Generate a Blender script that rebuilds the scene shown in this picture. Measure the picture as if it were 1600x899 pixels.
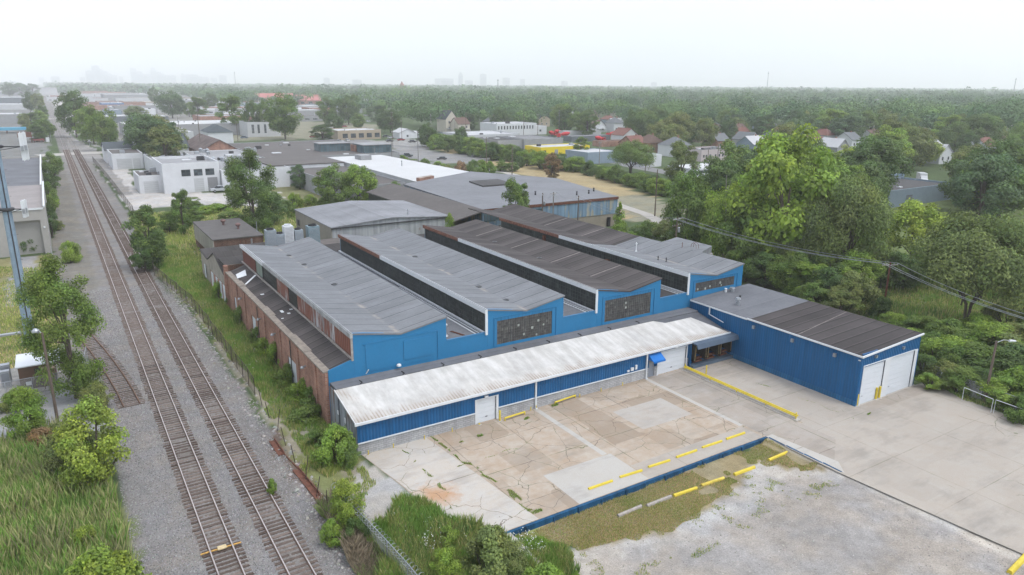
import bpy, math, random
import numpy as np
from mathutils import Matrix, Vector
PI = math.pi
scene = bpy.context.scene
col = scene.collection
for o in list(bpy.data.objects):
    bpy.data.objects.remove(o)

# ------------------------------------------------------------------ camera
CAM_H = 32.19
FPX, PCX, PCY = 1130.0, 800.0, 449.5
_n = lambda v: v / np.linalg.norm(v)
_Y = _n(np.array([61.5 - PCX, PCY - 127.5, -FPX]))
_X = np.array([2661 - PCX, PCY - 145.0, -FPX]); _X = _n(_X - _Y * _X.dot(_Y))
_Z = np.cross(_X, _Y)
ROT = np.stack([_X, _Y, _Z])
cam_d = bpy.data.cameras.new('camera')
cam = bpy.data.objects.new('camera', cam_d); col.objects.link(cam)
M4 = np.eye(4); M4[:3, :3] = ROT; M4[:3, 3] = (0, 0, CAM_H)
cam.matrix_world = Matrix(M4.tolist())
cam_d.sensor_width = 36.0
cam_d.lens = FPX / 1600 * 36.0
cam_d.clip_start = 0.5; cam_d.clip_end = 60000
scene.camera = cam

# ------------------------------------------------------------------ sky, sun, exposure
SUN_EL, SUN_AZ = math.radians(62), math.radians(150)   # azimuth from +Y towards +X
world = bpy.data.worlds.new('World'); scene.world = world; world.use_nodes = True
wn = world.node_tree; wn.nodes.clear()
sky = wn.nodes.new('ShaderNodeTexSky'); sky.sky_type = 'NISHITA'; sky.sun_disc = False
sky.sun_elevation = SUN_EL; sky.sun_rotation = SUN_AZ
sky.air_density = 1.0; sky.dust_density = 1.0; sky.ozone_density = 1.0; sky.altitude = 150
hs = wn.nodes.new('ShaderNodeHueSaturation'); hs.inputs['Saturation'].default_value = 0.44
bg = wn.nodes.new('ShaderNodeBackground'); bg.inputs['Strength'].default_value = 0.15
wo = wn.nodes.new('ShaderNodeOutputWorld')
wn.links.new(sky.outputs[0], hs.inputs['Color']); wn.links.new(hs.outputs[0], bg.inputs['Color'])
wn.links.new(bg.outputs[0], wo.inputs['Surface'])
sun_d = bpy.data.lights.new('sun', 'SUN'); sun_d.energy = 0.9; sun_d.angle = math.radians(22); sun_d.color = (1, .975, .94)
sun = bpy.data.objects.new('sun', sun_d); col.objects.link(sun)
sd = Vector((math.sin(SUN_AZ) * math.cos(SUN_EL), math.cos(SUN_AZ) * math.cos(SUN_EL), math.sin(SUN_EL)))
sun.rotation_euler = sd.to_track_quat('Z', 'Y').to_euler()
scene.view_settings.view_transform = 'Standard'; scene.view_settings.look = 'None'
scene.view_settings.exposure = 1.57; scene.view_settings.gamma = 1.0
scene.view_settings.use_curve_mapping = False
HAZE_D = 2.35e-4
scene.cycles.volume_bounces = 12
scene.cycles.max_bounces = 14; scene.cycles.diffuse_bounces = 3; scene.cycles.glossy_bounces = 2
scene.cycles.transparent_max_bounces = 12; scene.cycles.transmission_bounces = 2
scene.cycles.use_denoising = True

# ------------------------------------------------------------------ ground points (surveyed from the photograph's own perspective)
def _ray(px, py): return ROT @ np.array([px - PCX, PCY - py, -FPX])
def g(px, py, z=0.0):
    d = _ray(px, py); t = (z - CAM_H) / d[2]
    return (d[0] * t, d[1] * t)
def on_y(px, py, y):
    d = _ray(px, py); t = y / d[1]; return (d[0] * t, CAM_H + d[2] * t)
def proj(x, y, z):
    c = ROT.T @ np.array([x, y, z - CAM_H]); return PCX - c[0] / c[2] * FPX, PCY + c[1] / c[2] * FPX
def hgt(px, py, topy):
    x, y = g(px, py); lo, hi = 0.0, 300.0
    for _ in range(40):
        m = (lo + hi) / 2
        if proj(x, y, m)[1] > topy: lo = m
        else: hi = m
    return lo
def wid(px, py, wpx):
    x, y = g(px, py); c = ROT.T @ np.array([x, y, -CAM_H]); return wpx * (-c[2]) / FPX

# ------------------------------------------------------------------ tagging and mesh helpers
def tag(o, label=None, cat=None, group=None, kind=None):
    if label: o['label'] = label
    if cat: o['category'] = cat
    if group: o['group'] = group
    if kind: o['kind'] = kind
    return o
def thing(name, label, cat, loc=(0, 0, 0), rz=0.0, group=None):
    o = bpy.data.objects.new(name, None); col.objects.link(o)
    o.empty_display_size = 0.3
    o.location = loc; o.rotation_euler = (0, 0, rz)
    return tag(o, label, cat, group)
ORG = {}
SPLIT = {'pilaster', 'parapet_wall', 'parapet_cap', 'roof_flashing', 'torn_foam', 'drain_pipe', 'loose_roof_sheet', 'door_trim', 'downspout', 'roof_cable', 'dock_bumper', 'dock_seal', 'end_wall_sheeting', 'meter_box', 'wall_box', 'roof_ladder', 'loose_pipe', 'door_frame', 'loose_flashing', 'beam_section', 'support', 'white_coping', 'fan_shroud', 'wall_end', 'pane_patch'}
class MB:
    def __init__(s): s.v = []; s.f = []
    def quad(s, a, b, c, d): n = len(s.v); s.v += [a, b, c, d]; s.f.append((n, n + 1, n + 2, n + 3)); return s
    def poly(s, pts): n = len(s.v); s.v += list(pts); s.f.append(tuple(range(n, n + len(pts)))); return s
    def box(s, x0, x1, y0, y1, z0, z1):
        n = len(s.v)
        s.v += [(x0, y0, z0), (x1, y0, z0), (x1, y1, z0), (x0, y1, z0), (x0, y0, z1), (x1, y0, z1), (x1, y1, z1), (x0, y1, z1)]
        s.f += [tuple(n + i for i in q) for q in ((0, 3, 2, 1), (4, 5, 6, 7), (0, 1, 5, 4), (1, 2, 6, 5), (2, 3, 7, 6), (3, 0, 4, 7))]
        return s
    def prism(s, pts, z0, z1):
        n = len(s.v); k = len(pts)
        s.v += [(p[0], p[1], z0) for p in pts] + [(p[0], p[1], z1) for p in pts]
        s.f.append(tuple(n + k + i for i in range(k))); s.f.append(tuple(n + i for i in reversed(range(k))))
        for i in range(k): j = (i + 1) % k; s.f.append((n + i, n + j, n + k + j, n + k + i))
        return s
    def ext(s, pts, axis, a, b):
        """polygon in (other axis, z) extruded along axis from a to b"""
        n = len(s.v); k = len(pts)
        mk = (lambda p, t: (t, p[0], p[1])) if axis == 'x' else (lambda p, t: (p[0], t, p[1]))
        s.v += [mk(p, a) for p in pts] + [mk(p, b) for p in pts]
        s.f.append(tuple(n + i for i in range(k))); s.f.append(tuple(n + k + i for i in reversed(range(k))))
        for i in range(k): j = (i + 1) % k; s.f.append((n + j, n + i, n + k + i, n + k + j))
        return s
    def tube(s, pts, r, seg=8, r2=None, cap=True):
        n0 = len(s.v); k = len(pts)
        for i, p in enumerate(pts):
            p = Vector(p)
            a = Vector(pts[max(0, i - 1)]); b = Vector(pts[min(k - 1, i + 1)])
            d = (b - a).normalized(); u = d.orthogonal().normalized(); w = d.cross(u)
            rr = r if r2 is None else r + (r2 - r) * i / (k - 1)
            if i and u.dot(pu) < 0.99:
                u = (pu - d * pu.dot(d)).normalized(); w = d.cross(u)
            pu = u
            for q in range(seg):
                t = 2 * PI * q / seg; s.v.append(tuple(p + u * (rr * math.cos(t)) + w * (rr * math.sin(t))))
        for i in range(k - 1):
            for q in range(seg):
                a = n0 + i * seg + q; b = n0 + i * seg + (q + 1) % seg
                s.f.append((a, b, b + seg, a + seg))
        if cap:
            s.f.append(tuple(n0 + q for q in reversed(range(seg)))); s.f.append(tuple(n0 + (k - 1) * seg + q for q in range(seg)))
        return s
    def cyl(s, x, y, z0, z1, r, seg=12, r2=None): return s.tube([(x, y, z0), (x, y, z1)], r, seg, r2)
    def lathe(s, x, y, prof, seg=14):
        n0 = len(s.v)
        for (r, z) in prof:
            for q in range(seg): t = 2 * PI * q / seg; s.v.append((x + r * math.cos(t), y + r * math.sin(t), z))
        for i in range(len(prof) - 1):
            for q in range(seg):
                a = n0 + i * seg + q; b = n0 + i * seg + (q + 1) % seg
                s.f.append((a, b, b + seg, a + seg))
        s.f.append(tuple(n0 + (len(prof) - 1) * seg + q for q in range(seg)))
        return s
    def islands(s):
        p = list(range(len(s.v)))
        def find(i):
            while p[i] != i: p[i] = p[p[i]]; i = p[i]
            return i
        for f in s.f:
            for q in f[1:]: p[find(q)] = find(f[0])
        out = {}
        for f in s.f: out.setdefault(find(f[0]), []).append(f)
        for fs in out.values():
            ids = sorted({i for f in fs for i in f}); mp = {i: k for k, i in enumerate(ids)}; b = MB(); b.v = [s.v[i] for i in ids]; b.f = [tuple(mp[i] for i in f) for f in fs]; yield b
    def build(s, name, m, parent=None, smooth=False, label=None):
        if parent and name in SPLIT:
            o = None
            for b in list(s.islands()): o = b._build(name, m, parent, smooth, label)
            return o
        return s._build(name, m, parent, smooth, label)
    def _build(s, name, m, parent=None, smooth=False, label=None):
        ox, oy, oz = ORG.get(parent.name, (0, 0, 0)) if parent else (0, 0, 0)
        me = bpy.data.meshes.new(name)
        me.from_pydata([(a - ox, b - oy, c - oz) for a, b, c in s.v], [], s.f); me.update()
        if m: me.materials.append(m)
        o = bpy.data.objects.new(name, me); col.objects.link(o)
        if parent: o.parent = parent; ORG[o.name] = (ox, oy, oz)
        if smooth:
            for p in me.polygons: p.use_smooth = True
        if label: o['label'] = label
        return o
def world_thing(name, label, cat, loc, group=None):
    """an Empty at the thing's base whose parts are written in world coordinates"""
    o = thing(name, label, cat, loc, 0, group); ORG[o.name] = tuple(loc); return o
def np_mesh(name, V, F, m, parent=None, attr=None, smooth=False):
    """V (n,3), F (m,3|4) -> object"""
    me = bpy.data.meshes.new(name); k = F.shape[1]
    me.vertices.add(len(V)); me.vertices.foreach_set('co', np.ascontiguousarray(V, dtype=np.float32).ravel())
    me.loops.add(F.size); me.loops.foreach_set('vertex_index', np.ascontiguousarray(F, dtype=np.int32).ravel())
    me.polygons.add(len(F)); me.polygons.foreach_set('loop_start', np.arange(0, F.size, k, dtype=np.int32))
    try: me.polygons.foreach_set('loop_total', np.full(len(F), k, dtype=np.int32))
    except Exception: pass
    me.update(calc_edges=True)
    if attr is not None:
        for an, arr in attr.items():
            ca = me.color_attributes.new(an, 'FLOAT_COLOR', 'POINT')
            ca.data.foreach_set('color', np.ascontiguousarray(arr, dtype=np.float32).ravel())
    if m: me.materials.append(m)
    if smooth: me.polygons.foreach_set('use_smooth', np.ones(len(F), dtype=bool))
    o = bpy.data.objects.new(name, me); col.objects.link(o)
    if parent: o.parent = parent
    return o
def copy_thing(src, loc, rz=0.0, scale=None, label=None, group=None):
    c = src.copy(); col.objects.link(c); c.location = loc; c.rotation_euler = (0, 0, rz)
    if scale: c.scale = scale
    if label: c['label'] = label
    if group: c['group'] = group
    for ch in list(src.children):
        k = ch.copy(); col.objects.link(k); k.parent = c
        for gch in list(ch.children):
            q = gch.copy(); col.objects.link(q); q.parent = k
    return c

# ------------------------------------------------------------------ materials
ALB = 0.77      # photographic exposure is generous, so true albedos sit a little lower
class NT:
    def __init__(s, name):
        s.m = bpy.data.materials.new(name); s.m.use_nodes = True; s.t = s.m.node_tree
        s.b = s.t.nodes['Principled BSDF']; s.out = s.t.nodes['Material Output']
        s.tc = s.n('ShaderNodeTexCoord')
        s.co = s.n('ShaderNodeNewGeometry').outputs['Position']
    def n(s, t, **k):
        x = s.t.nodes.new(t)
        for a, b in k.items(): setattr(x, a, b)
        return x
    def l(s, a, b): s.t.links.new(a, b)
    def noise(s, scale, detail=4, rough=.55, vec=None, stretch=None):
        x = s.n('ShaderNodeTexNoise'); x.inputs['Scale'].default_value = scale; x.inputs['Detail'].default_value = detail; x.inputs['Roughness'].default_value = rough
        v = vec if vec is not None else s.co
        if stretch:
            mp = s.n('ShaderNodeMapping'); mp.inputs['Scale'].default_value = stretch; s.l(v, mp.inputs['Vector']); v = mp.outputs[0]
        s.l(v, x.inputs['Vector']); return x.outputs['Fac']
    def ramp(s, fac, stops):
        r = s.n('ShaderNodeValToRGB'); e = r.color_ramp.elements
        while len(e) < len(stops): e.new(0.5)
        for i, (p, c) in enumerate(stops):
            e[i].position = p; e[i].color = (c, c, c, 1) if isinstance(c, (int, float)) else (*c, 1)
        s.l(fac, r.inputs[0]); return r.outputs[0]
    def mix(s, fac, a, b, bt='MIX'):
        x = s.n('ShaderNodeMix', data_type='RGBA', blend_type=bt)
        for sock, v in ((x.inputs[0], fac), (x.inputs[6], a), (x.inputs[7], b)):
            if isinstance(v, (int, float)): sock.default_value = v
            elif isinstance(v, tuple): sock.default_value = (*v, 1)
            else: s.l(v, sock)
        return x.outputs[2]
    def math(s, op, a, b=None, c=None):
        x = s.n('ShaderNodeMath', operation=op)
        for i, v in enumerate((a, b, c)):
            if v is None: continue
            if isinstance(v, (int, float)): x.inputs[i].default_value = v
            else: s.l(v, x.inputs[i])
        return x.outputs[0]
    def sep(s):
        x = s.n('ShaderNodeSeparateXYZ'); s.l(s.co, x.inputs[0]); return x.outputs
    def wallvec(s):
        """(x+y, z) coordinates so patterns run along any axis-aligned wall"""
        o = s.sep(); c = s.n('ShaderNodeCombineXYZ'); s.l(s.math('ADD', o[0], o[1]), c.inputs[0]); s.l(o[2], c.inputs[1]); return c.outputs[0]
    def bump(s, h, strength=.3, dist=.05):
        x = s.n('ShaderNodeBump'); x.inputs['Strength'].default_value = strength; x.inputs['Distance'].default_value = dist
        s.l(h, x.inputs['Height']); s.l(x.outputs[0], s.b.inputs['Normal'])
    def done(s, colr, rough=.85, spec=.3, metal=0.0):
        if isinstance(colr, tuple): s.b.inputs['Base Color'].default_value = tuple(x * ALB for x in colr) + (1,)
        else: s.l(s.mix(1.0, colr, (ALB, ALB, ALB), 'MULTIPLY'), s.b.inputs['Base Color'])
        if isinstance(rough, (int, float)): s.b.inputs['Roughness'].default_value = rough
        else: s.l(rough, s.b.inputs['Roughness'])
        s.b.inputs['Specular IOR Level'].default_value = spec; s.b.inputs['Metallic'].default_value = metal
        return s.m
_mc = {}
def plain(name, c, rough=.7, var=.18, scale=.8, spec=.3, metal=0.0, streak=False):
    if name in _mc: return _mc[name]
    t = NT(name)
    a = t.noise(scale, 5, .6, stretch=(1, 1, .25) if streak else None); b = t.noise(scale * 9, 3)
    f = t.mix(.35, a, b)
    dark = tuple(x * (1 - var * 1.5) for x in c); lite = tuple(min(1, x * (1 + var)) for x in c)
    m = t.done(t.ramp(f, [(.3, dark), (.7, lite)]), rough, spec, metal); _mc[name] = m; return m

def corrugated(name, c, pitch=.3, rust=0.0, rustc=(.16, .06, .035), dirt=.15, rough=.55, amp=.25):
    t = NT(name); o = t.sep(); w = t.math('ADD', o[0], o[1])
    s1 = t.math('SINE', t.math('MULTIPLY', w, 2 * PI / pitch))
    rib = t.ramp(t.math('MULTIPLY_ADD', s1, .5, .5), [(0, 1 - amp), (.35, 1.0), (1, 1.0)])
    panel = t.noise(1.0, 1, vec=None, stretch=(.9, .9, .02))
    st = t.noise(2.5, 4, .6, stretch=(1, 1, .12))
    big = t.noise(.35, 4)
    base = t.mix(t.ramp(panel, [(.42, 0), (.58, 1)]), tuple(x * (1 - dirt) for x in c), tuple(min(1, x * (1 + dirt * .6)) for x in c))
    base = t.mix(t.ramp(st, [(.45, 0), (.8, .5)]), base, tuple(x * .6 for x in c))
    if rust > 0:
        rf = t.ramp(t.mix(.4, t.noise(1.6, 5, .65, stretch=(1, 1, .08)), big), [(.62 - rust * .3, 0), (.68 - rust * .3, 1)])
        base = t.mix(rf, base, t.mix(st, rustc, tuple(x * 1.8 for x in rustc)))
    base = t.mix(1.0, base, rib, 'MULTIPLY')
    t.bump(s1, .5, .03)
    return t.done(base, rough, .35)

def brick(name, c1, c2, mortar, bw=.6, bh=.2, stain=.35):
    t = NT(name); v = t.wallvec(); b = t.n('ShaderNodeTexBrick'); t.l(v, b.inputs['Vector'])
    b.inputs['Scale'].default_value = 1.0; b.inputs['Brick Width'].default_value = bw; b.inputs['Row Height'].default_value = bh
    b.inputs['Mortar Size'].default_value = bh * .09; b.inputs['Color1'].default_value = (*c1, 1); b.inputs['Color2'].default_value = (*c2, 1); b.inputs['Mortar'].default_value = (*mortar, 1)
    st = t.ramp(t.noise(.5, 5, .65), [(.35, 1 - stain), (.6, 1.0), (.8, 1.15)])
    streak = t.ramp(t.noise(1.4, 4, .6, stretch=(1, 1, .15)), [(.3, .8), (.6, 1.05)])
    x = t.mix(1.0, t.mix(1.0, b.outputs[0], st, 'MULTIPLY'), streak, 'MULTIPLY')
    t.bump(b.outputs['Fac'], -.3, .02)
    return t.done(x, .9, .2)

def felt(name, c, strip=1.0, axis=1, contrast=.35, seams=None, patch=None):
    """roof felt laid in strips that step along axis, with lap seams every few metres across"""
    t = NT(name); o = t.sep()
    u = o[axis]
    fr = t.math('FRACT', t.math('DIVIDE', t.math('ADD', u, t.math('MULTIPLY', t.noise(.25, 2), .15)), strip))
    ln = t.ramp(fr, [(0, 1 + contrast), (.14, 1.0), (.78, 1.0), (1, 1 - contrast)])
    fl = t.math('FLOOR', t.math('DIVIDE', u, strip)); wn_ = t.n('ShaderNodeTexWhiteNoise', noise_dimensions='1D'); t.l(fl, wn_.inputs['W'])
    sv = t.ramp(wn_.outputs['Value'], [(0, 1 - contrast * .45), (1, 1 + contrast * .45)])
    bl = t.ramp(t.noise(.18, 6, .6), [(.3, .82), (.7, 1.2)])
    fine = t.ramp(t.noise(3.0, 4, .7), [(.3, .9), (.7, 1.1)])
    x = t.mix(1.0, c, ln, 'MULTIPLY'); x = t.mix(1.0, x, sv, 'MULTIPLY'); x = t.mix(1.0, x, bl, 'MULTIPLY'); x = t.mix(1.0, x, fine, 'MULTIPLY')
    if patch:
        pf = t.ramp(t.noise(.33, 5, .65, stretch=patch[1]), [(.60, 0), (.68, .8)])
        x = t.mix(pf, x, patch[0])
    return t.done(x, .9, .2)

M_upblue = plain('blue painted facade board', (.024, .195, .400), .55, .07, .5, streak=True)
M_blue = corrugated('blue ribbed steel siding', (.004, .104, .275), .32, 0, dirt=.10, amp=.22)
M_annex = corrugated('blue annex siding', (.003, .112, .290), .32, 0, dirt=.07, amp=.14)
M_white = plain('white trim paint', (.74, .76, .78), .5, .06, 1.2)
M_door = plain('white door panel', (.72, .75, .79), .45, .04, .6)
M_yellow = plain('yellow safety paint', (.74, .57, .06), .55, .14, 3)
M_brick = brick('red brick wall', (.47, .245, .175), (.37, .18, .13), (.42, .34, .28))
M_brickdark = brick('brown brick wall', (.19, .10, .07), (.14, .075, .055), (.24, .20, .17), stain=.4)
M_block = brick('grey split block wall', (.52, .52, .53), (.44, .44, .45), (.30, .30, .30), .5, .2, .15)
M_beige = corrugated('beige metal siding', (.38, .36, .32), .6, .05, amp=.10)
M_pale = corrugated('pale grey metal siding', (.42, .44, .45), 1.2, .08, dirt=.15, amp=.12)
M_sidegrey = corrugated('weathered grey siding', (.30, .33, .36), .9, .35, (.12, .07, .05), amp=.25)
M_rustsheet = corrugated('rusted corrugated sheet', (.50, .49, .50), .55, .66, (.20, .075, .05), dirt=.35, amp=.45)
M_rust = plain('rust brown steel', (.17, .07, .045), .9, .4, 2.5)
M_bluegrey = corrugated('faded blue grey cladding', (.20, .31, .42), 1.0, .35, (.30, .28, .22), amp=.15)
M_felt = felt('dark brown roof felt', (.082, .072, .070), 1.5, 1, .62)
M_feltx = felt('dark brown roof felt along wall', (.062, .056, .054), 1.3, 0, .25)
M_feltannex = felt('dark annex roof felt', (.072, .063, .062), 1.5, 1, .60)
def valley_membrane():
    t = NT('grey roof membrane with valley stains'); o = t.sep()
    fr = t.math('FRACT', t.math('DIVIDE', t.math('ADD', o[1], t.math('MULTIPLY', t.noise(.35, 3), .12)), 2.15))
    ln = t.ramp(fr, [(0, .45), (.05, .55), (.09, 1.0), (.88, 1.0), (1, 1.18)])
    fl = t.math('FLOOR', t.math('DIVIDE', o[1], 2.15)); wn_ = t.n('ShaderNodeTexWhiteNoise', noise_dimensions='1D'); t.l(fl, wn_.inputs['W'])
    x = t.mix(1.0, (.205, .213, .225), ln, 'MULTIPLY'); x = t.mix(1.0, x, t.ramp(wn_.outputs['Value'], [(0, .92), (1, 1.08)]), 'MULTIPLY')
    x = t.mix(1.0, x, t.ramp(t.noise(.22, 6, .65, stretch=(1, 2.2, 1)), [(.3, .84), (.7, 1.16)]), 'MULTIPLY'); x = t.mix(1.0, x, t.ramp(t.noise(3, 4, .7), [(.3, .92), (.7, 1.08)]), 'MULTIPLY')
    d = t.math('ABSOLUTE', t.math('SUBTRACT', t.math('FRACT', t.math('DIVIDE', t.math('SUBTRACT', o[0], 19.45), 15.0)), .5))      # 0 on the valley line of every bay
    band = t.ramp(t.math('ADD', t.math('MULTIPLY', d, 15.0), t.math('MULTIPLY', t.noise(.8, 4, .7), .9)), [(.55, 1), (.85, 0)])
    pf = t.math('MULTIPLY', band, t.ramp(t.noise(.55, 4, .7, stretch=(.3, 1, 1)), [(.50, 0), (.60, .85)]))
    x = t.mix(pf, x, (.36, .325, .29)); return t.done(x, .9, .2)
M_membrane = valley_membrane()
M_memb2 = felt('grey flat roof membrane', (.165, .17, .185), 3.0, 1, .08)
M_memblight = felt('pale grey roof', (.25, .255, .27), 4.0, 0, .1)
M_metaldark = plain('dark bronze metal', (.06, .06, .065), .5, .2)
M_galv = plain('galvanised steel', (.45, .47, .50), .4, .12, 3, .5, .6)
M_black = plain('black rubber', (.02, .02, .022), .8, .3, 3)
M_rail = plain('rail steel', (.52, .46, .44), .45, .2, 4, .5, .3)
M_railside = plain('rusty rail side', (.20, .12, .085), .9, .3, 4)
M_wood = plain('weathered timber pole', (.17, .13, .105), .9, .3, 3, streak=True)
M_redwood = plain('reddish timber pole', (.16, .065, .045), .9, .3, 3, streak=True)
M_conc = plain('weathered concrete', (.50, .47, .43), .9, .2, 1.5)
M_wglass = None

def tie_mat():
    t = NT('weathered sleeper timber'); o = t.n('ShaderNodeObjectInfo').outputs['Random']
    x = t.mix(o, (.095, .068, .056), (.23, .18, .155)); f = t.ramp(t.noise(5, 4, .7), [(.3, .65), (.7, 1.25)])
    return t.done(t.mix(1.0, x, f, 'MULTIPLY'), .95, .1)
M_tie = tie_mat()

def whiteroof():
    t = NT('white painted corrugated roof'); o = t.sep()
    s1 = t.math('SINE', t.math('MULTIPLY', o[0], 2 * PI / .32)); r = t.math('MULTIPLY_ADD', s1, .5, .5)
    # rust and dirt gathered along the eave (lower end of the slope) and near the left verge
    near = t.math('SUBTRACT', 1.0, t.math('DIVIDE', t.math('SUBTRACT', o[1], 56.5), 2.4))
    left = t.math('SUBTRACT', 1.0, t.math('DIVIDE', t.math('SUBTRACT', o[0], 19.4), 4.0))
    e = t.math('MAXIMUM', near, t.math('MULTIPLY', left, .8))
    nn = t.noise(.9, 5, .7, stretch=(1, .5, 1)); d = t.math('ADD', t.math('MULTIPLY', e, .45), t.math('MULTIPLY', nn, .75))
    rb = t.math('MULTIPLY', t.ramp(d, [(.62, 0), (.88, 1)]), t.ramp(r, [(.1, 1), (.55, .15)]))
    base = t.mix(t.ramp(t.noise(.5, 6, .65, stretch=(2.2, .4, 1)), [(.42, 1), (.62, 0)]), (.66, .645, .62), (.54, .52, .49))
    x = t.mix(rb, base, (.26, .19, .14))
    pf = t.ramp(t.noise(2.2, 5, .75, stretch=(1.2, .35, 1)), [(.66, 0), (.72, .7)])
    x = t.mix(pf, x, (.33, .30, .28)); x = t.mix(1.0, x, t.ramp(t.noise(.35, 6, .7), [(.32, .80), (.62, 1.05)]), 'MULTIPLY')
    gr = t.ramp(d, [(.55, 0), (.95, .55)]); x = t.mix(gr, x, (.45, .40, .34))
    t.bump(s1, .12, .015); return t.done(x, .85, .1)
M_whiteroof = whiteroof()

def panes(name, c0, c1, px=.5, pz=.5, rough=.35):
    """dirty glass, every pane its own tone"""
    t = NT(name); o = t.sep(); u = t.math('FLOOR', t.math('DIVIDE', t.math('ADD', o[0], o[1]), px)); w = t.math('FLOOR', t.math('DIVIDE', o[2], pz))
    c = t.n('ShaderNodeCombineXYZ'); t.l(u, c.inputs[0]); t.l(w, c.inputs[1])
    wn_ = t.n('ShaderNodeTexWhiteNoise', noise_dimensions='2D'); t.l(c.outputs[0], wn_.inputs['Vector'])
    f = t.math('ADD', t.math('MULTIPLY', wn_.outputs['Value'], .7), t.math('MULTIPLY', t.noise(.5, 4), .4))
    return t.done(t.ramp(f, [(.15, c0), (.8, c1), (1.0, tuple(min(1, x * 1.9) for x in c1))]), rough, .45)
M_panes = panes('grimy factory glazing', (.018, .022, .022), (.055, .065, .062), .52, .46)
M_panes2 = panes('brown grimy glazing', (.050, .046, .045), (.12, .112, .108), .3, .3, .6)
M_glass = panes('dark window glass', (.02, .025, .03), (.07, .085, .10), 1.2, 1.2, .15)
M_glassblue = panes('bluish window glass', (.06, .10, .12), (.14, .20, .23), 1.5, 1.5, .15)
M_mull = plain('dark window bars', (.11, .115, .11), .7, .2)

def alpha_mesh(name, c, a):
    t = NT(name); m = t.done(c, .6, .3); tr = t.n('ShaderNodeBsdfTransparent'); mx = t.n('ShaderNodeMixShader')
    v = t.wallvec(); ch = t.noise(.7, 3, vec=v)
    f = t.ramp(ch, [(.3, a * .6), (.7, min(1, a * 1.5))])
    t.l(f, mx.inputs[0]); t.l(tr.outputs[0], mx.inputs[1]); t.l(t.b.outputs[0], mx.inputs[2]); t.l(mx.outputs[0], t.out.inputs['Surface'])
    return m
M_chain = alpha_mesh('galvanised chain link', (.45, .46, .46), .40)
M_chainrust = alpha_mesh('rusty chain link', (.13, .10, .085), .42)
# ================================================================== SETTING
rng = np.random.default_rng(7)
def vnoise(x, y, s, seed=0):
    """cheap smooth value noise"""
    xi = np.floor(x / s).astype(np.int64); yi = np.floor(y / s).astype(np.int64); fx = x / s - xi; fy = y / s - yi
    def h(a, b):
        n = (a * 374761393 + b * 668265263 + seed * 974634777) & 0x7fffffff; n = ((n ^ (n >> 13)) * 1274126177) & 0x7fffffff
        return (n & 0xffff) / 65535.0
    fx = fx * fx * (3 - 2 * fx); fy = fy * fy * (3 - 2 * fy)
    return (h(xi, yi) * (1 - fx) + h(xi + 1, yi) * fx) * (1 - fy) + (h(xi, yi + 1) * (1 - fx) + h(xi + 1, yi + 1) * fx) * fy
def inpoly(x, y, P):
    r = np.zeros(x.shape, bool); k = len(P)
    for i in range(k):
        x0, y0 = P[i]; x1, y1 = P[(i + 1) % k]
        if y0 == y1: continue
        c = ((y0 > y) != (y1 > y)) & (x < (x1 - x0) * (y - y0) / (y1 - y0) + x0); r ^= c
    return r
WALL_Y = 39.9
def gz(x, y):
    """terrain height: the gravel yard lies below the concrete lot's blue retaining wall and ramps up to the apron"""
    x = np.asarray(x, float); y = np.asarray(y, float)
    a = np.clip((WALL_Y + .1 - y) / .4, 0, 1) * np.clip((x - 21.5) / 3.0, 0, 1)
    line = 54.0 + (32.2 - y) * .09                      # foot of the apron
    b = np.clip((line + .3 - x) / .5, 0, 1)
    rampy = np.clip((y - 30.0) / 9.0, 0, 1)             # deep at the wall, level with the apron further out
    rampx = np.clip((54 - x) / 30.0, 0, 1)
    d = .62 * a * b * (.35 * rampx + .25 + .4 * rampy) * np.clip((y - 5) / 15, 0, 1)
    return -d
def G(px, py): return g(px, py)
GRASS = (.20, .24, .08); DRY = (.40, .32, .18); BALL = (.235, .220, .208); CONC = (.50, .465, .42); ASPH = (.24, .235, .24)
WEED = (.125, .150, .060); GRAV = (.365, .335, .305); DARK = (.045, .060, .028); LIGHTG = (.50, .475, .45)
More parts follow.
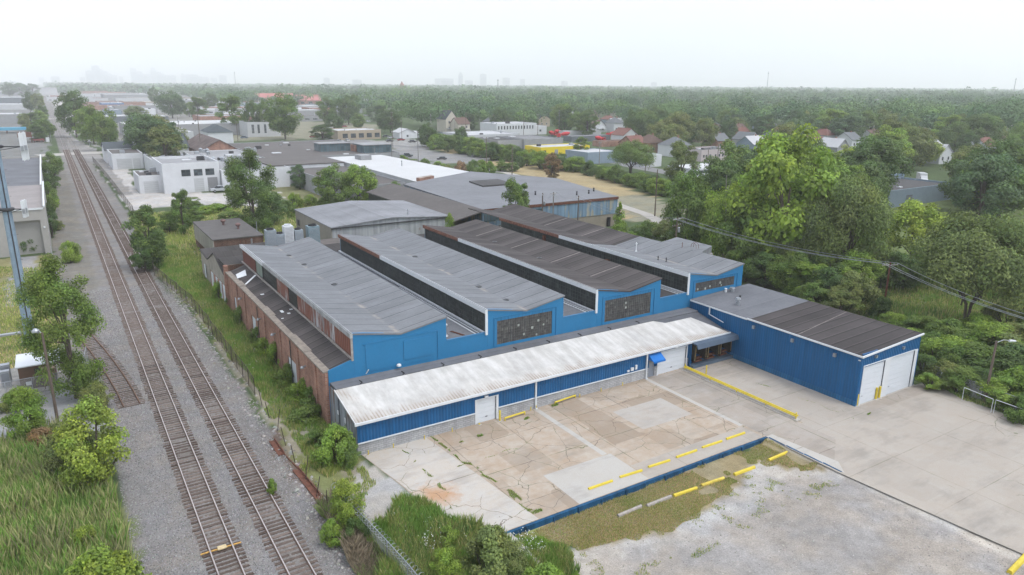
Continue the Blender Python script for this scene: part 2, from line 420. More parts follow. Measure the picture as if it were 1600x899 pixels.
ZONES = [   # (polygon, colour, jitter)
    ([(-9000, 190), (-3, 190), (1, 600), (2, 1500), (-60, 9000), (-9000, 9000)], (.21, .21, .20), 3),
    ([(-200, -50), (1.2, -50), (1.4, 52), (.6, 74), (-30, 74), (-200, 74)], (.17, .20, .08), 1.2),
    ([(-200, 74), (.6, 74), (1.0, 80), (.2, 97), (-3, 98), (-200, 98)], (.33, .325, .32), 1.0),
    ([(-200, 98), (-3, 97), (-1.2, 112), (-1.0, 130), (-2.3, 150), (-2.6, 163), (-200, 163)], (.27, .25, .12), 1.2),
    ([(-9, 126), (-5.5, 126), (-5, 163), (-9, 163)], (.34, .33, .32), .6),
    ([(-1.8, 98), (2.5, 97), (4.2, 130), (4.5, 160), (4.2, 320), (-.5, 330), (-2.5, 165), (-2.2, 130)], (.215, .20, .175), .7),
    ([(.8, -50), (13.4, -50), (13.9, 53), (14.0, 75), (13.6, 112), (12.4, 131), (14.6, 210), (13.6, 380), (11, 900), (7, 2500), (-2, 2500), (3, 700), (3.8, 330), (3.6, 160), (3.3, 130), (1.6, 108), (.6, 90), (.7, 75), (1.3, 60)], BALL, .45),
    ([(13.7, -50), (19.6, -50), (19.6, 130), (24, 200), (15.2, 205), (13, 131), (14.3, 112), (14.6, 75), (14.2, 53)], (.21, .225, .095), .6),
    ([(14.6, 60), (16.6, 57), (18.4, 52), (18.0, 68), (16.4, 80), (15.6, 96), (15.0, 112), (14.5, 95)], (.33, .30, .23), .8),
    ([(13.6, 42), (15.1, 49), (14.6, 56), (14.2, 66), (13.5, 66)], (.17, .13, .11), .6),
    ([(15.6, 50), (19.7, 56.4), (21.2, 48.5), (20.6, 45), (17, 46)], (.42, .40, .375), .5),
    ([(13.0, 125), (20, 118), (75, 116), (75, 205), (15.5, 205)], (.27, .27, .13), 1.5),
    ([G(205, 330), G(300, 318), G(420, 330), G(520, 312), G(520, 290), G(345, 302), G(300, 300), G(216, 300), G(195, 250), G(165, 245), G(150, 256)], LIGHTG, 1.0),
    ([(15, 330), (15.5, 240), (19, 242), (19, 310), (19, 420), (9, 560), (8, 420)], (.30, .285, .27), .8),
    ([(55, 150), (75, 140), (82, 182), (82, 262), (62, 262), (55, 215)], (.20, .20, .10), 2),
    ([(20.5, 10), (23.4, 10), (24.2, 40), (21.5, 48), (14.5, 41), (13.7, 10)], (.16, .20, .07), .5),
    ([(24.0, 39.8), (54, 39.8), (53.6, 33.5), (49, 37.1), (42.6, 35.5), (40, 34.6), (36, 34.2), (30, 35.8), (27, 38.0), (24.0, 38.0)], (.30, .25, .15), .7),
    ([(23.5, -30), (54, -30), (55.2, 18), (54, 32.2), (53.6, 33.5), (49, 37.0), (42.6, 35.5), (40, 34.6), (36, 34.2), (30, 35.8), (27, 35), (25.8, 31)], GRAV, .5),
    ([(53.9, 32.6), (53.3, 34.0), (49, 37.2), (42.6, 35.8), (36, 34.5), (30, 36.0), (26.5, 36.6), (26.0, 33.6), (31, 33.6), (37, 31.8), (44, 33.4), (49.5, 34.6), (52.5, 32.0)], (.43, .405, .375), 1.4),
    ([(23.6, 39.9), (27.4, 39.0), (27.5, 34.5), (25.5, 28), (22.5, 28)], (.24, .27, .10), 1.4),
    ([(54, -30), (79, -30), (79.2, 32), (80, 39), (78, 40), (59, 57), (59, 40), (54, 40)], CONC, 0),
    ([(80.0, 20), (79.4, 31.5), (81.5, 41), (79.5, 47), (79.7, 64), (78, 110), (300, 120), (300, -80), (79.5, -80)], (.15, .19, .07), 1),
    ([G(1380, 500), G(1500, 560), G(1600, 520), G(1600, 440), G(1500, 420), G(1380, 455)], (.210, .205, .095), 2),
    ([G(640, 222), G(800, 270), G(985, 345), G(1060, 360), G(1060, 325), G(900, 262), G(770, 230), G(680, 212)], DRY, 2.5),
    ([G(940, 305), G(985, 345), G(1060, 352), G(1060, 322), G(1000, 305)], (.29, .275, .20), 2),
    ([G(610, 228), G(640, 250), G(700, 256), G(790, 250), G(760, 238), G(690, 240), G(650, 224)], (.27, .265, .26), 3),
    ([G(525, 222), G(560, 235), G(660, 230), G(780, 222), G(760, 214), G(620, 218)], (.30, .295, .28), 4),
    ([G(64, 138), G(100, 200), G(160, 235), G(300, 225), G(430, 205), G(520, 180), G(420, 160), G(300, 148), G(160, 142)], (.27, .26, .235), 6),
    ([G(600, 195), G(560, 215), G(330, 222), G(300, 210), G(340, 195), G(480, 190)], (.25, .24, .17), 5),
]
def grow(a, b, s0, f):
    r = [a]; s = s0
    while abs(r[-1]) < abs(b): r.append(r[-1] + (s if b > a else -s)); s *= f
    return r
def build_ground():
    xs = sorted(set(grow(-34, -12000, 2.5, 1.12)[1:] + list(np.arange(-34, 112, .6)) + grow(112, 12000, 2.5, 1.035)))
    ys = sorted(set(grow(6, -3000, 3, 1.3)[1:] + list(np.arange(6, 170, .6)) + grow(170, 12800, 1.2, 1.03)))
    X, Y = np.meshgrid(xs, ys); X = X.ravel(); Y = Y.ravel(); nx = len(xs)
    Z = gz(X, Y)
    C = np.tile(np.array([.085, .12, .05, 1.0]), (len(X), 1))
    near = np.clip(np.hypot(X, Y) / 100, .6, 30)
    for P, c, j in ZONES:
        if j:
            jx = (vnoise(X, Y, 1.7, 3) - .5) * j * 1.6 + (vnoise(X, Y, 5.0, 5) - .5) * j * 1.6; jy = (vnoise(X, Y, 1.7, 9) - .5) * j * 1.6 + (vnoise(X, Y, 5.0, 11) - .5) * j * 1.6
        else: jx = jy = 0
        C[inpoly(X + jx, Y + jy, P), :3] = c
    i, j = np.meshgrid(np.arange(nx - 1), np.arange(len(ys) - 1)); a = (j * nx + i).ravel()
    F = np.stack([a, a + 1, a + nx + 1, a + nx], 1)
    t = NT('open ground'); at = t.n('ShaderNodeAttribute', attribute_name='albedo')
    big = t.ramp(t.noise(.12, 5, .6), [(.3, .82), (.7, 1.18)]); mid = t.ramp(t.noise(.9, 6, .7), [(.3, .80), (.7, 1.17)])
    v = t.n('ShaderNodeTexVoronoi'); v.inputs['Scale'].default_value = 5.5; t.l(t.co, v.inputs['Vector'])
    st = t.ramp(t.noise(9, 3, .8), [(.33, .78), (.5, .99), (.68, 1.25)])
    hue = t.mix(t.ramp(t.noise(.25, 4), [(.4, 0), (.6, 1)]), (1.03, 1.0, .95), (.97, 1.0, 1.04))
    x = t.mix(1.0, at.outputs['Color'], big, 'MULTIPLY'); x = t.mix(1.0, x, mid, 'MULTIPLY'); x = t.mix(1.0, x, st, 'MULTIPLY'); x = t.mix(1.0, x, hue, 'MULTIPLY')
    t.bump(t.noise(6, 3, .8), .5, .08)
    m = t.done(x, .95, .1)
    o = np_mesh('ground', np.stack([X, Y, Z], 1), F, m, attr={'albedo': C})
    return tag(o, kind='structure')
build_ground()

def sheet(name, pts, z, m, kind='structure'):
    b = MB(); b.poly([(p[0], p[1], z) for p in pts]); o = b.build(name, m); tag(o, kind=kind); return o
# concrete -----------------------------------------------------------
def concrete(name, base, warm, joint=6.0, cracks=True, jx=0.0, jy=0.0, stain=.5, crackamt=.5, rust=None, jd=.8):
    t = NT(name); o = t.sep()
    v = t.n('ShaderNodeMapping'); v.inputs['Location'].default_value = (jx, jy, 0); t.l(t.co, v.inputs['Vector'])
    s = t.n('ShaderNodeSeparateXYZ'); wob = t.noise(.8, 4, .7)
    t.l(v.outputs[0], s.inputs[0])
    def line(c, pitch, w):
        fr = t.math('ABSOLUTE', t.math('SUBTRACT', t.math('FRACT', t.math('DIVIDE', t.math('ADD', c, t.math('MULTIPLY', wob, .12)), pitch)), .5))
        return t.math('LESS_THAN', fr, w / pitch)
    j = t.math('MAXIMUM', line(s.outputs[0], joint, .045), line(s.outputs[1], joint * .82, .045))
    pal = t.n('ShaderNodeTexVoronoi', feature='F1', distance='CHEBYCHEV'); pal.inputs['Scale'].default_value = 1 / 3.3; pal.inputs['Randomness'].default_value = .35; t.l(v.outputs[0], pal.inputs['Vector'])
    pw = t.n('ShaderNodeTexWhiteNoise', noise_dimensions='3D'); t.l(pal.outputs['Position'], pw.inputs['Vector'])
    st = t.mix(.45, t.noise(.30, 6, .68), t.noise(1.3, 5, .7))
    c0 = t.mix(t.ramp(st, [(.40, 0), (.60, 1)]), warm, base)
    c0 = t.mix(t.math('MULTIPLY', t.math('POWER', pw.outputs['Value'], 2.0), stain), c0, tuple(x * .68 for x in warm))
    c0 = t.mix(1.0, c0, t.ramp(t.noise(11, 3, .7), [(.3, .93), (.7, 1.06)]), 'MULTIPLY')
    blot = t.ramp(t.mix(.5, t.noise(.5, 5, .7, stretch=(.35, 1.4, 1)), t.noise(.2, 4)), [(.50, 0), (.64, .65)])
    c0 = t.mix(blot, c0, tuple(x * .62 for x in base))
    if rust:
        dv = t.n('ShaderNodeVectorMath', operation='DISTANCE'); t.l(t.co, dv.inputs[0]); dv.inputs[1].default_value = (*rust, 0)
        rf = t.ramp(t.math('ADD', t.math('MULTIPLY', dv.outputs['Value'], .16), t.math('MULTIPLY', t.noise(1.1, 5, .7), .7)), [(.42, .8), (.72, 0)]); c0 = t.mix(rf, c0, (.50, .27, .13))
    dk = t.math('MULTIPLY', t.math('MULTIPLY', j, jd), t.ramp(t.noise(.4, 4, .7), [(.38, .25), (.62, 1)]))
    if cracks:
        wv = t.n('ShaderNodeVectorMath', operation='ADD'); nz = t.n('ShaderNodeTexNoise'); nz.inputs['Scale'].default_value = .7; nz.inputs['Detail'].default_value = 5; t.l(t.co, nz.inputs['Vector'])
        t.l(t.co, wv.inputs[0]); t.l(nz.outputs['Color'], wv.inputs[1])
        vo = t.n('ShaderNodeTexVoronoi', feature='DISTANCE_TO_EDGE'); vo.inputs['Scale'].default_value = .33; t.l(wv.outputs[0], vo.inputs['Vector'])
        cr = t.math('LESS_THAN', vo.outputs['Distance'], .0065)
        cr = t.math('MULTIPLY', cr, t.ramp(t.noise(.11, 3), [(.62 - crackamt * .25, 0), (.66 - crackamt * .25, 1)]))
        dk = t.math('MAXIMUM', dk, t.math('MULTIPLY', cr, .8))
    jc = t.mix(t.ramp(t.noise(.35, 3), [(.45, 0), (.58, 1)]), (.15, .12, .095), (.13, .15, .06))
    x = t.mix(dk, c0, jc)
    return t.done(x, .88, .2)
M_lot = concrete('old cracked concrete', (.51, .445, .37), (.44, .34, .25), 6.4, True, 1.2, 2.0, .75, 1.0)
M_lotleft = concrete('pale concrete strip', (.55, .52, .48), (.54, .475, .40), 14.0, True, 2, 3, .1, .55, (22.8, 47.2))
M_apron = concrete('grey concrete apron', (.455, .415, .365), (.44, .385, .325), 8.5, True, 3, 0, .22, .02, None, .45)
M_new = concrete('newer grey slab', (.51, .485, .445), (.50, .465, .415), 30.0, False, 0, 0, .05)
Q = lambda px, py: g(px, py)
lotpoly = [(19.9, 56.75), (59.6, 56.9), (59.6, 40.05), (53.95, 40.05), (24.0, 40.05), (21.4, 44.2), (20.9, 49.5)]
sheet('parking_lot', lotpoly, .010, M_lot)
sheet('parking_lot_edge_strip', [(19.95, 56.7), (26.3, 56.7), (27.2, 47.6), (27.9, 40.1), (24.1, 40.1), (21.5, 44.3), (21.0, 49.5)], .016, M_lotleft)
sheet('pavement_slab', [(31.8, 45.2), (39.2, 45.2), (39.2, 40.1), (31.8, 40.1)], .018, M_new)
sheet('pavement_slab', [(51.6, 51.8), (45.0, 51.8), (45.0, 47.2), (51.6, 47.2)], .018, concrete('smooth repaired slab', (.47, .44, .40), (.45, .40, .345), 30.0, False, 0, 0, .1))
sheet('pavement_slab', [(39.3, 42.6), (53.7, 42.6), (53.7, 40.12), (39.3, 40.12)], .0185, M_apron)
for x0 in (38.35, 53.55):
    sheet('pavement_strip', [(x0, 56.5), (x0 + .55, 56.5), (x0 + .55, 45.3 if x0 < 40 else 42.8), (x0, 45.3 if x0 < 40 else 42.8)], .024, M_new)
M_ramp = concrete('darker tyre worn concrete', (.43, .39, .345), (.39, .335, .28), 7.0, True, 1, 2, .5, .6)
sheet('concrete_apron', [(53.95, 40.05), (59.6, 40.05), (59.6, 56.9), (67.4, 56.9), (67.4, 39.5), (79.0, 39.5), (80.4, 38.6), (79.0, 31.5), (78.2, 24), (77.2, 0), (56.6, 0), (54.7, 22), (53.95, 32.2)], .012, M_apron)
sheet('driveway_lane', [(54.25, 56.6), (59.25, 56.6), (59.3, 36.2), (55.6, 33.8), (54.1, 39.9)], .020, M_ramp)
sheet('driveway_kerb_lane', [(53.98, 40.0), (54.9, 40.0), (55.6, 33.4), (54.3, 31.9)], .026, M_new)
sheet('loading_bay_floor', [(60.3, 56.85), (67.3, 56.85), (67.3, 52.5), (60.3, 52.8)], .022, M_ramp)
sheet('door_threshold_slab', [(67.5, 39.4), (78.6, 39.4), (78.9, 37.7), (67.6, 37.9)], .022, M_ramp)
def bed(xc):
    ys = np.concatenate([np.arange(14, 140, .22), np.arange(140, 420, 2.0)]); xs = np.linspace(-1.02, 1.02, 15); XX, YY = np.meshgrid(xs, ys); XX = XX.ravel(); YY = YY.ravel(); r = np.random.default_rng(int(xc))
    Z = .030 + (vnoise(XX * 3 + xc, YY, .5, 2) - .5) * .05 + (vnoise(XX, YY + xc * 7, 4.0, 3) - .5) * .05 + r.normal(0, .008, len(XX)) - np.clip(np.abs(XX) - .62, 0, 1) * .16
    nx = len(xs); i, j = np.meshgrid(np.arange(nx - 1), np.arange(len(ys) - 1)); a = (j * nx + i).ravel(); F = np.stack([a, a + 1, a + nx + 1, a + nx], 1)
    t = NT('ballast between rails'); st = t.ramp(t.noise(9, 3, .8), [(.33, .72), (.5, .98), (.68, 1.3)]); x = t.mix(1.0, t.mix(t.ramp(t.noise(.3, 4), [(.4, 0), (.6, 1)]), (.245, .23, .215), (.19, .17, .155)), st, 'MULTIPLY'); t.bump(t.noise(6, 3, .8), .5, .08)
    tag(np_mesh('ballast_bed', np.stack([XX + xc, YY, Z], 1), F, t.done(x, .95, .1)), kind='structure')
bed(6.39); bed(10.45)
# roads and crossings behind
M_road = plain('worn asphalt', (.23, .225, .225), .9, .12, .4)
M_paver = plain('pale road concrete', (.46, .43, .39), .9, .12, .4)
def road(name, pts, w, z, m):
    b = MB(); P = [Vector((p[0], p[1])) for p in pts]
    L = []
    for i, p in enumerate(P):
        d = (P[min(i + 1, len(P) - 1)] - P[max(i - 1, 0)]).normalized(); n = Vector((-d.y, d.x)); L.append((p + n * w / 2, p - n * w / 2))
    for i in range(len(L) - 1):
        (a, b_), (c, d) = L[i], L[i + 1]; b.quad((b_.x, b_.y, z), (d.x, d.y, z), (c.x, c.y, z), (a.x, a.y, z))
    o = b.build(name, m); tag(o, kind='structure'); return o
road('field_road', [Q(1075, 372), Q(1010, 335), Q(950, 315), Q(860, 288), Q(790, 270), Q(720, 262)], 3.2, .02, M_paver)
road('cross_road', [Q(60, 243.5), Q(120, 240), Q(170, 238)], 13, .03, M_paver)
road('cross_road', [Q(40, 187), Q(85, 186), Q(110, 186)], 16, .05, M_paver)
road('side_road', [Q(104, 186), Q(95, 166), Q(80, 148), Q(73, 138)], 12, .05, M_paver)
road('side_street', [Q(500, 215), Q(575, 224), Q(660, 232), Q(800, 219), Q(1000, 262), Q(1100, 280)], 9, .03, M_road)
road('side_street', [Q(560, 218), Q(620, 240), Q(700, 268), Q(720, 262)], 7, .035, M_road)
road('yard_road', [Q(1310, 300), Q(1400, 290), Q(1450, 283)], 16, .03, M_paver)
# ================================================================== SAWTOOTH FACTORY
YF, YB = 63.8, 110.4
fac = world_thing('factory_building', 'long brick and blue factory hall with four raised butterfly roofs beside the railway', 'factory', (48, 87, 0))
def part(mb, name, m, parent=None, label=None, smooth=False):
    return mb.build(name, m, parent or fac, smooth, label)
# brick side wall facing the tracks, with pilasters and bricked openings
b = MB()
def yz_wall(b, x0, x1, y0, y1, z0, z1, holes):
    """wall slab in the y-z plane with rectangular holes (ya,yb,za,zb) sorted by y"""
    y = y0
    for (a, c, za, zc) in sorted(holes):
        b.box(x0, x1, y, a, z0, z1); y = c
        if zc < z1: b.box(x0, x1, a, c, zc, z1)
        if za > z0: b.box(x0, x1, a, c, z0, za)
    b.box(x0, x1, y, y1, z0, z1); return b
def xz_wall(b, y0, y1, x0, x1, z0, z1, holes):
    x = x0
    for (a, c, za, zc) in sorted(holes):
        if a > x: b.box(x, a, y0, y1, z0, z1)
        x = c
        if zc < z1: b.box(a, c, y0, y1, zc, z1)
        if za > z0: b.box(a, c, y0, y1, z0, za)
    if x1 > x: b.box(x, x1, y0, y1, z0, z1)
    return b
side_doors = [(74.0, 77.2, 0, 3.0), (91.9, 94.1, 0, 3.1), (103.2, 104.6, .9, 3.0)]
yz_wall(b, 19.2, 19.55, YF, 108.4, -.3, 5.55, side_doors)
part(b, 'brick_wall', M_brick)
b = MB()
for y in (66.5, 72.6, 79.5, 86.5, 97.0, 101.5, 107.9): b.box(19.08, 19.2, y, y + .45, -.3, 5.3)
b.box(18.95, 19.5, 108.4, 109.3, 0, 6.5)
part(b, 'pilaster', M_brick)
b = MB(); b.box(19.02, 19.75, YF - .02, 108.4, 5.55, 5.72)
for y, l in ((70, 6), (84, 4), (99, 3)): b.box(19.0, 19.9, y, y + l, 5.72, 5.76)
part(b, 'coping', plain('stained stone coping', (.30, .26, .22), .9, .35, 2))
for (a, c, z0, z1) in side_doors:
    d = MB(); d.box(19.30, 19.36, a, c, z0, z1); o = part(d, 'side_door', M_door)
    fr = MB(); fr.box(19.26, 19.40, a - .1, a, z0, z1 + .1); fr.box(19.26, 19.40, c, c + .1, z0, z1 + .1); fr.build('door_frame', M_rust, o)
for y in (70.0, 81.8, 88.4, 98.8):
    d = MB(); d.box(18.85, 19.18, y, y + .12, 4.1, 4.2); d.lathe(18.8, y + .06, [(.02, 4.25), (.2, 4.12), (.22, 3.98)], 10); part(d, 'wall_lamp', M_galv)
b = MB(); b.box(18.98, 19.05, 75, 75.15, .2, 5.4); b.box(18.98, 19.05, 89.6, 89.75, .2, 5.4); part(b, 'drain_pipe', M_metaldark)
# hidden inner box so nothing is see-through, plus right and rear walls
b = MB(); xz_wall(b, 110.2, 110.5, 19.5, 77.3, 0, 6.2, []); b.box(77.1, 77.4, YF, 110.5, 0, 6.2); part(b, 'rear_wall', M_brickdark)
# low roof on the left, sloping up to the first row of glazing
b = MB(); b.ext([(19.55, 5.45), (22.3, 6.35), (22.3, 6.5), (19.55, 5.6)], 'y', YF + .05, 108.6); part(b, 'side_roof', M_felt)
b = MB()
for (x, y, w, d, z) in ((20.5, 83.6, 1.0, .9, 5.93), (20.9, 82.3, .5, .4, 6.06), (21.4, 83.2, .35, .3, 6.25), (20.3, 92.6, .6, .35, 5.9), (20.0, 81.8, .3, .2, 5.75)):
    b.box(x, x + w, y, y + d, z + .05, z + .09)
part(b, 'loose_roof_sheet', M_white)
b = MB(); b.quad((19.8, 99.6, 5.78), (20.0, 99.3, 5.83), (21.9, 101.3, 6.46), (21.7, 101.7, 6.40)); b.quad((19.7, 103.4, 5.76), (20.9, 103.1, 6.1), (21.3, 105.6, 6.35), (19.9, 105.4, 5.86)); part(b, 'roof_flashing', M_white)
# roofs between the monitors
for k in range(3):
    x0 = 32.15 + 15 * k; m = M_feltx if k == 2 else M_memb2
    b = MB(); b.box(x0, x0 + 4.95, YF + .06, YB, 6.05, 6.28); part(b, 'valley_roof', m)
    b = MB(); b.box(x0 + 3.8, x0 + 3.95, YF + .3, YB - 5, 6.28, 6.34); b.box(x0 + 4.3, x0 + 4.4, YF + .3, YF + 22, 6.28, 6.33); part(b, 'roof_flashing', M_white if k < 3 else M_rust)
b = MB(); b.box(19.5, 77.3, YB, 117.0, 5.95, 6.2); part(b, 'rear_low_roof', M_feltx)
# front facade, blue boards up to the valley parapets
b = MB()
for x0, x1, za, zb in ((19.5, 22.1, 5.75, 6.45), (32.15, 37.1, 6.45, 6.45), (47.15, 52.1, 6.45, 6.45), (62.15, 67.1, 6.45, 6.45)):
    b.ext([(x0, 0), (x1, 0), (x1, zb), (x0, za)], 'y', YF - .1, YF + .05)
part(b, 'parapet_wall', M_upblue)
b = MB()
for x0, x1 in ((32.15, 37.1), (47.15, 52.1), (62.15, 67.1)): b.box(x0, x1, YF - .16, YF + .12, 6.45, 6.52)
part(b, 'parapet_cap', plain('blue cap', (.05, .20, .38), .5, .05))
roofm = [M_membrane, M_membrane, M_felt, None]
for k in range(4):
    X0 = 22.1 + 15 * k; X1 = X0 + 10.05; XV = X0 + 5.0
    # gable end wall with window opening
    wx0, wx1 = X0 + 1.2, X0 + 8.5
    b = MB(); y0, y1 = YF - .12, YF + .06
    b.ext([(X0, 0), (wx0, 0), (wx0, 8.93), (X0, 9.1)], 'y', y0, y1)
    b.ext([(wx1, 0), (X1, 0), (X1, 9.1), (wx1, 8.83)], 'y', y0, y1)
    wz0, wz1 = 4.85, 7.55
    if k == 3: wz0, wz1 = 6.4, 7.6
    b.ext([(wx0, wz1), (wx1, wz1), (wx1, 8.83), (XV, 8.2), (wx0, 8.93)], 'y', y0, y1)
    b.box(wx0, wx1, y0, y1, 0, wz0)
    gable = part(b, 'gable_wall', M_upblue)
    # raised frame around the window and vertical board joints
    b = MB(); f0, f1 = YF - .2, YF - .12
    b.box(wx0 - .35, wx1 + .55, f0, f1, 7.95, 8.03) if k else b.box(wx0 - .35, wx1 + .9, f0, f1, 7.75, 7.83)
    for x in np.arange(wx0 - .35, wx1 + .6, .45): b.box(x, x + .05, YF - .15, YF - .12, wz1 + .02, 7.95) if k else None
    for x in (wx0 - .4, wx1 + .5): b.box(x, x + .1, f0, f1, 4.6, 7.95)
    if k: b.build('window_frame_trim', M_upblue, gable)
    if k == 0:
        b = MB(); b.box(wx0, wx1, YF - .17, YF - .12, 4.85, 7.7); b.box(wx0 + 4.0, wx1 - .1, YF - .24, YF - .17, 5.35, 7.35); b.box(wx0 - .3, wx1 + .6, YF - .2, YF - .12, 7.72, 7.8); b.box(wx1 + .5, wx1 + .6, YF - .2, YF - .12, 4.6, 7.7); b.build('painted_window_board', M_upblue, gable)
    else:
        b = MB(); b.box(wx0, wx1, YF - .04, YF, wz0, wz1); win = b.build('gable_window', M_panes2, fac)
        b = MB()
        for i, x in enumerate(np.arange(wx0, wx1 + .01, (wx1 - wx0) / 24)): w = .05 if i % 6 == 0 else .014; b.box(x - w, x + w, YF - .09, YF - .045, wz0, wz1)
        for z in np.arange(wz0, wz1 + .01, .3): b.box(wx0, wx1, YF - .075, YF - .043, z - .012, z + .012)
        b.build('window_bars', M_mull, win)
        b = MB()
        rr = random.Random(k * 5 + 1)
        for _ in range({1: 6, 2: 2, 3: 5}[k]):
            x = rr.uniform(wx0 + .3, wx1 - .7); z = rr.uniform(wz0 + .05, wz1 - .6 if k < 3 else wz0 + .5); s = rr.choice((.22, .26, .3)); b.box(x, x + s, YF - .10, YF - .092, z, z + s)
        b.build('pane_patch', plain('pale replacement pane', (.40, .42, .38), .5, .3, 5), win)
    # butterfly roof
    yb = {0: YB, 1: YB, 2: YB + .3, 3: YB}[k]
    prof = [(X0 - .25, 9.13), (XV, 8.24), (X1 + .15, 9.15), (X1 + .15, 9.0), (XV, 8.08), (X0 - .25, 8.98)]
    if k < 3:
        b = MB(); b.ext(prof, 'y', YF - .2, yb); rf = part(b, 'monitor_roof', roofm[k])
    else:
        b = MB(); b.ext(prof, 'y', YF - .2, 84.5); part(b, 'monitor_roof', M_membrane)
        b = MB(); b.ext(prof, 'y', 84.5, 122); part(b, 'monitor_roof', M_felt)
        b = MB(); b.prism([(77.2, 71.5), (82.2, 74.0), (82.3, 81.4), (77.2, 79.8)], 8.0, 9.05); b.box(77.3, 82.0, 74, 81, 0, 8.0); part(b, 'roof_annex', M_membrane)
        b = MB(); b.box(82.0, 82.25, 73.9, 81.3, 0, 8.0); b.box(77.3, 82.1, 73.6, 73.9, 0, 8.0); part(b, 'annex_wall', M_beige)
    # edge band along the left top, white with older rusty stretch at the back
    ysplit = {0: YF, 1: 93.0, 2: 98.0, 3: 92.0}[k]
    b = MB(); b.box(X0 - .30, X0 - .02, YF - .22, ysplit if k else 97, 8.62, 9.10); part(b, 'white_fascia', plain('grey worn fascia', (.42, .43, .43), .7, .3, 1.5) if k == 0 else M_white)
    if k:
        b = MB(); b.box(X0 - .30, X0 - .02, ysplit + .02, yb, 8.62, 9.10); part(b, 'rusty_fascia', plain('flaking rusty fascia', (.24, .11, .075), .9, .5, 2.5))
        b = MB(); b.box(X0 - .30, X0 - .02, YF - .25, YF - .13, 6.25, 8.62); b.box(X0 - .32, X0 - .05, YF - .1, yb, 6.30, 6.45); part(b, 'white_corner_trim', M_white)
    else:
        b = MB(); b.box(X0 - .30, X0 - .02, 97, yb, 8.62, 9.10); part(b, 'white_fascia', M_white)
        b = MB(); b.box(X0 - .28, X0 - .08, YF + .1, yb, 6.42, 6.56); b.box(X0 - .25, X0 - .05, YF - .2, YF - .1, 6.3, 8.62); part(b, 'corner_trim', plain('worn pale trim', (.40, .36, .33), .8, .3, 2))
    # clerestory
    xs0 = X0 + .12
    if k == 0:
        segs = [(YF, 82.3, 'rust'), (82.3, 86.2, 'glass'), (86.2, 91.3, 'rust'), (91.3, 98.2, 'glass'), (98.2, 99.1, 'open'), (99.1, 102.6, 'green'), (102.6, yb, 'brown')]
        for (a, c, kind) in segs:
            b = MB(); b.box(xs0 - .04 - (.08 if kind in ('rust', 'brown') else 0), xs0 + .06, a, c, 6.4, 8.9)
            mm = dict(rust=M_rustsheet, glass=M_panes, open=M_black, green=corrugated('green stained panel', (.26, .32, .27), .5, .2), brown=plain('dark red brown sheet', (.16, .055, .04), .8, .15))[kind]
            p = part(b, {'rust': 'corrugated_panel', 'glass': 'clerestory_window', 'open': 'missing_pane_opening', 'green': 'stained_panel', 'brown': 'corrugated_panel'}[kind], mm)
            if kind == 'glass':
                b = MB()
                for y in np.arange(a, c, .52): b.box(xs0 - .08, xs0 - .045, y, y + .03, 6.45, 8.7)
                for z in np.arange(6.9, 8.7, .46): b.box(xs0 - .07, xs0 - .043, a, c, z, z + .025)
                b.build('window_bars', M_mull, p)
    else:
        b = MB(); b.box(xs0 - .04, xs0 + .06, YF + .06, yb - .1, 6.3, 8.9); p = part(b, 'clerestory_window', M_panes)
        b = MB()
        for i, y in enumerate(np.arange(YF + .1, yb, .52)): w = .06 if i % 6 == 0 else .025; b.box(xs0 - .09, xs0 - .045, y, y + w, 6.45, 8.62)
        for z in (6.92, 7.38, 7.84, 8.30): b.box(xs0 - .075, xs0 - .043, YF + .1, yb - .1, z, z + .03)
        b.build('window_bars', M_mull, p)
        if k == 3:
            b = MB(); b.box(xs0 - .6, xs0 - .1, 79.5, 80.2, 6.3, 7.6); b.box(xs0 - .4, xs0 - .1, 96, 96.6, 6.3, 8.3); part(b, 'wall_box', M_rust)
    b = MB(); b.box(X1 - .1, X1 + .02, YF + .06, yb - .1, 6.2, 8.95); b.ext([(X0, 6), (X1, 6), (X1, 8.95), (XV, 8.1), (X0, 8.95)], 'y', yb - .2, yb - .05); part(b, 'monitor_back_wall', M_bluegrey)
# lap lines on the dark roof, gutters and small patches
b = MB()
def on_roof(k, x, y, dz=.012):
    X0 = 22.1 + 15 * k; XV = X0 + 5.0
    z = 9.13 - .89 * (x - X0 + .25) / 5.25 if x < XV else 8.24 + .91 * (x - XV) / 5.2
    return (x, y, z + dz)
M_lap = plain('pale roof seam', (.22, .19, .18), .9, .35, 2)
for k, ys in ((2, (71.3, 80.2, 90.8, 101.5)), (3, (92.8, 103.5))):
    X0 = 22.1 + 15 * k
    for y in ys:
        b = MB(); b.quad(on_roof(k, X0 + 5.02, y), on_roof(k, X0 + 10.1, y), on_roof(k, X0 + 10.1, y + .3), on_roof(k, X0 + 5.02, y + .35))
        part(b, 'roof_seam', M_lap)
for k, spots in ((0, ((27.4, 84.5), (27.3, 96.6), (26.9, 103))), (1, ((42.3, 93.2), (42.2, 74.5), (42.1, 68))), (2, ((57.2, 83.4), (57.3, 96)))):
    for (x, y) in spots:
        c = on_roof(k, x, y, 0); b = MB(); b.lathe(c[0], c[1], [(.42, c[2] + .0), (.40, c[2] + .07), (.22, c[2] + .08), (.2, c[2] + .04)], 12); part(b, 'roof_drain', M_metaldark)
def vent_pipe(x, y, z, h, r, m, cap=True):
    b = MB(); b.cyl(x, y, z, z + h, r, 10)
    if cap: b.lathe(x, y, [(r * 1.8, z + h), (r * 1.8, z + h + .12), (r * .4, z + h + .3)], 10)
    b.lathe(x, y, [(r * 2.2, z), (r * 1.2, z + .18)], 10)
    return part(b, 'vent_pipe', m)
vent_pipe(33.0, 65.6, 6.28, 1.15, .16, M_galv)
vent_pipe(72.0, 79.4, 8.3, 1.1, .08, M_white)
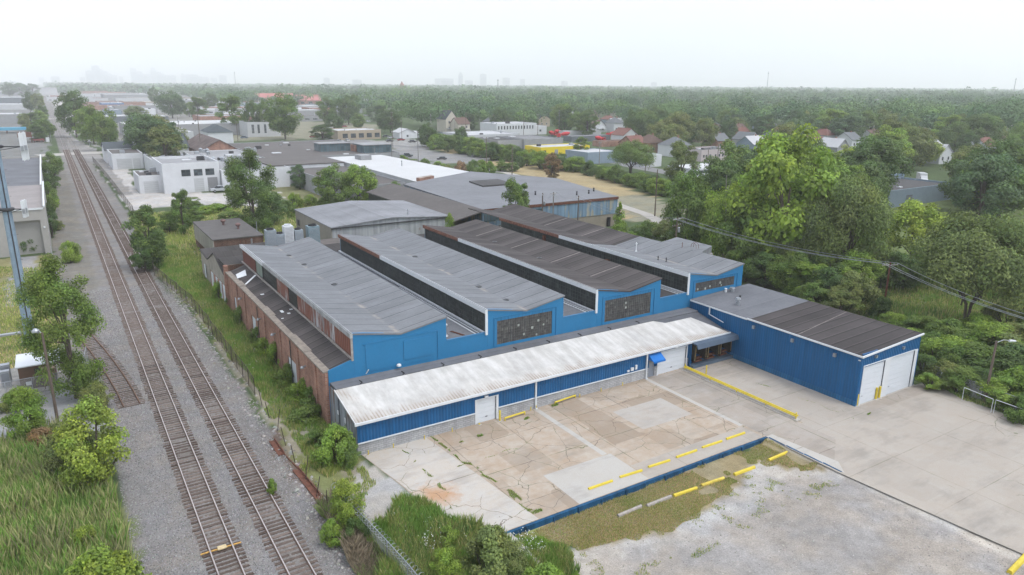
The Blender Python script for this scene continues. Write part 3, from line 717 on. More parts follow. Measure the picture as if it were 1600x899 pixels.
vent_pipe(70.2, 72.8, 8.55, .35, .06, M_metaldark); vent_pipe(70.6, 71.6, 8.5, .35, .06, M_metaldark)
vent_pipe(77.2, 75.2, 9.0, .9, .05, M_rust, False)
b = MB()
for dx in (0, .5): b.tube([(78.6 + dx, 73.6, 8.2), (78.6 + dx, 73.8, 9.6), (78.6 + dx, 74.3, 9.9), (78.6 + dx, 74.7, 9.6), (78.6 + dx, 74.8, 8.9)], .03, 6)
part(b, 'roof_ladder', M_rust)
vent_pipe(23.8, 119.5, 6.0, 1.9, .05, M_rust, False); vent_pipe(24.5, 119.0, 6.0, 1.9, .05, M_rust, False)
b = MB(); b.tube([(23.2, 63.5, 4.75), (23.4, 63.3, 5.2)], .05, 6); part(b, 'conduit', M_white)
b = MB(); b.lathe(26.6, 63.3, [(.05, 5.2), (.22, 5.1), (.25, 4.95)], 10); part(b, 'wall_lamp', M_white)
b = MB()
for i in range(3): b.tube([(34.0 + .12 * i, 66.5, 6.33), (34.6 + .12 * i, 64.6, 6.33)], .03, 5)
part(b, 'loose_pipe', M_rust)

# ---------------------------------------------------------------- front loading shed
shed = world_thing('loading_shed', 'low blue and white loading shed with a long stained white corrugated roof', 'loading shed', (43, 60, 0))
YS = 56.7
holes = [(31.85, 34.0, 0, 2.5), (54.25, 55.15, 0, 2.15), (55.7, 60.1, 0, 2.75)]
b = MB(); xz_wall(b, YS, YS + .25, 19.6, 60.5, 0, 1.15, holes); part(b, 'block_wall', M_block, shed)
b = MB(); xz_wall(b, YS - .03, YS + .2, 19.6, 60.5, 1.24, 3.12, [(a, c, 0 if z0 == 0 else z0, z1) for a, c, z0, z1 in holes]); part(b, 'blue_siding', M_blue, shed)
b = MB(); b.box(31.6, 31.85, YS - .06, YS + .1, 0, 2.6); b.box(34.0, 34.25, YS - .06, YS + .1, 0, 2.6); b.box(31.85, 34.0, YS - .06, YS + .1, 2.5, 2.6)
b.box(55.55, 55.7, YS - .06, YS + .1, 0, 2.85); b.box(60.1, 60.25, YS - .06, YS + .1, 0, 2.85); b.box(55.7, 60.1, YS - .06, YS + .1, 2.75, 2.85); part(b, 'door_trim', M_white, shed)
b = MB(); xz_wall(b, YS - .12, YS + .05, 19.6, 53.9, 1.15, 1.24, [(31.6, 34.25, 0, 3)]); part(b, 'wall_ledge', M_white, shed)
for (a, c, z0, z1) in (holes[0], holes[2]):
    b = MB(); n = int((z1 - z0) / .5)
    for i in range(n): b.box(a, c, YS + .1, YS + .16, z0 + (z1 - z0) / n * i + .012, z0 + (z1 - z0) / n * (i + 1) - .012)
    b.box(a, c, YS + .13, YS + .2, z0, z1)
    o = part(b, 'garage_door', M_door, shed)
    h = MB(); h.box((a + c) / 2 - .12, (a + c) / 2 + .12, YS + .05, YS + .1, .5, .56); h.build('door_handle', M_metaldark, o)
b = MB(); b.box(54.25, 55.15, YS + .1, YS + .16, 0, 2.15); o = part(b, 'entry_door', plain('grey painted door', (.30, .33, .38), .6, .1), shed)
h = MB(); h.box(55.0, 55.06, YS + .04, YS + .1, 1.0, 1.1); h.build('door_handle', M_galv, o)
b = MB(); b.poly([(54.1, YS - .05, 2.85), (55.9, YS - .05, 2.85), (55.9, YS - .95, 2.25), (54.1, YS - .95, 2.25)]); b.poly([(54.1, YS - .05, 2.85), (54.1, YS - .95, 2.25), (54.1, YS - .05, 2.25)]); b.poly([(55.9, YS - .05, 2.85), (55.9, YS - .05, 2.25), (55.9, YS - .95, 2.25)]); b.box(54.1, 55.9, YS - .97, YS - .93, 2.05, 2.26)
part(b, 'awning', plain('bright blue canvas', (.01, .17, .55), .7, .08), shed)
for x in (38.6, 53.75):
    b = MB(); b.box(x, x + .16, YS - .2, YS - .05, .12, 3.15); b.box(x - .03, x + .19, YS - .35, YS - .03, 0.03, .14); part(b, 'downspout', M_white, shed)
for x in (32.8, 58.3, 20.5 + 0, 44.5):
    if x in (20.5, 44.5): continue
    b = MB(); b.box(x - .18, x + .18, YS - .25, YS - .03, 2.68 if x < 40 else 2.9, 2.86 if x < 40 else 3.06); part(b, 'wall_lamp', M_white, shed)
b = MB(); b.box(51.5, 51.9, YS - .16, YS - .03, 1.45, 1.8); b.box(52.15, 52.4, YS - .16, YS - .03, 1.5, 2.0); b.box(51.0, 51.3, YS - .13, YS - .03, 1.4, 1.6); part(b, 'meter_box', M_white, shed)
# roof: slope from the eave at 3.3 m up to 4.45 m
def zr(y): return 3.32 + (y - 56.45) * (4.5 - 3.32) / (61.8 - 56.45)
b = MB(); R = [(19.35, 56.45), (66.6, 56.45), (66.0, 58.2), (64.4, 61.4), (59.6, 60.4), (58.5, 61.8), (19.35, 61.8)]
R = [(19.35, 56.45), (66.9, 56.45), (64.9, 60.9), (60.6, 60.9), (59.4, 61.8), (19.35, 61.8)]
b.poly([(x, y, zr(y)) for x, y in R]); n = len(R)
b.v += [(x, y, zr(y) - .1) for x, y in R]
for i in range(n): j = (i + 1) % n; b.f.append((i, n + i, n + j, j))
part(b, 'corrugated_roof', M_whiteroof, shed)
b = MB(); b.ext([(56.5, 3.18), (61.9, 4.36), (63.7, 4.44), (63.7, 4.30), (61.9, 4.2), (56.5, 3.0)], 'x', 19.6, 67.2); part(b, 'membrane_roof', plain('dark grey roof membrane', (.115, .12, .135), .9, .2, .7), shed)
b = MB(); b.box(19.6, 67.2, 61.9, 63.68, 4.36, 4.53)
part(b, 'upper_membrane_strip', M_memb2, shed)
b = MB(); rr = random.Random(3)
for x in np.arange(22, 60, 4.4): b.tube([(x, 61.9, 4.56), (x + .25, 62.1, 4.57), (x + .2, 62.7, 4.57)], .05, 5)
part(b, 'roof_cable', M_black, shed)
b = MB(); b.box(19.3, 67.1, 56.3, 56.42, 3.10, 3.34); part(b, 'white_gutter', M_white, shed)
# left end wall of grey sheets, some slid open
b = MB(); b.ext([(56.95, -.2), (63.75, -.2), (63.75, 4.28), (61.8, 4.28), (56.95, 3.15)], 'x', 19.62, 19.75); part(b, 'end_wall', plain('dark board wall', (.05, .045, .04), .9, .3), shed)
b = MB()
for (a, c) in ((56.75, 58.3), (58.45, 59.1), (59.3, 60.9), (61.3, 62.0), (62.05, 63.6)):
    b.ext([(a, 0), (c, 0), (c, min(4.25, zr(c) - .12)), (a, min(4.2, zr(a) - .12))], 'x', 19.5, 19.6)
part(b, 'end_wall_sheeting', M_sidegrey, shed)
b = MB(); b.box(19.46, 19.5, 59.3, 59.6, 2.1, 2.6); b.box(19.46, 19.5, 61.2, 61.5, 2.2, 2.6); b.tube([(19.4, 56.4, 3.3), (19.42, 61.9, 4.5)], .04, 6); part(b, 'loose_flashing', M_white, shed)
# loading docks --------------------------------------------------------
b = MB(); b.box(60.5, 60.75, YS - .25, YS + .2, 0, 3.1); b.box(60.4, 67.4, 57.9, 58.1, 1.1, 3.2); b.box(60.6, 67.4, 56.9, 58.0, 0, 1.05); part(b, 'dock_wall', M_blue, shed)
b = MB(); b.box(60.7, 67.4, 55.55, 57.9, 3.02, 3.12); b.ext([(55.3, 2.62), (55.55, 3.14), (57.9, 3.30), (57.9, 3.12), (55.6, 3.0), (55.42, 2.62)], 'x', 60.6, 69.0) ; part(b, 'dock_canopy', plain('faded blue grey canopy', (.085, .12, .17), .7, .15), shed)
for i in range(3):
    x = 60.95 + i * 2.15
    b = MB(); b.box(x + .35, x + 1.45, 57.82, 57.88, 1.1, 2.85); o = part(b, 'dock_door', M_door, shed)
    b = MB(); b.box(x + 1.05, x + 1.75, 57.5, 57.8, 1.1, 2.9); b.build('dock_curtain', plain('deep blue curtain', (.01, .06, .25), .7, .1), o)
    b = MB(); b.box(x, x + .3, 56.15, 57.5, .75, 2.85); b.box(x + 1.75, x + 2.0, 56.15, 57.5, .75, 2.85); b.box(x + .3, x + 1.75, 56.2, 57.5, 2.62, 2.9); part(b, 'dock_seal', plain('torn black dock seal', (.028, .024, .02), .95, .5, 4), shed)
    b = MB(); b.tube([(x + .05, 56.1, .9), (x + .12, 56.08, 2.7)], .06, 5); b.tube([(x + 1.9, 56.1, 1.0), (x + 1.85, 56.08, 2.8)], .045, 5); part(b, 'torn_foam', plain('exposed yellow foam', (.25, .19, .10), .95, .5, 5), shed)
    b = MB(); b.box(x + .4, x + 1.7, 56.55, 57.0, .82, 1.0); b.box(x + .4, x + 1.7, 56.5, 56.9, .45, .62); part(b, 'dock_bumper', plain('rusty dock leveller', (.20, .075, .045), .9, .35, 3), shed)
b = MB(); b.box(60.6, 67.4, 55.9, 57.0, 0, .35); part(b, 'dock_kerb', plain('blue grey kerb', (.10, .14, .19), .8, .3), shed)

# ---------------------------------------------------------------- annex
anx = world_thing('garage_annex', 'flat roofed blue metal annex with dark felt roof and two tall white doors', 'garage building', (73, 50, 0))
AX0, AX1, AY0, AY1 = 67.55, 78.3, 39.6, 63.7
b = MB(); b.box(AX0, AX0 + .2, AY0, AY1, 0, 5.55); part(b, 'side_wall', M_annex, anx)
b = MB(); b.box(AX0 - .07, AX0, AY0 - .02, AY1 - 7.2, 0, .55); b.box(AX0 - .1, AX0 - .07, 45.0, 50.0, 0, .12); part(b, 'wall_base', corrugated('blue wall base', (.025, .15, .32), .32), anx)
dh = [(68.15, 71.9, 0, 4.25), (73.0, 77.5, 0, 4.35)]
b = MB(); xz_wall(b, AY0, AY0 + .2, AX0 + .2, AX1, 0, 5.75, dh); part(b, 'front_wall', M_blue, anx)
b = MB(); b.box(AX1 - .2, AX1, AY0 + .2, AY1, 0, 5.6); b.box(AX0, AX1, AY1, AY1 + .08, 0, 5.3); part(b, 'rear_wall', M_annex, anx)
b = MB(); b.box(71.9, 72.95, AY0 - .05, AY0 + .1, 0, 4.35); b.box(77.5, 78.05, AY0 - .04, AY0 + .1, 0, 4.4); b.box(68.0, 68.15, AY0 - .05, AY0 + .1, 0, 4.3); b.box(68.0, 77.6, AY0 - .05, AY0 + .05, 4.35, 4.45); part(b, 'door_trim', M_white, anx)
for (a, c, z0, z1) in dh:
    b = MB(); n = 8
    for i in range(n): b.box(a, c, AY0 + .08, AY0 + .13, z1 / n * i + .01, z1 / n * (i + 1) - .01)
    b.box(a, c, AY0 + .11, AY0 + .2, 0, z1); o = part(b, 'garage_door', M_door, anx)
    h = MB(); h.box(a + .3, a + .5, AY0 + .02, AY0 + .08, .9, .96); h.build('door_handle', M_galv, o)
# roof slightly tilted: high on the right
def annexz(x, y): return 5.66 + (x - AX0) * .05
for (y0, y1, m, nm) in ((AY0 - .1, 54.0, M_feltannex, 'felt_roof'), (54.0, AY1 - .12, M_memb2, 'grey_roof')):
    b = MB(); b.ext([(AX0 - .15, 5.60), (AX1 + .15, 6.16), (AX1 + .15, 5.98), (AX0 - .15, 5.42)], 'y', y0, y1); part(b, nm, m, anx)
b = MB(); b.quad((AX0, 47.3, 5.63), (AX1, 48.6, 6.18), (AX1, 48.75, 6.18), (AX0, 47.45, 5.63)); part(b, 'roof_seam', M_lap, anx)
b = MB(); b.box(AX0 - .26, AX0 - .16, AY0 - .2, 54.3, 5.48, 5.66); b.box(AX0 - .24, AX0 - .18, 54.3, AY1 - .2, 5.40, 5.58); part(b, 'white_gutter', M_white, anx)
b = MB(); b.ext([(AX0 - .2, 5.46), (AX1 + .17, 6.02), (AX1 + .17, 6.20), (AX0 - .2, 5.66)], 'y', AY0 - .22, AY0 - .1); part(b, 'white_fascia', M_white, anx)
b = MB(); b.box(AX0 - .22, AX0 - .12, 60.1, 60.25, 4.5, 5.4); b.tube([(AX0 - .15, 60.2, 4.5), (AX0 - .2, 57.8, 4.1)], .06, 6); part(b, 'downspout', M_white, anx)
for (x, y, z) in ((AX0 - .12, 53.3, 4.6), (AX0 - .12, 47.9, 4.6), (AX0 - .12, 42.6, 4.6)):
    b = MB(); b.box(x - .14, x + .1, y - .15, y + .15, z, z + .38); part(b, 'wall_lamp', M_galv, anx)
for x in (69.9, 74.9):
    b = MB(); b.box(x - .15, x + .15, AY0 - .2, AY0, 5.0, 5.3); part(b, 'wall_lamp', M_galv, anx)
b = MB(); b.box(AX0 - .14, AX0 - .02, AY0 + .1, AY0 + .3, 5.05, 5.15); part(b, 'corner_bracket', M_white, anx)
def rvent(x, y, z, r, h, parent, m=M_galv):
    b = MB(); b.lathe(x, y, [(r, z), (r, z + h * .5), (r * .65, z + h * .5), (r * .65, z + h * .75), (r * 1.25, z + h * .78), (r * 1.1, z + h)], 12); return part(b, 'roof_vent', m, parent)
rvent(70.3, 58.3, 5.75, .27, .95, anx); rvent(74.0, 62.5, 5.9, .3, .6, anx); rvent(72.9, 60.2, 5.85, .1, .3, anx, M_metaldark); rvent(73.2, 62.9, 5.9, .15, .5, anx, M_white)

# ---------------------------------------------------------------- older rear-left part
old = world_thing('rear_workshop', 'old beige and brick workshop with small gables behind the factory hall', 'workshop', (24, 120, 0))
b = MB(); b.ext([(109.3, 0), (109.3, 5.1), (110.8, 4.7), (117.8, 6.6), (124.0, 4.3), (130.5, 4.7), (130.5, 0)], 'x', 19.3, 19.5); part(b, 'gable_wall', plain('stained beige render', (.36, .33, .28), .9, .25, .8), old)
b = MB(); b.box(19.18, 19.3, 109.3, 122, 0, 3.0); part(b, 'brick_base', M_brick, old)
for (y, z0, w) in ((110.5, .2, 1.3), (113.0, 0, 1.2), (116.0, 0, 1.2), (119.3, 0, 1.6), (126, .8, .8)):
    b = MB(); b.box(19.1, 19.17, y, y + w, z0, 3.0); part(b, 'boarded_door', M_door, old)
b = MB(); b.ext([(109.3, 5.0), (109.3, 5.14), (110.8, 4.8), (117.8, 6.72), (124.0, 4.42), (130.6, 4.82), (130.6, 4.7), (124.0, 4.3), (117.8, 6.6), (110.8, 4.68)], 'x', 19.15, 32.0); part(b, 'gable_roof', M_feltx, old)
b = MB(); b.box(19.5, 31.5, 130.3, 130.5, 0, 4.7); b.box(31.4, 31.6, 109.5, 130.5, 0, 4.4); part(b, 'rear_wall', M_brickdark, old)
sb = world_thing('brick_outbuilding', 'small flat roofed brick and metal outbuilding with two turbine vents on its roof', 'outbuilding', (26.8, 147, 0))
b = MB(); b.box(22.6, 31.1, 136.6, 136.9, 0, 4.8); b.box(31.0, 31.3, 136.6, 157, 0, 4.8); b.box(22.6, 31.1, 156.8, 157, 0, 4.8); b.box(22.55, 22.7, 136.7, 157, 0, 1.6); part(b, 'brick_wall', M_brickdark, sb)
b = MB(); b.box(22.45, 22.6, 136.6, 157, 1.6, 4.8); part(b, 'metal_siding', M_beige, sb)
b = MB(); b.box(22.35, 31.4, 136.4, 157.1, 4.8, 5.0); part(b, 'flat_roof', plain('brown grey roof', (.13, .12, .115), .9, .2, .5), sb)
for (x, y) in ((27.0, 150.3), (28.6, 144.6)):
    b = MB(); b.cyl(x, y, 5.0, 5.5, .22, 10); b.lathe(x, y, [(.3, 5.5), (.5, 5.75), (.5, 5.95), (.3, 6.15), (.1, 6.2)], 12); part(b, 'turbine_vent', plain('brown turbine steel', (.20, .12, .11), .6, .2, 5), sb)
b = MB(); b.cyl(31.0, 139.8, 5, 7.0, .06, 8); part(b, 'vent_pipe', M_galv, sb)
b = MB(); b.cyl(29.0, 135.8, 0, 4.6, .15, 8); part(b, 'vent_pipe', M_galv, sb)
# ================================================================== RAILWAY
def rail_mesh(pts, off):
    P = [Vector(p) for p in pts]; b = MB(); prof = [(-.07, .02), (-.07, .05), (-.03, .07), (-.03, .13), (-.045, .15), (-.045, .19), (.045, .19), (.045, .15), (.03, .13), (.03, .07), (.07, .05), (.07, .02)]
    k = len(prof)
    for i, p in enumerate(P):
        d = (P[min(i + 1, len(P) - 1)] - P[max(i - 1, 0)]).normalized(); n = Vector((d.y, -d.x))
        for (u, z) in prof: q = p + n * (off + u); b.v.append((q.x, q.y, z + .03))
    for i in range(len(P) - 1):
        for j in range(k): a = i * k + j; c = i * k + (j + 1) % k; b.f.append((a, c, c + k, a + k))
    b.f.append(tuple(reversed(range(k))))
    return b
def sleeper_mb(x, y, ang, L, rr):
    b = MB(); w = rr.uniform(.11, .135); c, s = math.cos(ang), math.sin(ang); t = rr.uniform(-.02, .02); zz = rr.uniform(.045, .085)
    pts = [(-L / 2, -w + t), (L / 2, -w - t), (L / 2, w - t), (-L / 2, w + t)]
    b.prism([(x + c * u - s * v, y + s * u + c * v) for u, v in pts], -.08, zz)
    return b
tie_me = []
for i in range(6):
    rr = random.Random(i); b = MB(); w = rr.uniform(.11, .135); L = rr.uniform(2.5, 2.75)
    n = 5; top = []
    b.prism([(-L / 2, -w), (-L / 6, -w - rr.uniform(0, .01)), (L / 6, -w), (L / 2, -w + rr.uniform(0, .02)), (L / 2 - rr.uniform(0, .05), w), (L / 5, w), (-L / 5, w), (-L / 2 + rr.uniform(0, .05), w)], -.1, .07)
    me = bpy.data.meshes.new('sleeper'); me.from_pydata(b.v, [], b.f); me.materials.append(M_tie); tie_me.append(me)
M_bed = None
def track(name, label, xc, group):
    t = world_thing(name, label, 'railway track', (xc, 45, 0), group)
    ys = [8, 20, 60, 120, 200, 300, 500, 800, 1200, 2500]
    for off in (-.7525, .7525):
        o = rail_mesh([(xc, y) for y in ys], off).build('rail', M_railside, t)
        b = MB(); b.box(xc + off - .043, xc + off + .043, 8, 2500, .2205, .2235); b.build('rail_head', M_rail, o)
        o.data.transform(Matrix.Identity(4))
    rr = random.Random(int(xc * 10)); rest = MB(); y = 18.0; n = 0
    while y < 420:
        off = rr.uniform(-.06, .06); a = rr.uniform(-.018, .018)
        if 38 <= y and n < 100:
            o = bpy.data.objects.new('sleeper', tie_me[rr.randrange(6)]); col.objects.link(o); o.parent = t; o.location = (off, y - 45, rr.uniform(-.03, .015)); o.rotation_euler = (0, 0, a); n += 1
        else:
            b = sleeper_mb(xc + off, y, a, rr.uniform(2.5, 2.75), rr); k = len(rest.v); rest.v += b.v; rest.f += [tuple(q + k for q in f) for f in b.f]
        y += .53 + rr.uniform(-.035, .035)
    tag(rest.build('sleepers', M_tie, t), kind='stuff')
    return t
track('railway_track', 'left main line track of steel rails on worn timber sleepers', 6.39, 'main line railway tracks')
track('railway_track', 'right main line track, the one nearer the brick factory', 10.45, 'main line railway tracks')
sp = [(3.45, 78.9), (3.2, 83), (2.75, 88), (2.2, 93), (1.5, 98.5), (.6, 104.5), (-.4, 111)]
t = world_thing('siding_track', 'short rusty stub of disused siding curving off beside the left track', 'railway track', (3, 84, 0))
for off in (-.7525, .7525): rail_mesh(sp, off).build('rail', M_railside, t)
rr = random.Random(5)
for i in range(52):
    f = i / 52 * (len(sp) - 1); k = int(f); a = Vector(sp[k]); c = Vector(sp[min(k + 1, len(sp) - 1)]); p = a.lerp(c, f - k); d = (c - a).normalized()
    o = bpy.data.objects.new('sleeper', tie_me[rr.randrange(6)]); col.objects.link(o); o.parent = t; o.location = (p.x - 3, p.y - 84, -.03); o.rotation_euler = (0, 0, math.atan2(d.y, d.x) - PI / 2 + rr.uniform(-.05, .05))
yy = g(345, 860)[1]
t = world_thing('track_marker_strip', 'yellow orange painted metal strip lying across the left track in the foreground', 'track marker', (6.4, yy, 0))
M_or = plain('orange yellow worn paint', (.62, .36, .10), .8, .35, 6)
b = MB(); b.box(5.0, 7.75, yy - .07, yy + .07, .12, .17); b.build('strip', M_or, t)
b = MB(); b.box(6.15, 6.75, yy - .22, yy + .22, .17, .24); b.build('plate', plain('pale yellow box', (.66, .52, .30), .8, .2, 5), t)
# stones: loose ballast lumps near the camera as one mass
def stones(name, n, box, smin, smax, colr, seed, mask=None):
    r = np.random.default_rng(seed); x = r.uniform(box[0], box[1], n); y = box[2] + (box[3] - box[2]) * r.uniform(0, 1, n) ** 1.5
    if mask is not None: k = mask(x, y); x = x[k]; y = y[k]; n = len(x)
    s = r.uniform(smin, smax, n) * (1 + .004 * (y - 40).clip(0, 200))
    base = np.array([(-1, -1, 0), (1, -1, 0), (1, 1, 0), (-1, 1, 0), (-.6, -.6, 1), (.6, -.7, .9), (.5, .6, 1), (-.6, .6, .8)], float)
    a = r.uniform(0, 6.28, n); ca, sa = np.cos(a), np.sin(a)
    V = base[None] * r.uniform(.6, 1.2, (n, 8, 3)) * s[:, None, None]
    X = V[..., 0] * ca[:, None] - V[..., 1] * sa[:, None] + x[:, None]; Y = V[..., 0] * sa[:, None] + V[..., 1] * ca[:, None] + y[:, None]; Z = V[..., 2] * .8 + gz(x, y)[:, None]
    F = np.array([(4, 5, 6, 7), (0, 1, 5, 4), (1, 2, 6, 5), (2, 3, 7, 6), (3, 0, 4, 7)]); FF = (F[None] + np.arange(n)[:, None, None] * 8).reshape(-1, 4)
    C = r.uniform(.55, 1.5, (n, 1)) * np.array(colr)[None] * r.normal(1, .04, (n, 3)); C = np.concatenate([C, np.ones((n, 1))], 1); C = np.repeat(C, 8, 0)
    t = NT(name + ' stone'); at = t.n('ShaderNodeAttribute', attribute_name='albedo'); m = t.done(at.outputs['Color'], .95, .1)
    return tag(np_mesh(name, np.stack([X, Y, Z], -1).reshape(-1, 3), FF, m, attr={'albedo': C}), kind='stuff')
stones('ballast_stones', 60000, (1.0, 14.0, 37, 130), .022, .055, (.25, .24, .235), 3)
stones('rubble', 700, (12.8, 15.0, 40, 130), .04, .15, (.30, .285, .265), 4)
stones('gravel_stones', 4000, (24, 56, 14, 38), .02, .05, (.38, .355, .33), 6, lambda x, y: inpoly(x, y, ZONES[17][0]) if len(ZONES) > 17 else x > 0)

# ================================================================== YARD THINGS
def stop_block(p0, p1, z, m, label, grp):
    a = Vector((*p0, z)); c = Vector((*p1, z)); L = (c - a).length; ang = math.atan2(c.y - a.y, c.x - a.x); mid = (a + c) / 2
    b = MB(); w = .11; pr = [(-w, 0), (w, 0), (w * .75, .13), (w * .45, .17), (-w * .45, .17), (-w * .75, .13)]
    b.ext(pr, 'x', -L / 2, L / 2); b.box(-L / 2 + .25, -L / 2 + .29, -.02, .02, .165, .18); b.box(L / 2 - .29, L / 2 - .25, -.02, .02, .165, .18)
    o = b.build('wheel_stop', m); o.location = mid; o.rotation_euler = (0, 0, ang); tag(o, label, 'wheel stop', grp)
    bev = o.modifiers.new('bevel', 'BEVEL'); bev.width = .015; bev.segments = 1
    return o
up = [((919.5, 765.5), (956.8, 752.6)), ((968.5, 747), (1003, 736.4)), ((1012.9, 731.2), (1046.5, 720.5)), ((1056.7, 715.9), (1088.5, 704.9)), ((1097, 700.6), (1127.7, 690.5)), ((1134.8, 687.4), (1163.5, 677.6))]
ords = ['leftmost', 'second', 'third', 'fourth', 'fifth', 'rightmost']
for i, (a, c) in enumerate(up):
    stop_block(g(*a), g(*c), .02, M_yellow, f'low yellow kerb stop above the blue wall, {ords[i]} from the left of six' if 0 < i < 5 else f'low yellow kerb stop above the blue wall, {ords[i]} of six', 'yellow wheel stops along the blue retaining wall')
lo = [((965.4, 807.8), (1002, 792.4)), ((1010.7, 791.8), (1048.7, 777)), ((1052.7, 776), (1088.5, 764)), ((1096, 760), (1130.8, 748.6)), ((1147, 742.8), (1178.8, 731.2)), ((1201, 720.5), (1229.7, 708.2))]
M_yw = plain('worn yellow paint on concrete', (.72, .55, .10), .8, .30, 3); M_bare = plain('bare concrete block', (.42, .38, .34), .9, .25, 3)
lbl = ['bare grey wheel stop at the left end of the grass strip', 'bare grey wheel stop, second from the left on the grass strip', 'yellow wheel stop on the grass beside the bare grey ones', 'yellow wheel stop with a worn bare top on the grass strip', 'thick yellow wheel stop at the edge of grass and pale gravel', 'yellow wheel stop farthest right on the grass strip, near the wall corner']
for i, (a, c) in enumerate(lo):
    p = g(*a, -.42); q = g(*c, -.42); z = float(gz((p[0] + q[0]) / 2, (p[1] + q[1]) / 2)); p = g(*a, z); q = g(*c, z)
    stop_block(p, q, z, M_bare if i < 2 else (M_yw if i == 3 else M_yellow), lbl[i], 'wheel stops along the grass strip').scale = (1, 1.4, 1.25)
p = g(1577, 896, -.1); q = g(1606, 866, -.1); stop_block(p, q, float(gz(*p)), M_yellow, 'large yellow concrete block at the lower right edge of the yard', 'wheel stops along the grass strip').scale = (1, 1.8, 1.7)
# retaining wall
rw = world_thing('retaining_wall', 'low blue painted timber retaining wall between concrete lot and gravel yard', 'retaining wall', (40, 39.9, -.6))
M_rw = plain('chipped blue timber', (.010, .085, .19), .8, .5, 1.6, streak=True)
x = 23.9; rr = random.Random(2)
while x < 53.9:
    w = min(rr.uniform(2.1, 2.6), 54.0 - x); o = rr.uniform(-.02, .05); tl = rr.uniform(-.03, .03)
    b = MB(); b.box(x, x + w - .02, 39.72 + o, 40.0, float(min(gz(x, 39), gz(x + w, 39))) - .25, .035 + rr.uniform(-.015, .02)); b.box(x + .02, x + .12, 39.66 + o, 39.72 + o, float(gz(x, 39)) - .1, -.02)
    b.build('wall_board', M_rw, rw); x += w
for i in range(4):
    y1 = 39.72 - i * 1.9; b = MB(); b.prism([(54.0 + .06 * i, y1), (54.0 + .06 * i, y1 - 1.85), (54.16 + .06 * i, y1 - 1.85), (54.2 + .06 * i, y1)], -.55, .03); b.build('wall_board', M_rw, rw)
b = MB(); b.box(23.6, 23.9, 39.7, 40.1, -.6, .06); b.box(20.6, 21.0, 40.5, 43.5, -.1, .05); b.build('wall_end', M_conc, rw)
p0, p1 = g(779, 824), g(848, 893); dv = Vector((p1[0] - p0[0], p1[1] - p0[1])).normalized(); nv = Vector((-dv.y, dv.x)) * .42
tag(MB().prism([(p0[0] - nv.x, p0[1] - nv.y), (p1[0] - nv.x, p1[1] - nv.y), (p1[0] + nv.x, p1[1] + nv.y), (p0[0] + nv.x, p0[1] + nv.y)], -.8, .02).build('concrete_kerb', M_conc), 'pale concrete kerb running from the lot corner into the weeds at the bottom', 'kerb')
# long yellow pipe barrier
br = world_thing('pipe_barrier', 'long yellow double pipe guard rail running out from the loading docks', 'guard rail', (59.6, 48, 0))
for dx, z in ((-.09, .38), (.09, .46)):
    b = MB(); b.tube([(59.6 + dx, 56.3, z), (59.6 + dx, 40.75, z)], .085, 10); b.build('pipe', M_yellow, br)
for y in (56.2, 52.3, 48.5, 44.6, 40.9):
    b = MB(); b.cyl(59.6, y, -.02, .36 if 41 < y < 56 else .78, .06, 8); b.build('post', M_yellow, br)
b = MB(); b.box(59.25, 59.95, 40.5, 57, .0, .10); b.build('kerb', M_conc, br)
bo = []
def bollard(px, py, h, r, label, m=None):
    x, y = g(px, py); t = thing('bollard', label, 'bollard', (x, y, 0), 0, 'yellow bollards'); ORG[t.name] = (0, 0, 0)
    b = MB(); b.lathe(0, 0, [(r, 0), (r, h - r * .5), (r * .8, h - r * .15), (r * .3, h)], 14); b.build('post', m or M_yellow, t)
    b = MB(); b.lathe(0, 0, [(r * 2.6, .015), (r * 2.5, .05), (r * 1.05, .055)], 10); b.build('footing', M_conc, t); return t
bollard(781, 658, 1.15, .10, 'tall yellow bollard right of the small white roller door')
bollard(749, 664, .18, .09, 'stub of yellow bollard left of the small white roller door')
bollard(1103, 586, 1.2, .08, 'slim yellow bollard standing beside the dock guard rail')
bollard(1338, 634, 1.35, .13, 'yellow bollard at the near corner of the blue annex')
bollard(1368, 624, 1.35, .13, 'left one of two yellow bollards between the annex doors')
bollard(1373, 622, 1.35, .13, 'right one of two yellow bollards between the annex doors')
bollard(1423, 601, 1.35, .14, 'yellow bollard right of the large annex door')
for px, py, tx in ((575, 710, 'nearest the left corner of the block wall'), (612, 697, 'second along the block wall from the left corner'), (659, 683, 'third along the block wall from the left corner'), (704, 673, 'last along the block wall before the roller door'), (828, 641, 'left of the first white downspout'), (835.5, 638, 'at the foot of the first white downspout'), (902, 619, 'at the right end of the second kerb pipe'), (937, 611, 'first one right of the second kerb pipe'), (971, 602, 'second one right of the second kerb pipe')):
    x, y = g(px, py); o = MB().cyl(0, 0, 0, .38, .045, 8).build('marker_post', M_yellow); o.location = (x, min(y, 56.45), 0); tag(o, 'short yellow marker stub ' + tx, 'marker post', 'short yellow stubs along the shed wall')
    c = MB().lathe(0, 0, [(.06, .36), (.06, .40), (.02, .43)], 8).build('cap', M_yellow, o)
for (a, c, tx) in (((789, 658), (820, 648), 'low yellow kerb pipe just right of the tall bollard'), ((867, 633), (899, 622), 'low yellow kerb pipe between the two white downspouts')):
    p = g(*a); q = g(*c); t = thing('kerb_pipe', tx, 'kerb pipe', (p[0], p[1], 0), 0, 'yellow kerb pipes'); ORG[t.name] = (p[0], p[1], 0)
    b = MB(); b.tube([(p[0], p[1], .3), (q[0], q[1], .3)], .09, 10); b.build('pipe', M_yellow, t)
    for s in (p, q): b = MB(); b.cyl(s[0], s[1], 0, .3, .06, 8); b.build('post', M_yellow, t)
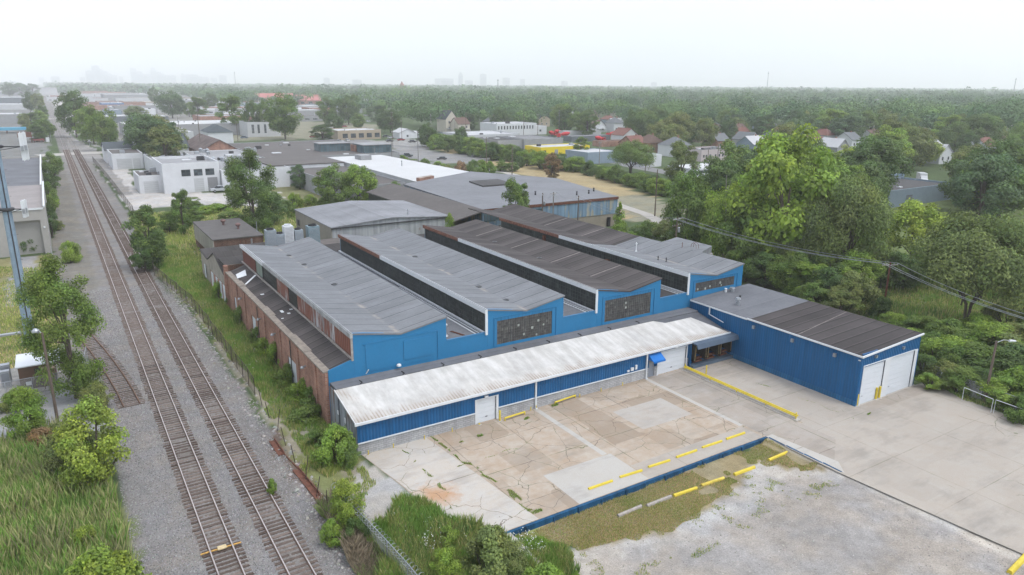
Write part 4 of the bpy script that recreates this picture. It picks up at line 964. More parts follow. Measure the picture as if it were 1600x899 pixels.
# fences -------------------------------------------------------------
def fence(name, label, pts, h, m, mpost, sp=3.0, lean=0.0, top=True, group=None, gap=None, seed=0, r=.04, mesh=True):
    t = world_thing(name, label, 'fence', (pts[0][0], pts[0][1], 0), group); rr = random.Random(seed)
    posts = []
    for i in range(len(pts) - 1):
        a = Vector(pts[i]); c = Vector(pts[i + 1]); L = (c - a).length; n = max(1, round(L / sp))
        for k in range(n + (i == len(pts) - 2)): p = a.lerp(c, k / n); posts.append(p)
    tops = []
    for p in posts:
        dx, dy = rr.uniform(-lean, lean), rr.uniform(-lean, lean); z = float(gz(p.x, p.y)); tp = (p.x + dx, p.y + dy, z + h * rr.uniform(1 - lean * .15, 1)); tops.append(tp)
        b = MB(); b.tube([(p.x, p.y, z - .1), tp], r, 6); b.build('post', mpost, t)
    if mesh:
        for i in range(len(posts) - 1):
            if gap and rr.random() < gap: continue
            p, q = posts[i], posts[i + 1]; b = MB(); sag = rr.uniform(0, lean * .3)
            b.quad((p.x, p.y, float(gz(p.x, p.y)) + .03), (q.x, q.y, float(gz(q.x, q.y)) + .03), (tops[i + 1][0], tops[i + 1][1], tops[i + 1][2] - sag), (tops[i][0], tops[i][1], tops[i][2] - sag)); b.build('mesh_panel', m, t)
            if top: b = MB(); b.tube([tops[i], tops[i + 1]], r * .7, 5); b.build('top_rail', mpost, t)
    return t
M_postr = plain('rusty fence post', (.075, .055, .045), .9, .3, 3)
fence('chain_link_fence', 'dark chain link fence right of the tracks beside the white buildings', [(14.4, 352), (15.2, 280), (15.5, 205)], 2.2, M_chainrust, M_postr, 6, .05, seed=1)
fence('chain_link_fence', 'overgrown rusty chain link fence between the tracks and the weedy strip', [(15.5, 205), (14.2, 165), (12.2, 135), (14.6, 112), (14.9, 92), (14.9, 75)], 2.0, M_chainrust, M_postr, 3, .12, seed=2)
fence('chain_link_fence', 'leaning bare rusty posts of a broken fence beside the nearer track', [(14.9, 72), (14.6, 62), (14.3, 55), (14.2, 49)], 2.1, M_chainrust, M_postr, 3.4, .55, False, None, 1.1, 4, .035)
cf = fence('chain_link_fence', 'chain link fence topped by coiled barbed wire in the lower foreground', [(15.0, 49.5), (15.6, 44), (16.0, 38), (16.2, 30)], 2.0, M_chain, M_galv, 2.8, .05, seed=6)
b = MB(); pts = []
for i in range(900):
    f = i / 899; y = 49.5 - 19 * f; xx = 15.0 + 1.15 * min(1, f * 1.4); a = i * .32; pts.append((xx + .28 * math.cos(a), y, 2.15 + .28 * math.sin(a)))
b.tube(pts, .014, 4); b.build('razor_wire_coil', M_galv, cf)
bm_ = world_thing('steel_beam', 'bent rusty brown steel beam lying along the broken fence', 'steel beam', (14.1, 56, 0))
P = [g(425, 690), g(440, 712), g(462, 735), g(480, 757), g(500, 782)]
for i in range(len(P) - 1):
    a, c = Vector(P[i]), Vector(P[i + 1]); d = (c - a).normalized(); n = Vector((-d.y, d.x)) * .28; z = .3 if i != 1 else .12
    b = MB(); b.prism([tuple(a + n), tuple(a - n), tuple(c - n), tuple(c + n)][::-1], z - .25, z - .2); b.prism([tuple(a + n), tuple(a + n * .75), tuple(c + n * .75), tuple(c + n)], z - .25, z); b.build('beam_section', M_rust, bm_)
# right-hand fence and gates
rf = fence('chain_link_fence', 'grey chain link fence along the right edge of the concrete apron', [(80.3, 46), (81.6, 40.5), (80.6, 36), (79.9, 31), (79.2, 24), (78.4, 14)], 1.9, M_chain, M_galv, 3, .05, seed=9)
b = MB(); x, y = g(1472, 604); b.box(80.85, 80.9, 37.3, 38.1, 1.1, 1.6); b.build('sign_plate', M_white, rf)
gt = world_thing('pipe_frame_gate', 'pale pipe gate frames standing open along the right fence', 'gate', (80, 32, 0))
for (a, c) in (((1503, 626), (1548, 645)), ((1552, 646), (1612, 668))):
    p = g(*a); q = g(*c); b = MB(); b.tube([(p[0], p[1], 0), (p[0], p[1], 1.5), (q[0], q[1], 1.5), (q[0], q[1], 0)], .035, 8); b.build('gate_frame', M_white, gt)
def pole_lamp(name, label, px, py, topy, arm, m, hm, leanx=0):
    x, y = g(px, py); h = hgt(px, py, topy); t = thing(name, label, 'street lamp', (x, y, 0)); ORG[t.name] = (0, 0, 0)
    MB().cyl(0, 0, 0, h, .15, 10, .10).build('pole', m, t)
    b = MB(); b.tube([(0, 0, h - .2), (arm[0] * .5, arm[1] * .5, h + .1), (arm[0], arm[1], h)], .035, 6); o = b.build('arm', M_galv, t)
    L = Vector((arm[0], arm[1])).normalized(); b = MB()
    b.tube([(arm[0] - L.x * .1, arm[1] - L.y * .1, h - .02), (arm[0] + L.x * .15, arm[1] + L.y * .15, h), (arm[0] + L.x * .6, arm[1] + L.y * .6, h - .05)], .14, 8, .09); b.build('lamp_head', hm, o)
    return t
pole_lamp('lamp_pole', 'leaning grey timber pole with white lamp head by the right fence', 1538, 630, 533, (1.3, -.7), M_wood, M_white)
t = pole_lamp('lamp_pole', 'dark timber pole with a silvery floodlight beside the brown hut', 92, 668, 520, (-.35, .5), M_wood, M_galv)
x, y = g(92, 668); h = hgt(92, 668, 520)
b = MB(); b.lathe(-.5, .7, [(.34, h - .05), (.32, h + .1), (.16, h + .25), (.08, h + .3)], 12); b.build('lamp_reflector', M_galv, t)

# utility poles and wires --------------------------------------------
def upole(px, py, topy, m=None, arms=1, label='', group='timber utility poles', scale=1.0, ang=None, transf=False, r=.16, xy=None, h=None):
    x, y = xy if xy else g(px, py); h = h or hgt(px, py, topy); t = thing('utility_pole', label, 'utility pole', (x, y, 0), 0, group); ORG[t.name] = (0, 0, 0)
    MB().cyl(0, 0, 0, h, r, 8, r * .7).build('pole', m or M_wood, t)
    a = ang if ang is not None else math.radians(25); c, s = math.cos(a), math.sin(a); tips = []
    for k in range(arms):
        z = h - .35 - k * 1.1; L = 1.2 * scale
        b = MB(); b.tube([(-L * c, -L * s, z), (L * c, L * s, z)], .07, 4); o = b.build('crossarm', M_conc if k == 0 else M_wood, t)
        for u in (-1, -.5, .5, 1):
            b = MB(); b.lathe(u * L * c * .95, u * L * s * .95, [(.03, z + .05), (.06, z + .1), (.05, z + .2), (.02, z + .24)], 6); b.build('insulator', M_galv, o)
            if k == 0: tips.append((x + u * L * c * .95, y + u * L * s * .95, z + .24))
    if transf: MB().lathe(.35, -.2, [(.22, h - 2.6), (.22, h - 1.8), (.1, h - 1.7)], 10).build('transformer', M_galv, t)
    return t, tips
PA, ta = upole(0, 0, 0, M_redwood, 1, 'reddish brown utility pole behind the annex roof with double white crossarm', ang=math.radians(-25), xy=(98.0, 55.4), h=8.4, scale=1.0)
b = MB()
PB, tb = upole(0, 0, 0, M_wood, 2, 'utility pole with two crossarms and transformer behind the right end of the factory', ang=math.radians(10), xy=(88.9, 88.2), h=10.6, transf=True)
def wire(name, label, pts_list, r=.018, m=None, sag=.6, group=None):
    t = thing(name, label, 'power line', pts_list[0][0], 0, group); ORG[t.name] = tuple(pts_list[0][0])
    for a, c in pts_list:
        a = Vector(a); c = Vector(c); P = [];
        for i in range(15): f = i / 14; p = a.lerp(c, f); p.z -= sag * 4 * f * (1 - f); P.append(tuple(p))
        MB().tube(P, r, 4).build('wire', m or M_galv, t)
    return t
wire('overhead_wires', 'grey power wires sagging between the two utility poles behind the factory', [(tb[i], ta[i]) for i in (0, 1, 3)] , .034, sag=1.0)
ex_, ey_ = g(1690, 520, 9.4); ends = [(ex_ + u * .9, ey_ + u * .3, 9.4) for u in (-1, -.5, 1)]
wire('overhead_wires', 'grey power wires running right from the reddish pole out of frame', [(ta[i], ends[j]) for j, i in enumerate((0, 1, 3))], .034, sag=.7)

# cell mast and equipment compound ------------------------------------
MX, MY = -5.6, 108.0
ms = world_thing('cell_mast', 'tall pale blue steel monopole mast with panel antennas left of the tracks', 'mobile phone mast', (MX, MY, 0))
M_mast = plain('pale blue grey galvanised mast', (.30, .40, .50), .5, .15, 1.5, .5, .2)
b = MB(); b.tube([(MX, MY, 0), (MX, MY, 15), (MX, MY, 30)], .62, 12, .42); b.build('mast', M_mast, ms)
b = MB()
for z in np.arange(1, 25, 1.6): b.tube([(MX + .55, MY - .2, z), (MX + .75, MY - .3, z)], .02, 4)
b.tube([(MX + .1, MY - .66, 0), (MX + .1, MY - .6, 24)], .07, 5); b.build('cable_ladder', M_metaldark, ms)
for zc, sc, label in ((17.0, .8, None), (24.6, 1.25, None)):
    b = MB(); b.lathe(MX, MY, [(.75, zc - .2), (.85, zc - .1), (.85, zc + .1), (.7, zc + .2)], 12)
    for a in (-.5, 1.6, 3.7): b.tube([(MX, MY, zc), (MX + 2.4 * sc * math.cos(a), MY + 2.4 * sc * math.sin(a), zc)], .07, 5); b.tube([(MX, MY, zc - .5), (MX + 2.4 * sc * math.cos(a), MY + 2.4 * sc * math.sin(a), zc)], .04, 5)
    b.build('mounting_bracket', M_metaldark, ms)
    for a in (-.5, -.15, 1.6, 3.3, 3.7):
        cx_, cy_ = MX + 2.5 * sc * math.cos(a), MY + 2.5 * sc * math.sin(a)
        b = MB(); b.box(cx_ - .2, cx_ + .2, cy_ - .12, cy_ + .12, zc - 1.3 * sc, zc + 1.3 * sc); b.tube([(cx_, cy_ + .2, zc - 1.4 * sc), (cx_, cy_ + .2, zc + 1.4 * sc)], .05, 6); o = b.build('panel_antenna', M_white, ms)
        b = MB(); b.box(cx_ - .15, cx_ + .15, cy_ - .5, cy_ - .2, zc - .5, zc + .1); b.build('radio_unit', M_galv, o)
x0, y0 = g(34, 612); x1 = g(91, 604)[0]; y1 = y0 + 4.2
ht_ = world_thing('equipment_hut', 'small brown hut with flat white roof beside the mast', 'hut', ((x0 + x1) / 2, y0, 0))
b = MB(); b.box(x0, x1, y0, y1, .1, 2.7); b.build('wall', plain('brown cladding', (.155, .095, .065), .8, .12, 3), ht_)
b = MB(); b.box(x0 - .2, x1 + .55, y0 - .2, y1 + .2, 2.7, 2.82); b.build('roof', M_white, ht_)
b = MB(); b.box(x0 + 1.45, x0 + 2.0, y0 - .12, y0, 1.75, 2.35); b.build('wall_unit', M_metaldark, ht_)
b = MB(); b.box(x0 + 2.15, x0 + 2.25, y0 - .9, y0 - .8, .1, 2.3); b.box(x0 + 3.25, x0 + 3.35, y0 - .9, y0 - .8, .1, 2.3); b.box(x0 + 2.1, x0 + 3.4, y0 - .95, y0, 2.3, 2.4); b.box(x0 + 2.3, x0 + 3.2, y0 - .04, y0, .1, 2.2); b.build('porch_door', plain('tan timber door', (.33, .25, .17), .8, .1), ht_)
b = MB(); b.box(x0 - 3.2, x1 + 1, y0 - 1.2, y1 + .5, 0, .1); b.build('concrete_pad', M_conc, ht_)
for (dx, dy, w, d, h, lb) in ((-1.0, 1.6, .75, .7, 1.9, 'grey equipment cabinet nearest the wall of the brown hut'), (-1.0, 3.2, .8, .8, 2.1, 'taller grey equipment cabinet at the rear of the hut pad'), (-2.1, .1, 1.3, 1.0, .8, 'low white generator box in front of the grey cabinets')):
    t = world_thing('equipment_cabinet', lb, 'equipment cabinet', (x0 + dx, y0 + dy, 0)); b = MB(); b.box(x0 + dx - w, x0 + dx + .1, y0 + dy, y0 + dy + d, .1, .1 + h); b.build('cabinet', M_galv if h > 1 else M_white, t)
    b = MB(); b.box(x0 + dx - w + .08, x0 + dx, y0 + dy - .03, y0 + dy, .3, h - .1); b.build('door_panel', plain('darker cabinet door', (.25, .27, .30), .5, .1), t)
fence('chain_link_fence', 'chain link compound fence around the brown hut with a small sign', [(x0 - 3.4, y1 + 2), (x0 - 3.5, y0 - 1.6), (x1 + 2.4, y0 - 1.3), (x1 + 3.2, y1 + 2)], 1.9, M_chain, M_galv, 2.4, .02, seed=12)
b = MB(); b.box(x0 + .6, x0 + 1.1, y0 - 1.52, y0 - 1.49, 1.1, 1.5); o = b.build('hut_sign', M_white); tag(o, 'small white notice on the fence in front of the brown hut', 'sign')
b = MB(); b.box(MX - 3.4, MX - .5, MY - 4.2, MY - 3.6, 2.1, 2.3); 
ib = world_thing('cable_bridge', 'grey steel ice bridge over cables between mast and hut', 'cable bridge', (MX - 2, MY - 4, 0)); b.build('bridge_deck', M_galv, ib)
for xx in (MX - 3.2, MX - .7): MB().cyl(xx, MY - 3.9, 0, 2.9, .05, 6).build('bridge_post', M_galv, ib)
# rooftop and ground condensers behind the first roof ------------------
cond = [((424, 385), 1.6, 1.6, 3.2, 'left'), ((438, 386), 1.4, 1.5, 2.4, 'second'), ((452, 388), 1.5, 1.5, 3.6, 'white'), ((467, 384), 1.4, 1.5, 2.8, 'fourth'), ((490, 382), 1.9, 1.7, 3.2, 'right')]
cl = dict(left='leftmost blue grey cooling unit behind the first factory roof', second='low grey cooling unit between the leftmost one and the white one', white='tall white cooling tower among the grey units behind the roof', fourth='pale grey cooling unit just right of the white cooling tower', right='rightmost greenish blue double cooling unit near the beige building')
for (p, w, d, h, kx) in cond:
    x, y = on_y(p[0], p[1], 0) if 0 else g(p[0], p[1] + 14, 0)
    y = 121.0; x = on_y(p[0], p[1], y)[0]
    t = thing('cooling_unit', cl[kx], 'cooling unit', (x, y, 5.6), 0, 'cooling units behind the factory'); ORG[t.name] = (0, 0, 0)
    mm = M_white if kx == 'white' else plain('cooling unit ' + kx, (.34, .39, .43) if kx != 'right' else (.24, .34, .38), .5, .15, 2)
    MB().box(-w / 2, w / 2, -d / 2, d / 2, 0, h).build('housing', mm, t)
    b = MB(); b.lathe(0, 0, [(w * .38, h), (w * .40, h + .25), (w * .34, h + .25), (w * .34, h + .05)], 14); b.build('fan_shroud', M_metaldark if kx != 'white' else M_white, t)
    b = MB()
    for z in np.arange(.4, h - .3, .22): b.box(-w / 2 + .1, w / 2 - .1, -d / 2 - .03, -d / 2, z, z + .08)
    b.build('louvre', M_galv, t)
cs = world_thing('equipment_platform', 'low platform roof carrying the row of cooling units', 'platform', (38, 121, 0)); MB().box(30.8, 46.0, 117.1, 124, 0, 5.6).build('deck', plain('brown grey deck', (.15, .13, .12), .9, .2), cs)
# ================================================================== BACKGROUND BUILDINGS
W_ = dict(white=plain('white painted masonry', (.68, .69, .71), .7, .07, .35), offw=plain('off white wall', (.55, .56, .57), .8, .08, .4), grey=plain('grey wall', (.33, .335, .34), .8, .1, .4), dgrey=plain('slate wall', (.16, .18, .20), .8, .15, .4),
          tan=plain('tan brick', (.42, .35, .26), .85, .1, .6), blue=plain('blue shed wall', (.05, .16, .36), .6, .1), bg=plain('blue grey wall', (.26, .33, .40), .7, .1), pink=plain('pale pink wall', (.58, .50, .50), .8, .05), yel=plain('bright yellow wall', (.80, .62, .02), .6, .05), red=plain('dull red wall', (.35, .12, .10), .8, .1), brick=M_brick, cream=plain('cream wall', (.60, .55, .46), .8, .08), beige=plain('beige panel wall', (.40, .385, .36), .8, .06, .3))
R_ = dict(dark=plain('dark flat roof', (.085, .082, .082), .9, .2, .15), brown=plain('brown gravel roof', (.135, .122, .115), .9, .15, .12), grey=plain('grey flat roof', (.22, .22, .225), .9, .12, .1), mid=plain('mid grey roof', (.32, .32, .325), .9, .1, .1), light=plain('pale roof', (.52, .52, .53), .8, .08, .1), white=plain('white roof', (.60, .60, .595), .7, .05, .1), red=plain('red metal roof', (.48, .17, .15), .7, .08, .3), shingle=plain('brown shingle roof', (.15, .095, .075), .9, .15, .8), rshingle=plain('reddish shingle roof', (.22, .10, .08), .9, .15, .8), gshingle=plain('grey shingle roof', (.17, .18, .19), .9, .12, .8), slate=plain('dark slate roof', (.075, .09, .10), .8, .15, .5), rustic=plain('patchy worn shingle roof', (.17, .13, .12), .9, .45, .35))
def flat(name, label, x0, x1, y0, y1, h, wall, roof, par=.4, win=(), doors=(), vents=0, cat='building', seed=0, group=None, skew=0, lwin=()):
    """flat-roofed building; win/doors: (u0,u1,z0,z1) on the front (-y) face, u in metres from x0; lwin on the left face"""
    t = world_thing(name, label, cat, ((x0 + x1) / 2, (y0 + y1) / 2, 0), group)
    b = MB(); b.box(x0, x1, y0, y1, 0, h); b.box(x0, x1, y0, y0 + .3, h, h + par); b.box(x0, x1, y1 - .3, y1, h, h + par); b.box(x0, x0 + .3, y0 + .3, y1 - .3, h, h + par); b.box(x1 - .3, x1, y0 + .3, y1 - .3, h, h + par); b.build('wall', W_[wall] if isinstance(wall, str) else wall, t)
    b = MB(); b.box(x0 + .3, x1 - .3, y0 + .3, y1 - .3, h + .004, h + .06); rf = b.build('roof', R_[roof] if isinstance(roof, str) else roof, t)
    for (u0, u1, z0, z1) in win:
        b = MB(); b.box(x0 + u0 - .08, x0 + u1 + .08, y0 - .06, y0 - .003, z0 - .1, z1 + .08); w = b.build('window', M_mull if wall in ('white', 'tan', 'pink') else W_['offw'], t)
        b = MB(); nn = max(1, round((u1 - u0) / 1.0)); mm_ = max(1, round((z1 - z0) / .9)); du = (u1 - u0) / nn; dz = (z1 - z0) / mm_
        for i in range(nn):
            for j in range(mm_): b.box(x0 + u0 + du * i + .04, x0 + u0 + du * (i + 1) - .04, y0 - .075, y0 - .062, z0 + dz * j + .04, z0 + dz * (j + 1) - .04)
        b.build('pane', M_glass, w)
    for (u0, u1, z0, z1) in lwin:
        b = MB(); b.box(x0 - .06, x0 - .003, y0 + u0, y0 + u1, z0, z1); b.build('window', M_glass, t)
    for (u0, u1, z0, z1, mt) in doors:
        b = MB(); b.box(x0 + u0, x0 + u1, y0 - .05, y0 - .003, z0, z1); o = b.build('door', mt, t)
        b = MB()
        for z in np.arange(z0 + .6, z1, .6): b.box(x0 + u0, x0 + u1, y0 - .06, y0 - .052, z, z + .05)
        b.build('panel_joint', W_['grey'], o)
    rr = random.Random(seed)
    for i in range(vents):
        x = rr.uniform(x0 + 2, x1 - 2); y = rr.uniform(y0 + 2, y1 - 2); s = rr.uniform(.4, 1.2); k = rr.random(); b = MB()
        if k < .4: b.box(x - s, x + s, y - s * .8, y + s * .8, h, h + s * 1.1); b.box(x - s * .8, x + s * .8, y - s * .6, y + s * .6, h + s * 1.1, h + s * 1.25); b.build('roof_unit', M_metaldark if rr.random() < .5 else M_galv, t)
        elif k < .7: b.lathe(x, y, [(s * .5, h), (s * .5, h + s), (s * .8, h + s * 1.1), (s * .2, h + s * 1.5)], 8); b.build('roof_vent', M_galv, t)
        else: b.box(x - s * 1.4, x + s * 1.4, y - s, y + s, h + .05, h + .35); b.build('skylight', W_['white'], t)
    return t
def gable(name, label, x0, x1, y0, y1, h, rh, wall, roof, ridge='y', over=.4, win=(), cat='house', chim=True, group=None, rz=0, hip=False, porch=False):
    cx_, cy_ = (x0 + x1) / 2, (y0 + y1) / 2; t = thing(name, label, cat, (cx_, cy_, 0), rz, group); ORG[t.name] = (0, 0, 0); a, c = (x1 - x0) / 2, (y1 - y0) / 2; wm = W_[wall]; rm = R_[roof]
    b = MB()
    if hip: b.box(-a, a, -c, c, 0, h)
    elif ridge == 'y': b.ext([(-a, 0), (a, 0), (a, h), (0, h + rh), (-a, h)], 'y', -c, c)
    else: b.ext([(-c, 0), (c, 0), (c, h), (0, h + rh), (-c, h)], 'x', -a, a)
    b.build('wall', wm, t); b = MB(); o_ = over; th = .18
    if hip:
        A, C = a + o_, c + o_; k = min(A, C) * .8; top = [(-A + k, 0, h + rh), (A - k, 0, h + rh)] if A > C else [(0, -C + k, h + rh), (0, C - k, h + rh)]
        base = [(-A, -C, h - .1), (A, -C, h - .1), (A, C, h - .1), (-A, C, h - .1)]
        if A > C: b.poly([base[0], base[1], top[1], top[0]]); b.poly([base[1], base[2], top[1]]); b.poly([base[2], base[3], top[0], top[1]]); b.poly([base[3], base[0], top[0]])
        else: b.poly([base[0], base[1], top[0]]); b.poly([base[1], base[2], top[1], top[0]]); b.poly([base[2], base[3], top[1]]); b.poly([base[3], base[0], top[0], top[1]])
        b.poly(base[::-1])
    else:
        s = rh / (a if ridge == 'y' else c); A = (a if ridge == 'y' else c) + o_; zb = h - s * o_
        b.ext([(-A, zb + .02), (0, h + rh + .02), (A, zb + .02), (A, zb + th + .02), (0, h + rh + th + .02), (-A, zb + th + .02)], ridge, -(c if ridge == 'y' else a) - o_, (c if ridge == 'y' else a) + o_)
    rf = b.build('roof', rm, t)
    if chim: MB().box(a * .3, a * .3 + .6, -.3, .3, h + rh * .5, h + rh + .7).build('chimney', M_brick, rf)
    for (u, z, w, hh) in win:
        b = MB(); b.box(u - w / 2 - .08, u + w / 2 + .08, -c - .06, -c - .003, z - .08, z + hh + .08); f = b.build('window', W_['white'], t); MB().box(u - w / 2, u + w / 2, -c - .08, -c - .062, z, z + hh).build('pane', M_glass, f)
    if porch: MB().box(-a * .9, a * .9, -c - 2, -c - .003, 2.5, 2.7).box(-a * .9, -a * .9 + .2, -c - 2, -c - 1.8, 0, 2.5).box(a * .9 - .2, a * .9, -c - 2, -c - 1.8, 0, 2.5).build('porch', W_['white'], t)
    return t
X = lambda px, py, y: on_y(px, py, y)[0]
# --- the blue-grey neighbour directly behind
t = world_thing('warehouse', 'large blue grey clad warehouse with wide flat grey roof and rusty eaves behind the factory', 'warehouse', (93, 150, 0))
b = MB(); b.prism([(75, 130.6), (111.6, 130.6), (119, 166), (106, 191.5), (77, 175)], 0, 1.6); b.prism([(75.02, 130.62), (111.58, 130.62), (118.98, 166), (106, 191.4), (77.02, 175)], 1.6, 3.0); b.build('block_wall', plain('yellowish block wall', (.33, .29, .23), .9, .15, .8), t)
b = MB(); b.prism([(74.9, 130.5), (111.7, 130.5), (119.1, 166), (106, 191.6), (76.9, 175.1)], 3.0, 6.7); b.build('metal_cladding', M_bluegrey, t)
b = MB(); b.box(74.8, 111.8, 130.3, 130.5, 6.35, 6.95); b.build('rusty_eave', M_rust, t)
b = MB(); b.box(75.3, 90.0, 130.42, 130.5, 4.2, 5.9); w = b.build('window_band', M_glassblue, t)
b = MB()
for x in np.arange(75.3, 90, .75): b.box(x, x + .08, 130.38, 130.42, 4.2, 5.9)
b.build('window_bars', M_mull, w)
b = MB(); b.prism([(74.8, 130.4), (111.8, 130.4), (119.2, 166), (106, 191.8), (76.8, 175.2)], 6.72, 6.98); b.build('flat_roof', plain('pale grey patched roof', (.215, .22, .235), .9, .14, .09), t)
b = MB(); b.ext([(67.5, 5.3), (75.0, 7.0), (75.0, 6.7), (67.5, 5.1)], 'y', 129.5, 178); b.build('brown_lean_roof', R_['brown'], t)
b = MB(); b.box(67.4, 67.55, 131, 176, 0, 5.2); b.build('side_glazing', M_panes, t)
b = MB(); b.prism([(92, 160), (101, 160), (102.5, 170), (93.5, 170)], 6.98, 7.35); b.build('roof_hatch', R_['dark'], t)
MB().box(108.6, 109.6, 130.3, 130.42, 0.1, 2.3).build('door', M_black, t)
for (x, y) in ((104.5, 137), (108.5, 137.5), (112, 140), (96, 142)): rvent(x, y, 6.98, .2, .9, t, M_metaldark)
t = world_thing('metal_shed', 'long beige and grey metal shed with plain grey roof directly behind the factory', 'shed', (53, 137, 0))
b = MB(); b.ext([(41.3, 0), (65.2, 0), (65.2, 6.9), (53, 7.7), (41.3, 6.9)], 'y', 126.8, 149.5); b.build('front_siding', M_pale, t)
b = MB(); b.box(41.15, 41.3, 126.8, 149.5, 0, 6.85); b.build('side_siding', plain('dull beige siding', (.30, .28, .24), .9, .12), t)
b = MB(); b.ext([(41.0, 6.88), (53, 7.72), (65.5, 6.88), (65.5, 7.02), (53, 7.90), (41.0, 7.05)], 'y', 126.5, 149.8); b.build('roof', M_memblight, t)
b = MB(); b.box(41.1, 65.3, 126.5, 126.78, 6.7, 6.86); b.build('eave_trim', M_metaldark, t)
MB().box(41.05, 41.15, 147, 148.2, 4, 5.2).build('vent_louvre', M_metaldark, t); rvent(57.5, 129.5, 7.5, .12, 1.1, t); MB().box(41.04, 41.15, 128.3, 129.0, 1, 3).build('side_door', M_metaldark, t)
# white roof building
t = world_thing('white_roofed_building', 'long low building with bright white flat roof beyond the beige shed', 'building', (95, 220, 0))
b = MB(); b.prism([(84.5, 182), (108.5, 196), (106, 262), (85.5, 262)], 0, 6); b.build('wall', W_['offw'], t)
b = MB(); b.prism([(84.3, 181.7), (108.8, 195.8), (106.2, 262.2), (85.3, 262.2)], 6.004, 6.2); b.build('roof', R_['white'], t)
b = MB(); b.prism([(84.8, 182.3), (91, 186), (91, 188), (84.8, 184.5)], 6.2, 7.2); b.build('brick_upstand', M_brick, t)
b = MB(); b.box(92, 96, 246, 252, 6.2, 7.8); b.build('roof_unit', W_['grey'], t); rvent(97, 222, 6.2, .2, 1.8, t)
t = flat('low_building', 'low grey roofed building with dark weedy roof left of the white roof', 66, 84, 190, 240, 5.0, 'grey', 'brown', .3, vents=5, seed=3)
t = world_thing('side_building', 'brown roofed building with white side wall behind the bright bushy trees', 'building', (68, 225, 0))
MB().box(59.5, 84, 205 + 36, 268, 0, 6.2).build('wall', W_['white'], t); MB().box(59.3, 84.2, 240.8, 268.2, 6.2, 6.5).build('roof', R_['brown'], t)
# white complex by the tracks
flat('white_wing', 'small white flat roofed wing nearest the tracks with rooftop units', 21, 30, 242, 258, 5.0, 'white', 'brown', .3, vents=6, seed=4, doors=[(1.2, 5.2, 0, 3.6, W_['offw'])])
flat('white_workshop', 'tall white workshop with three barred windows behind a parked pickup', 27.2, 43.2, 238, 262, 8.0, 'white', 'mid', .9, win=[(5.2, 7.6, 5.0, 6.8), (8.7, 11.0, 5.0, 6.8), (12.0, 14.4, 5.0, 6.8)], doors=[(8.4, 11.2, 0, 4.2, W_['offw']), (12.3, 15.2, 0, 4.2, plain('grey roller door', (.27, .27, .28), .8, .08))], vents=3, seed=5)
flat('white_extension', 'long low white building with many rooftop vents right of the workshop', 43.4, 64.0, 236, 310, 6.0, 'white', 'mid', .3, vents=26, seed=6)
flat('white_office', 'white flat roofed block with wide shutters beside the tracks', 19.2, 29.8, 315, 338, 5.7, 'white', 'brown', .3, doors=[(1.5, 6.6, 0, 4.0, W_['offw']), (7.0, 9.6, 0, 4.0, W_['offw'])], vents=1, seed=7, win=[])
flat('vent_roof_building', 'flat grey roof crowded with vents between the white office and workshop', 30.0, 62, 265, 315, 5.2, 'white', 'mid', .3, vents=34, seed=8)
gable('pitched_shed', 'dark grey pitched shed roof nearest the tracks behind the white office', 18.8, 29.5, 341, 362, 5.2, 2.6, 'white', 'slate', 'x', chim=False, cat='shed')
gable('pitched_shed', 'longer dark grey pitched roof right of the first shed, with white end wall', 31.0, 50.0, 338, 366, 5.6, 5.0, 'white', 'slate', 'x', chim=False, cat='shed')
gable('brick_gable_hall', 'hall with patchy brown shingle roof and red brick gable end', 51.0, 66.0, 316, 360, 5.4, 4.4, 'brick', 'rustic', 'y', chim=False, cat='hall')
gable('small_hip_building', 'small building with dark pyramid roof behind the brick gable hall', 68, 80, 395, 415, 8, 3.5, 'white', 'slate', 'y', hip=True, chim=False, cat='building')
flat('brown_roof_works', 'wide works building with dark brown flat roof and glazed roof monitors', 66, 118, 272, 350, 5.5, 'grey', 'brown', .35, vents=16, seed=9)
t = world_thing('glazed_roof_monitor', 'flat topped glass sided lantern standing on the brown works roof', 'roof lantern', (100, 290, 5.5))
for (a, c, y0, y1) in ((92, 104.5, 291, 299), (105, 117, 277, 289)):
    MB().box(a, c, y0, y1, 5.6, 8.6).build('glazing', M_glassblue, t); MB().box(a - .4, c + .4, y0 - .4, y1 + .4, 8.6, 8.85).build('roof', R_['mid'], t)
    b = MB()
    for x in np.arange(a, c, 1.2): b.box(x, x + .12, y0 - .05, y0 - .003, 5.6, 8.6)
    b.build('mullions', M_mull, t)
MB().box(104.6, 105, 285, 291, 5.6, 8.2).build('brick_pier', M_brick, t)
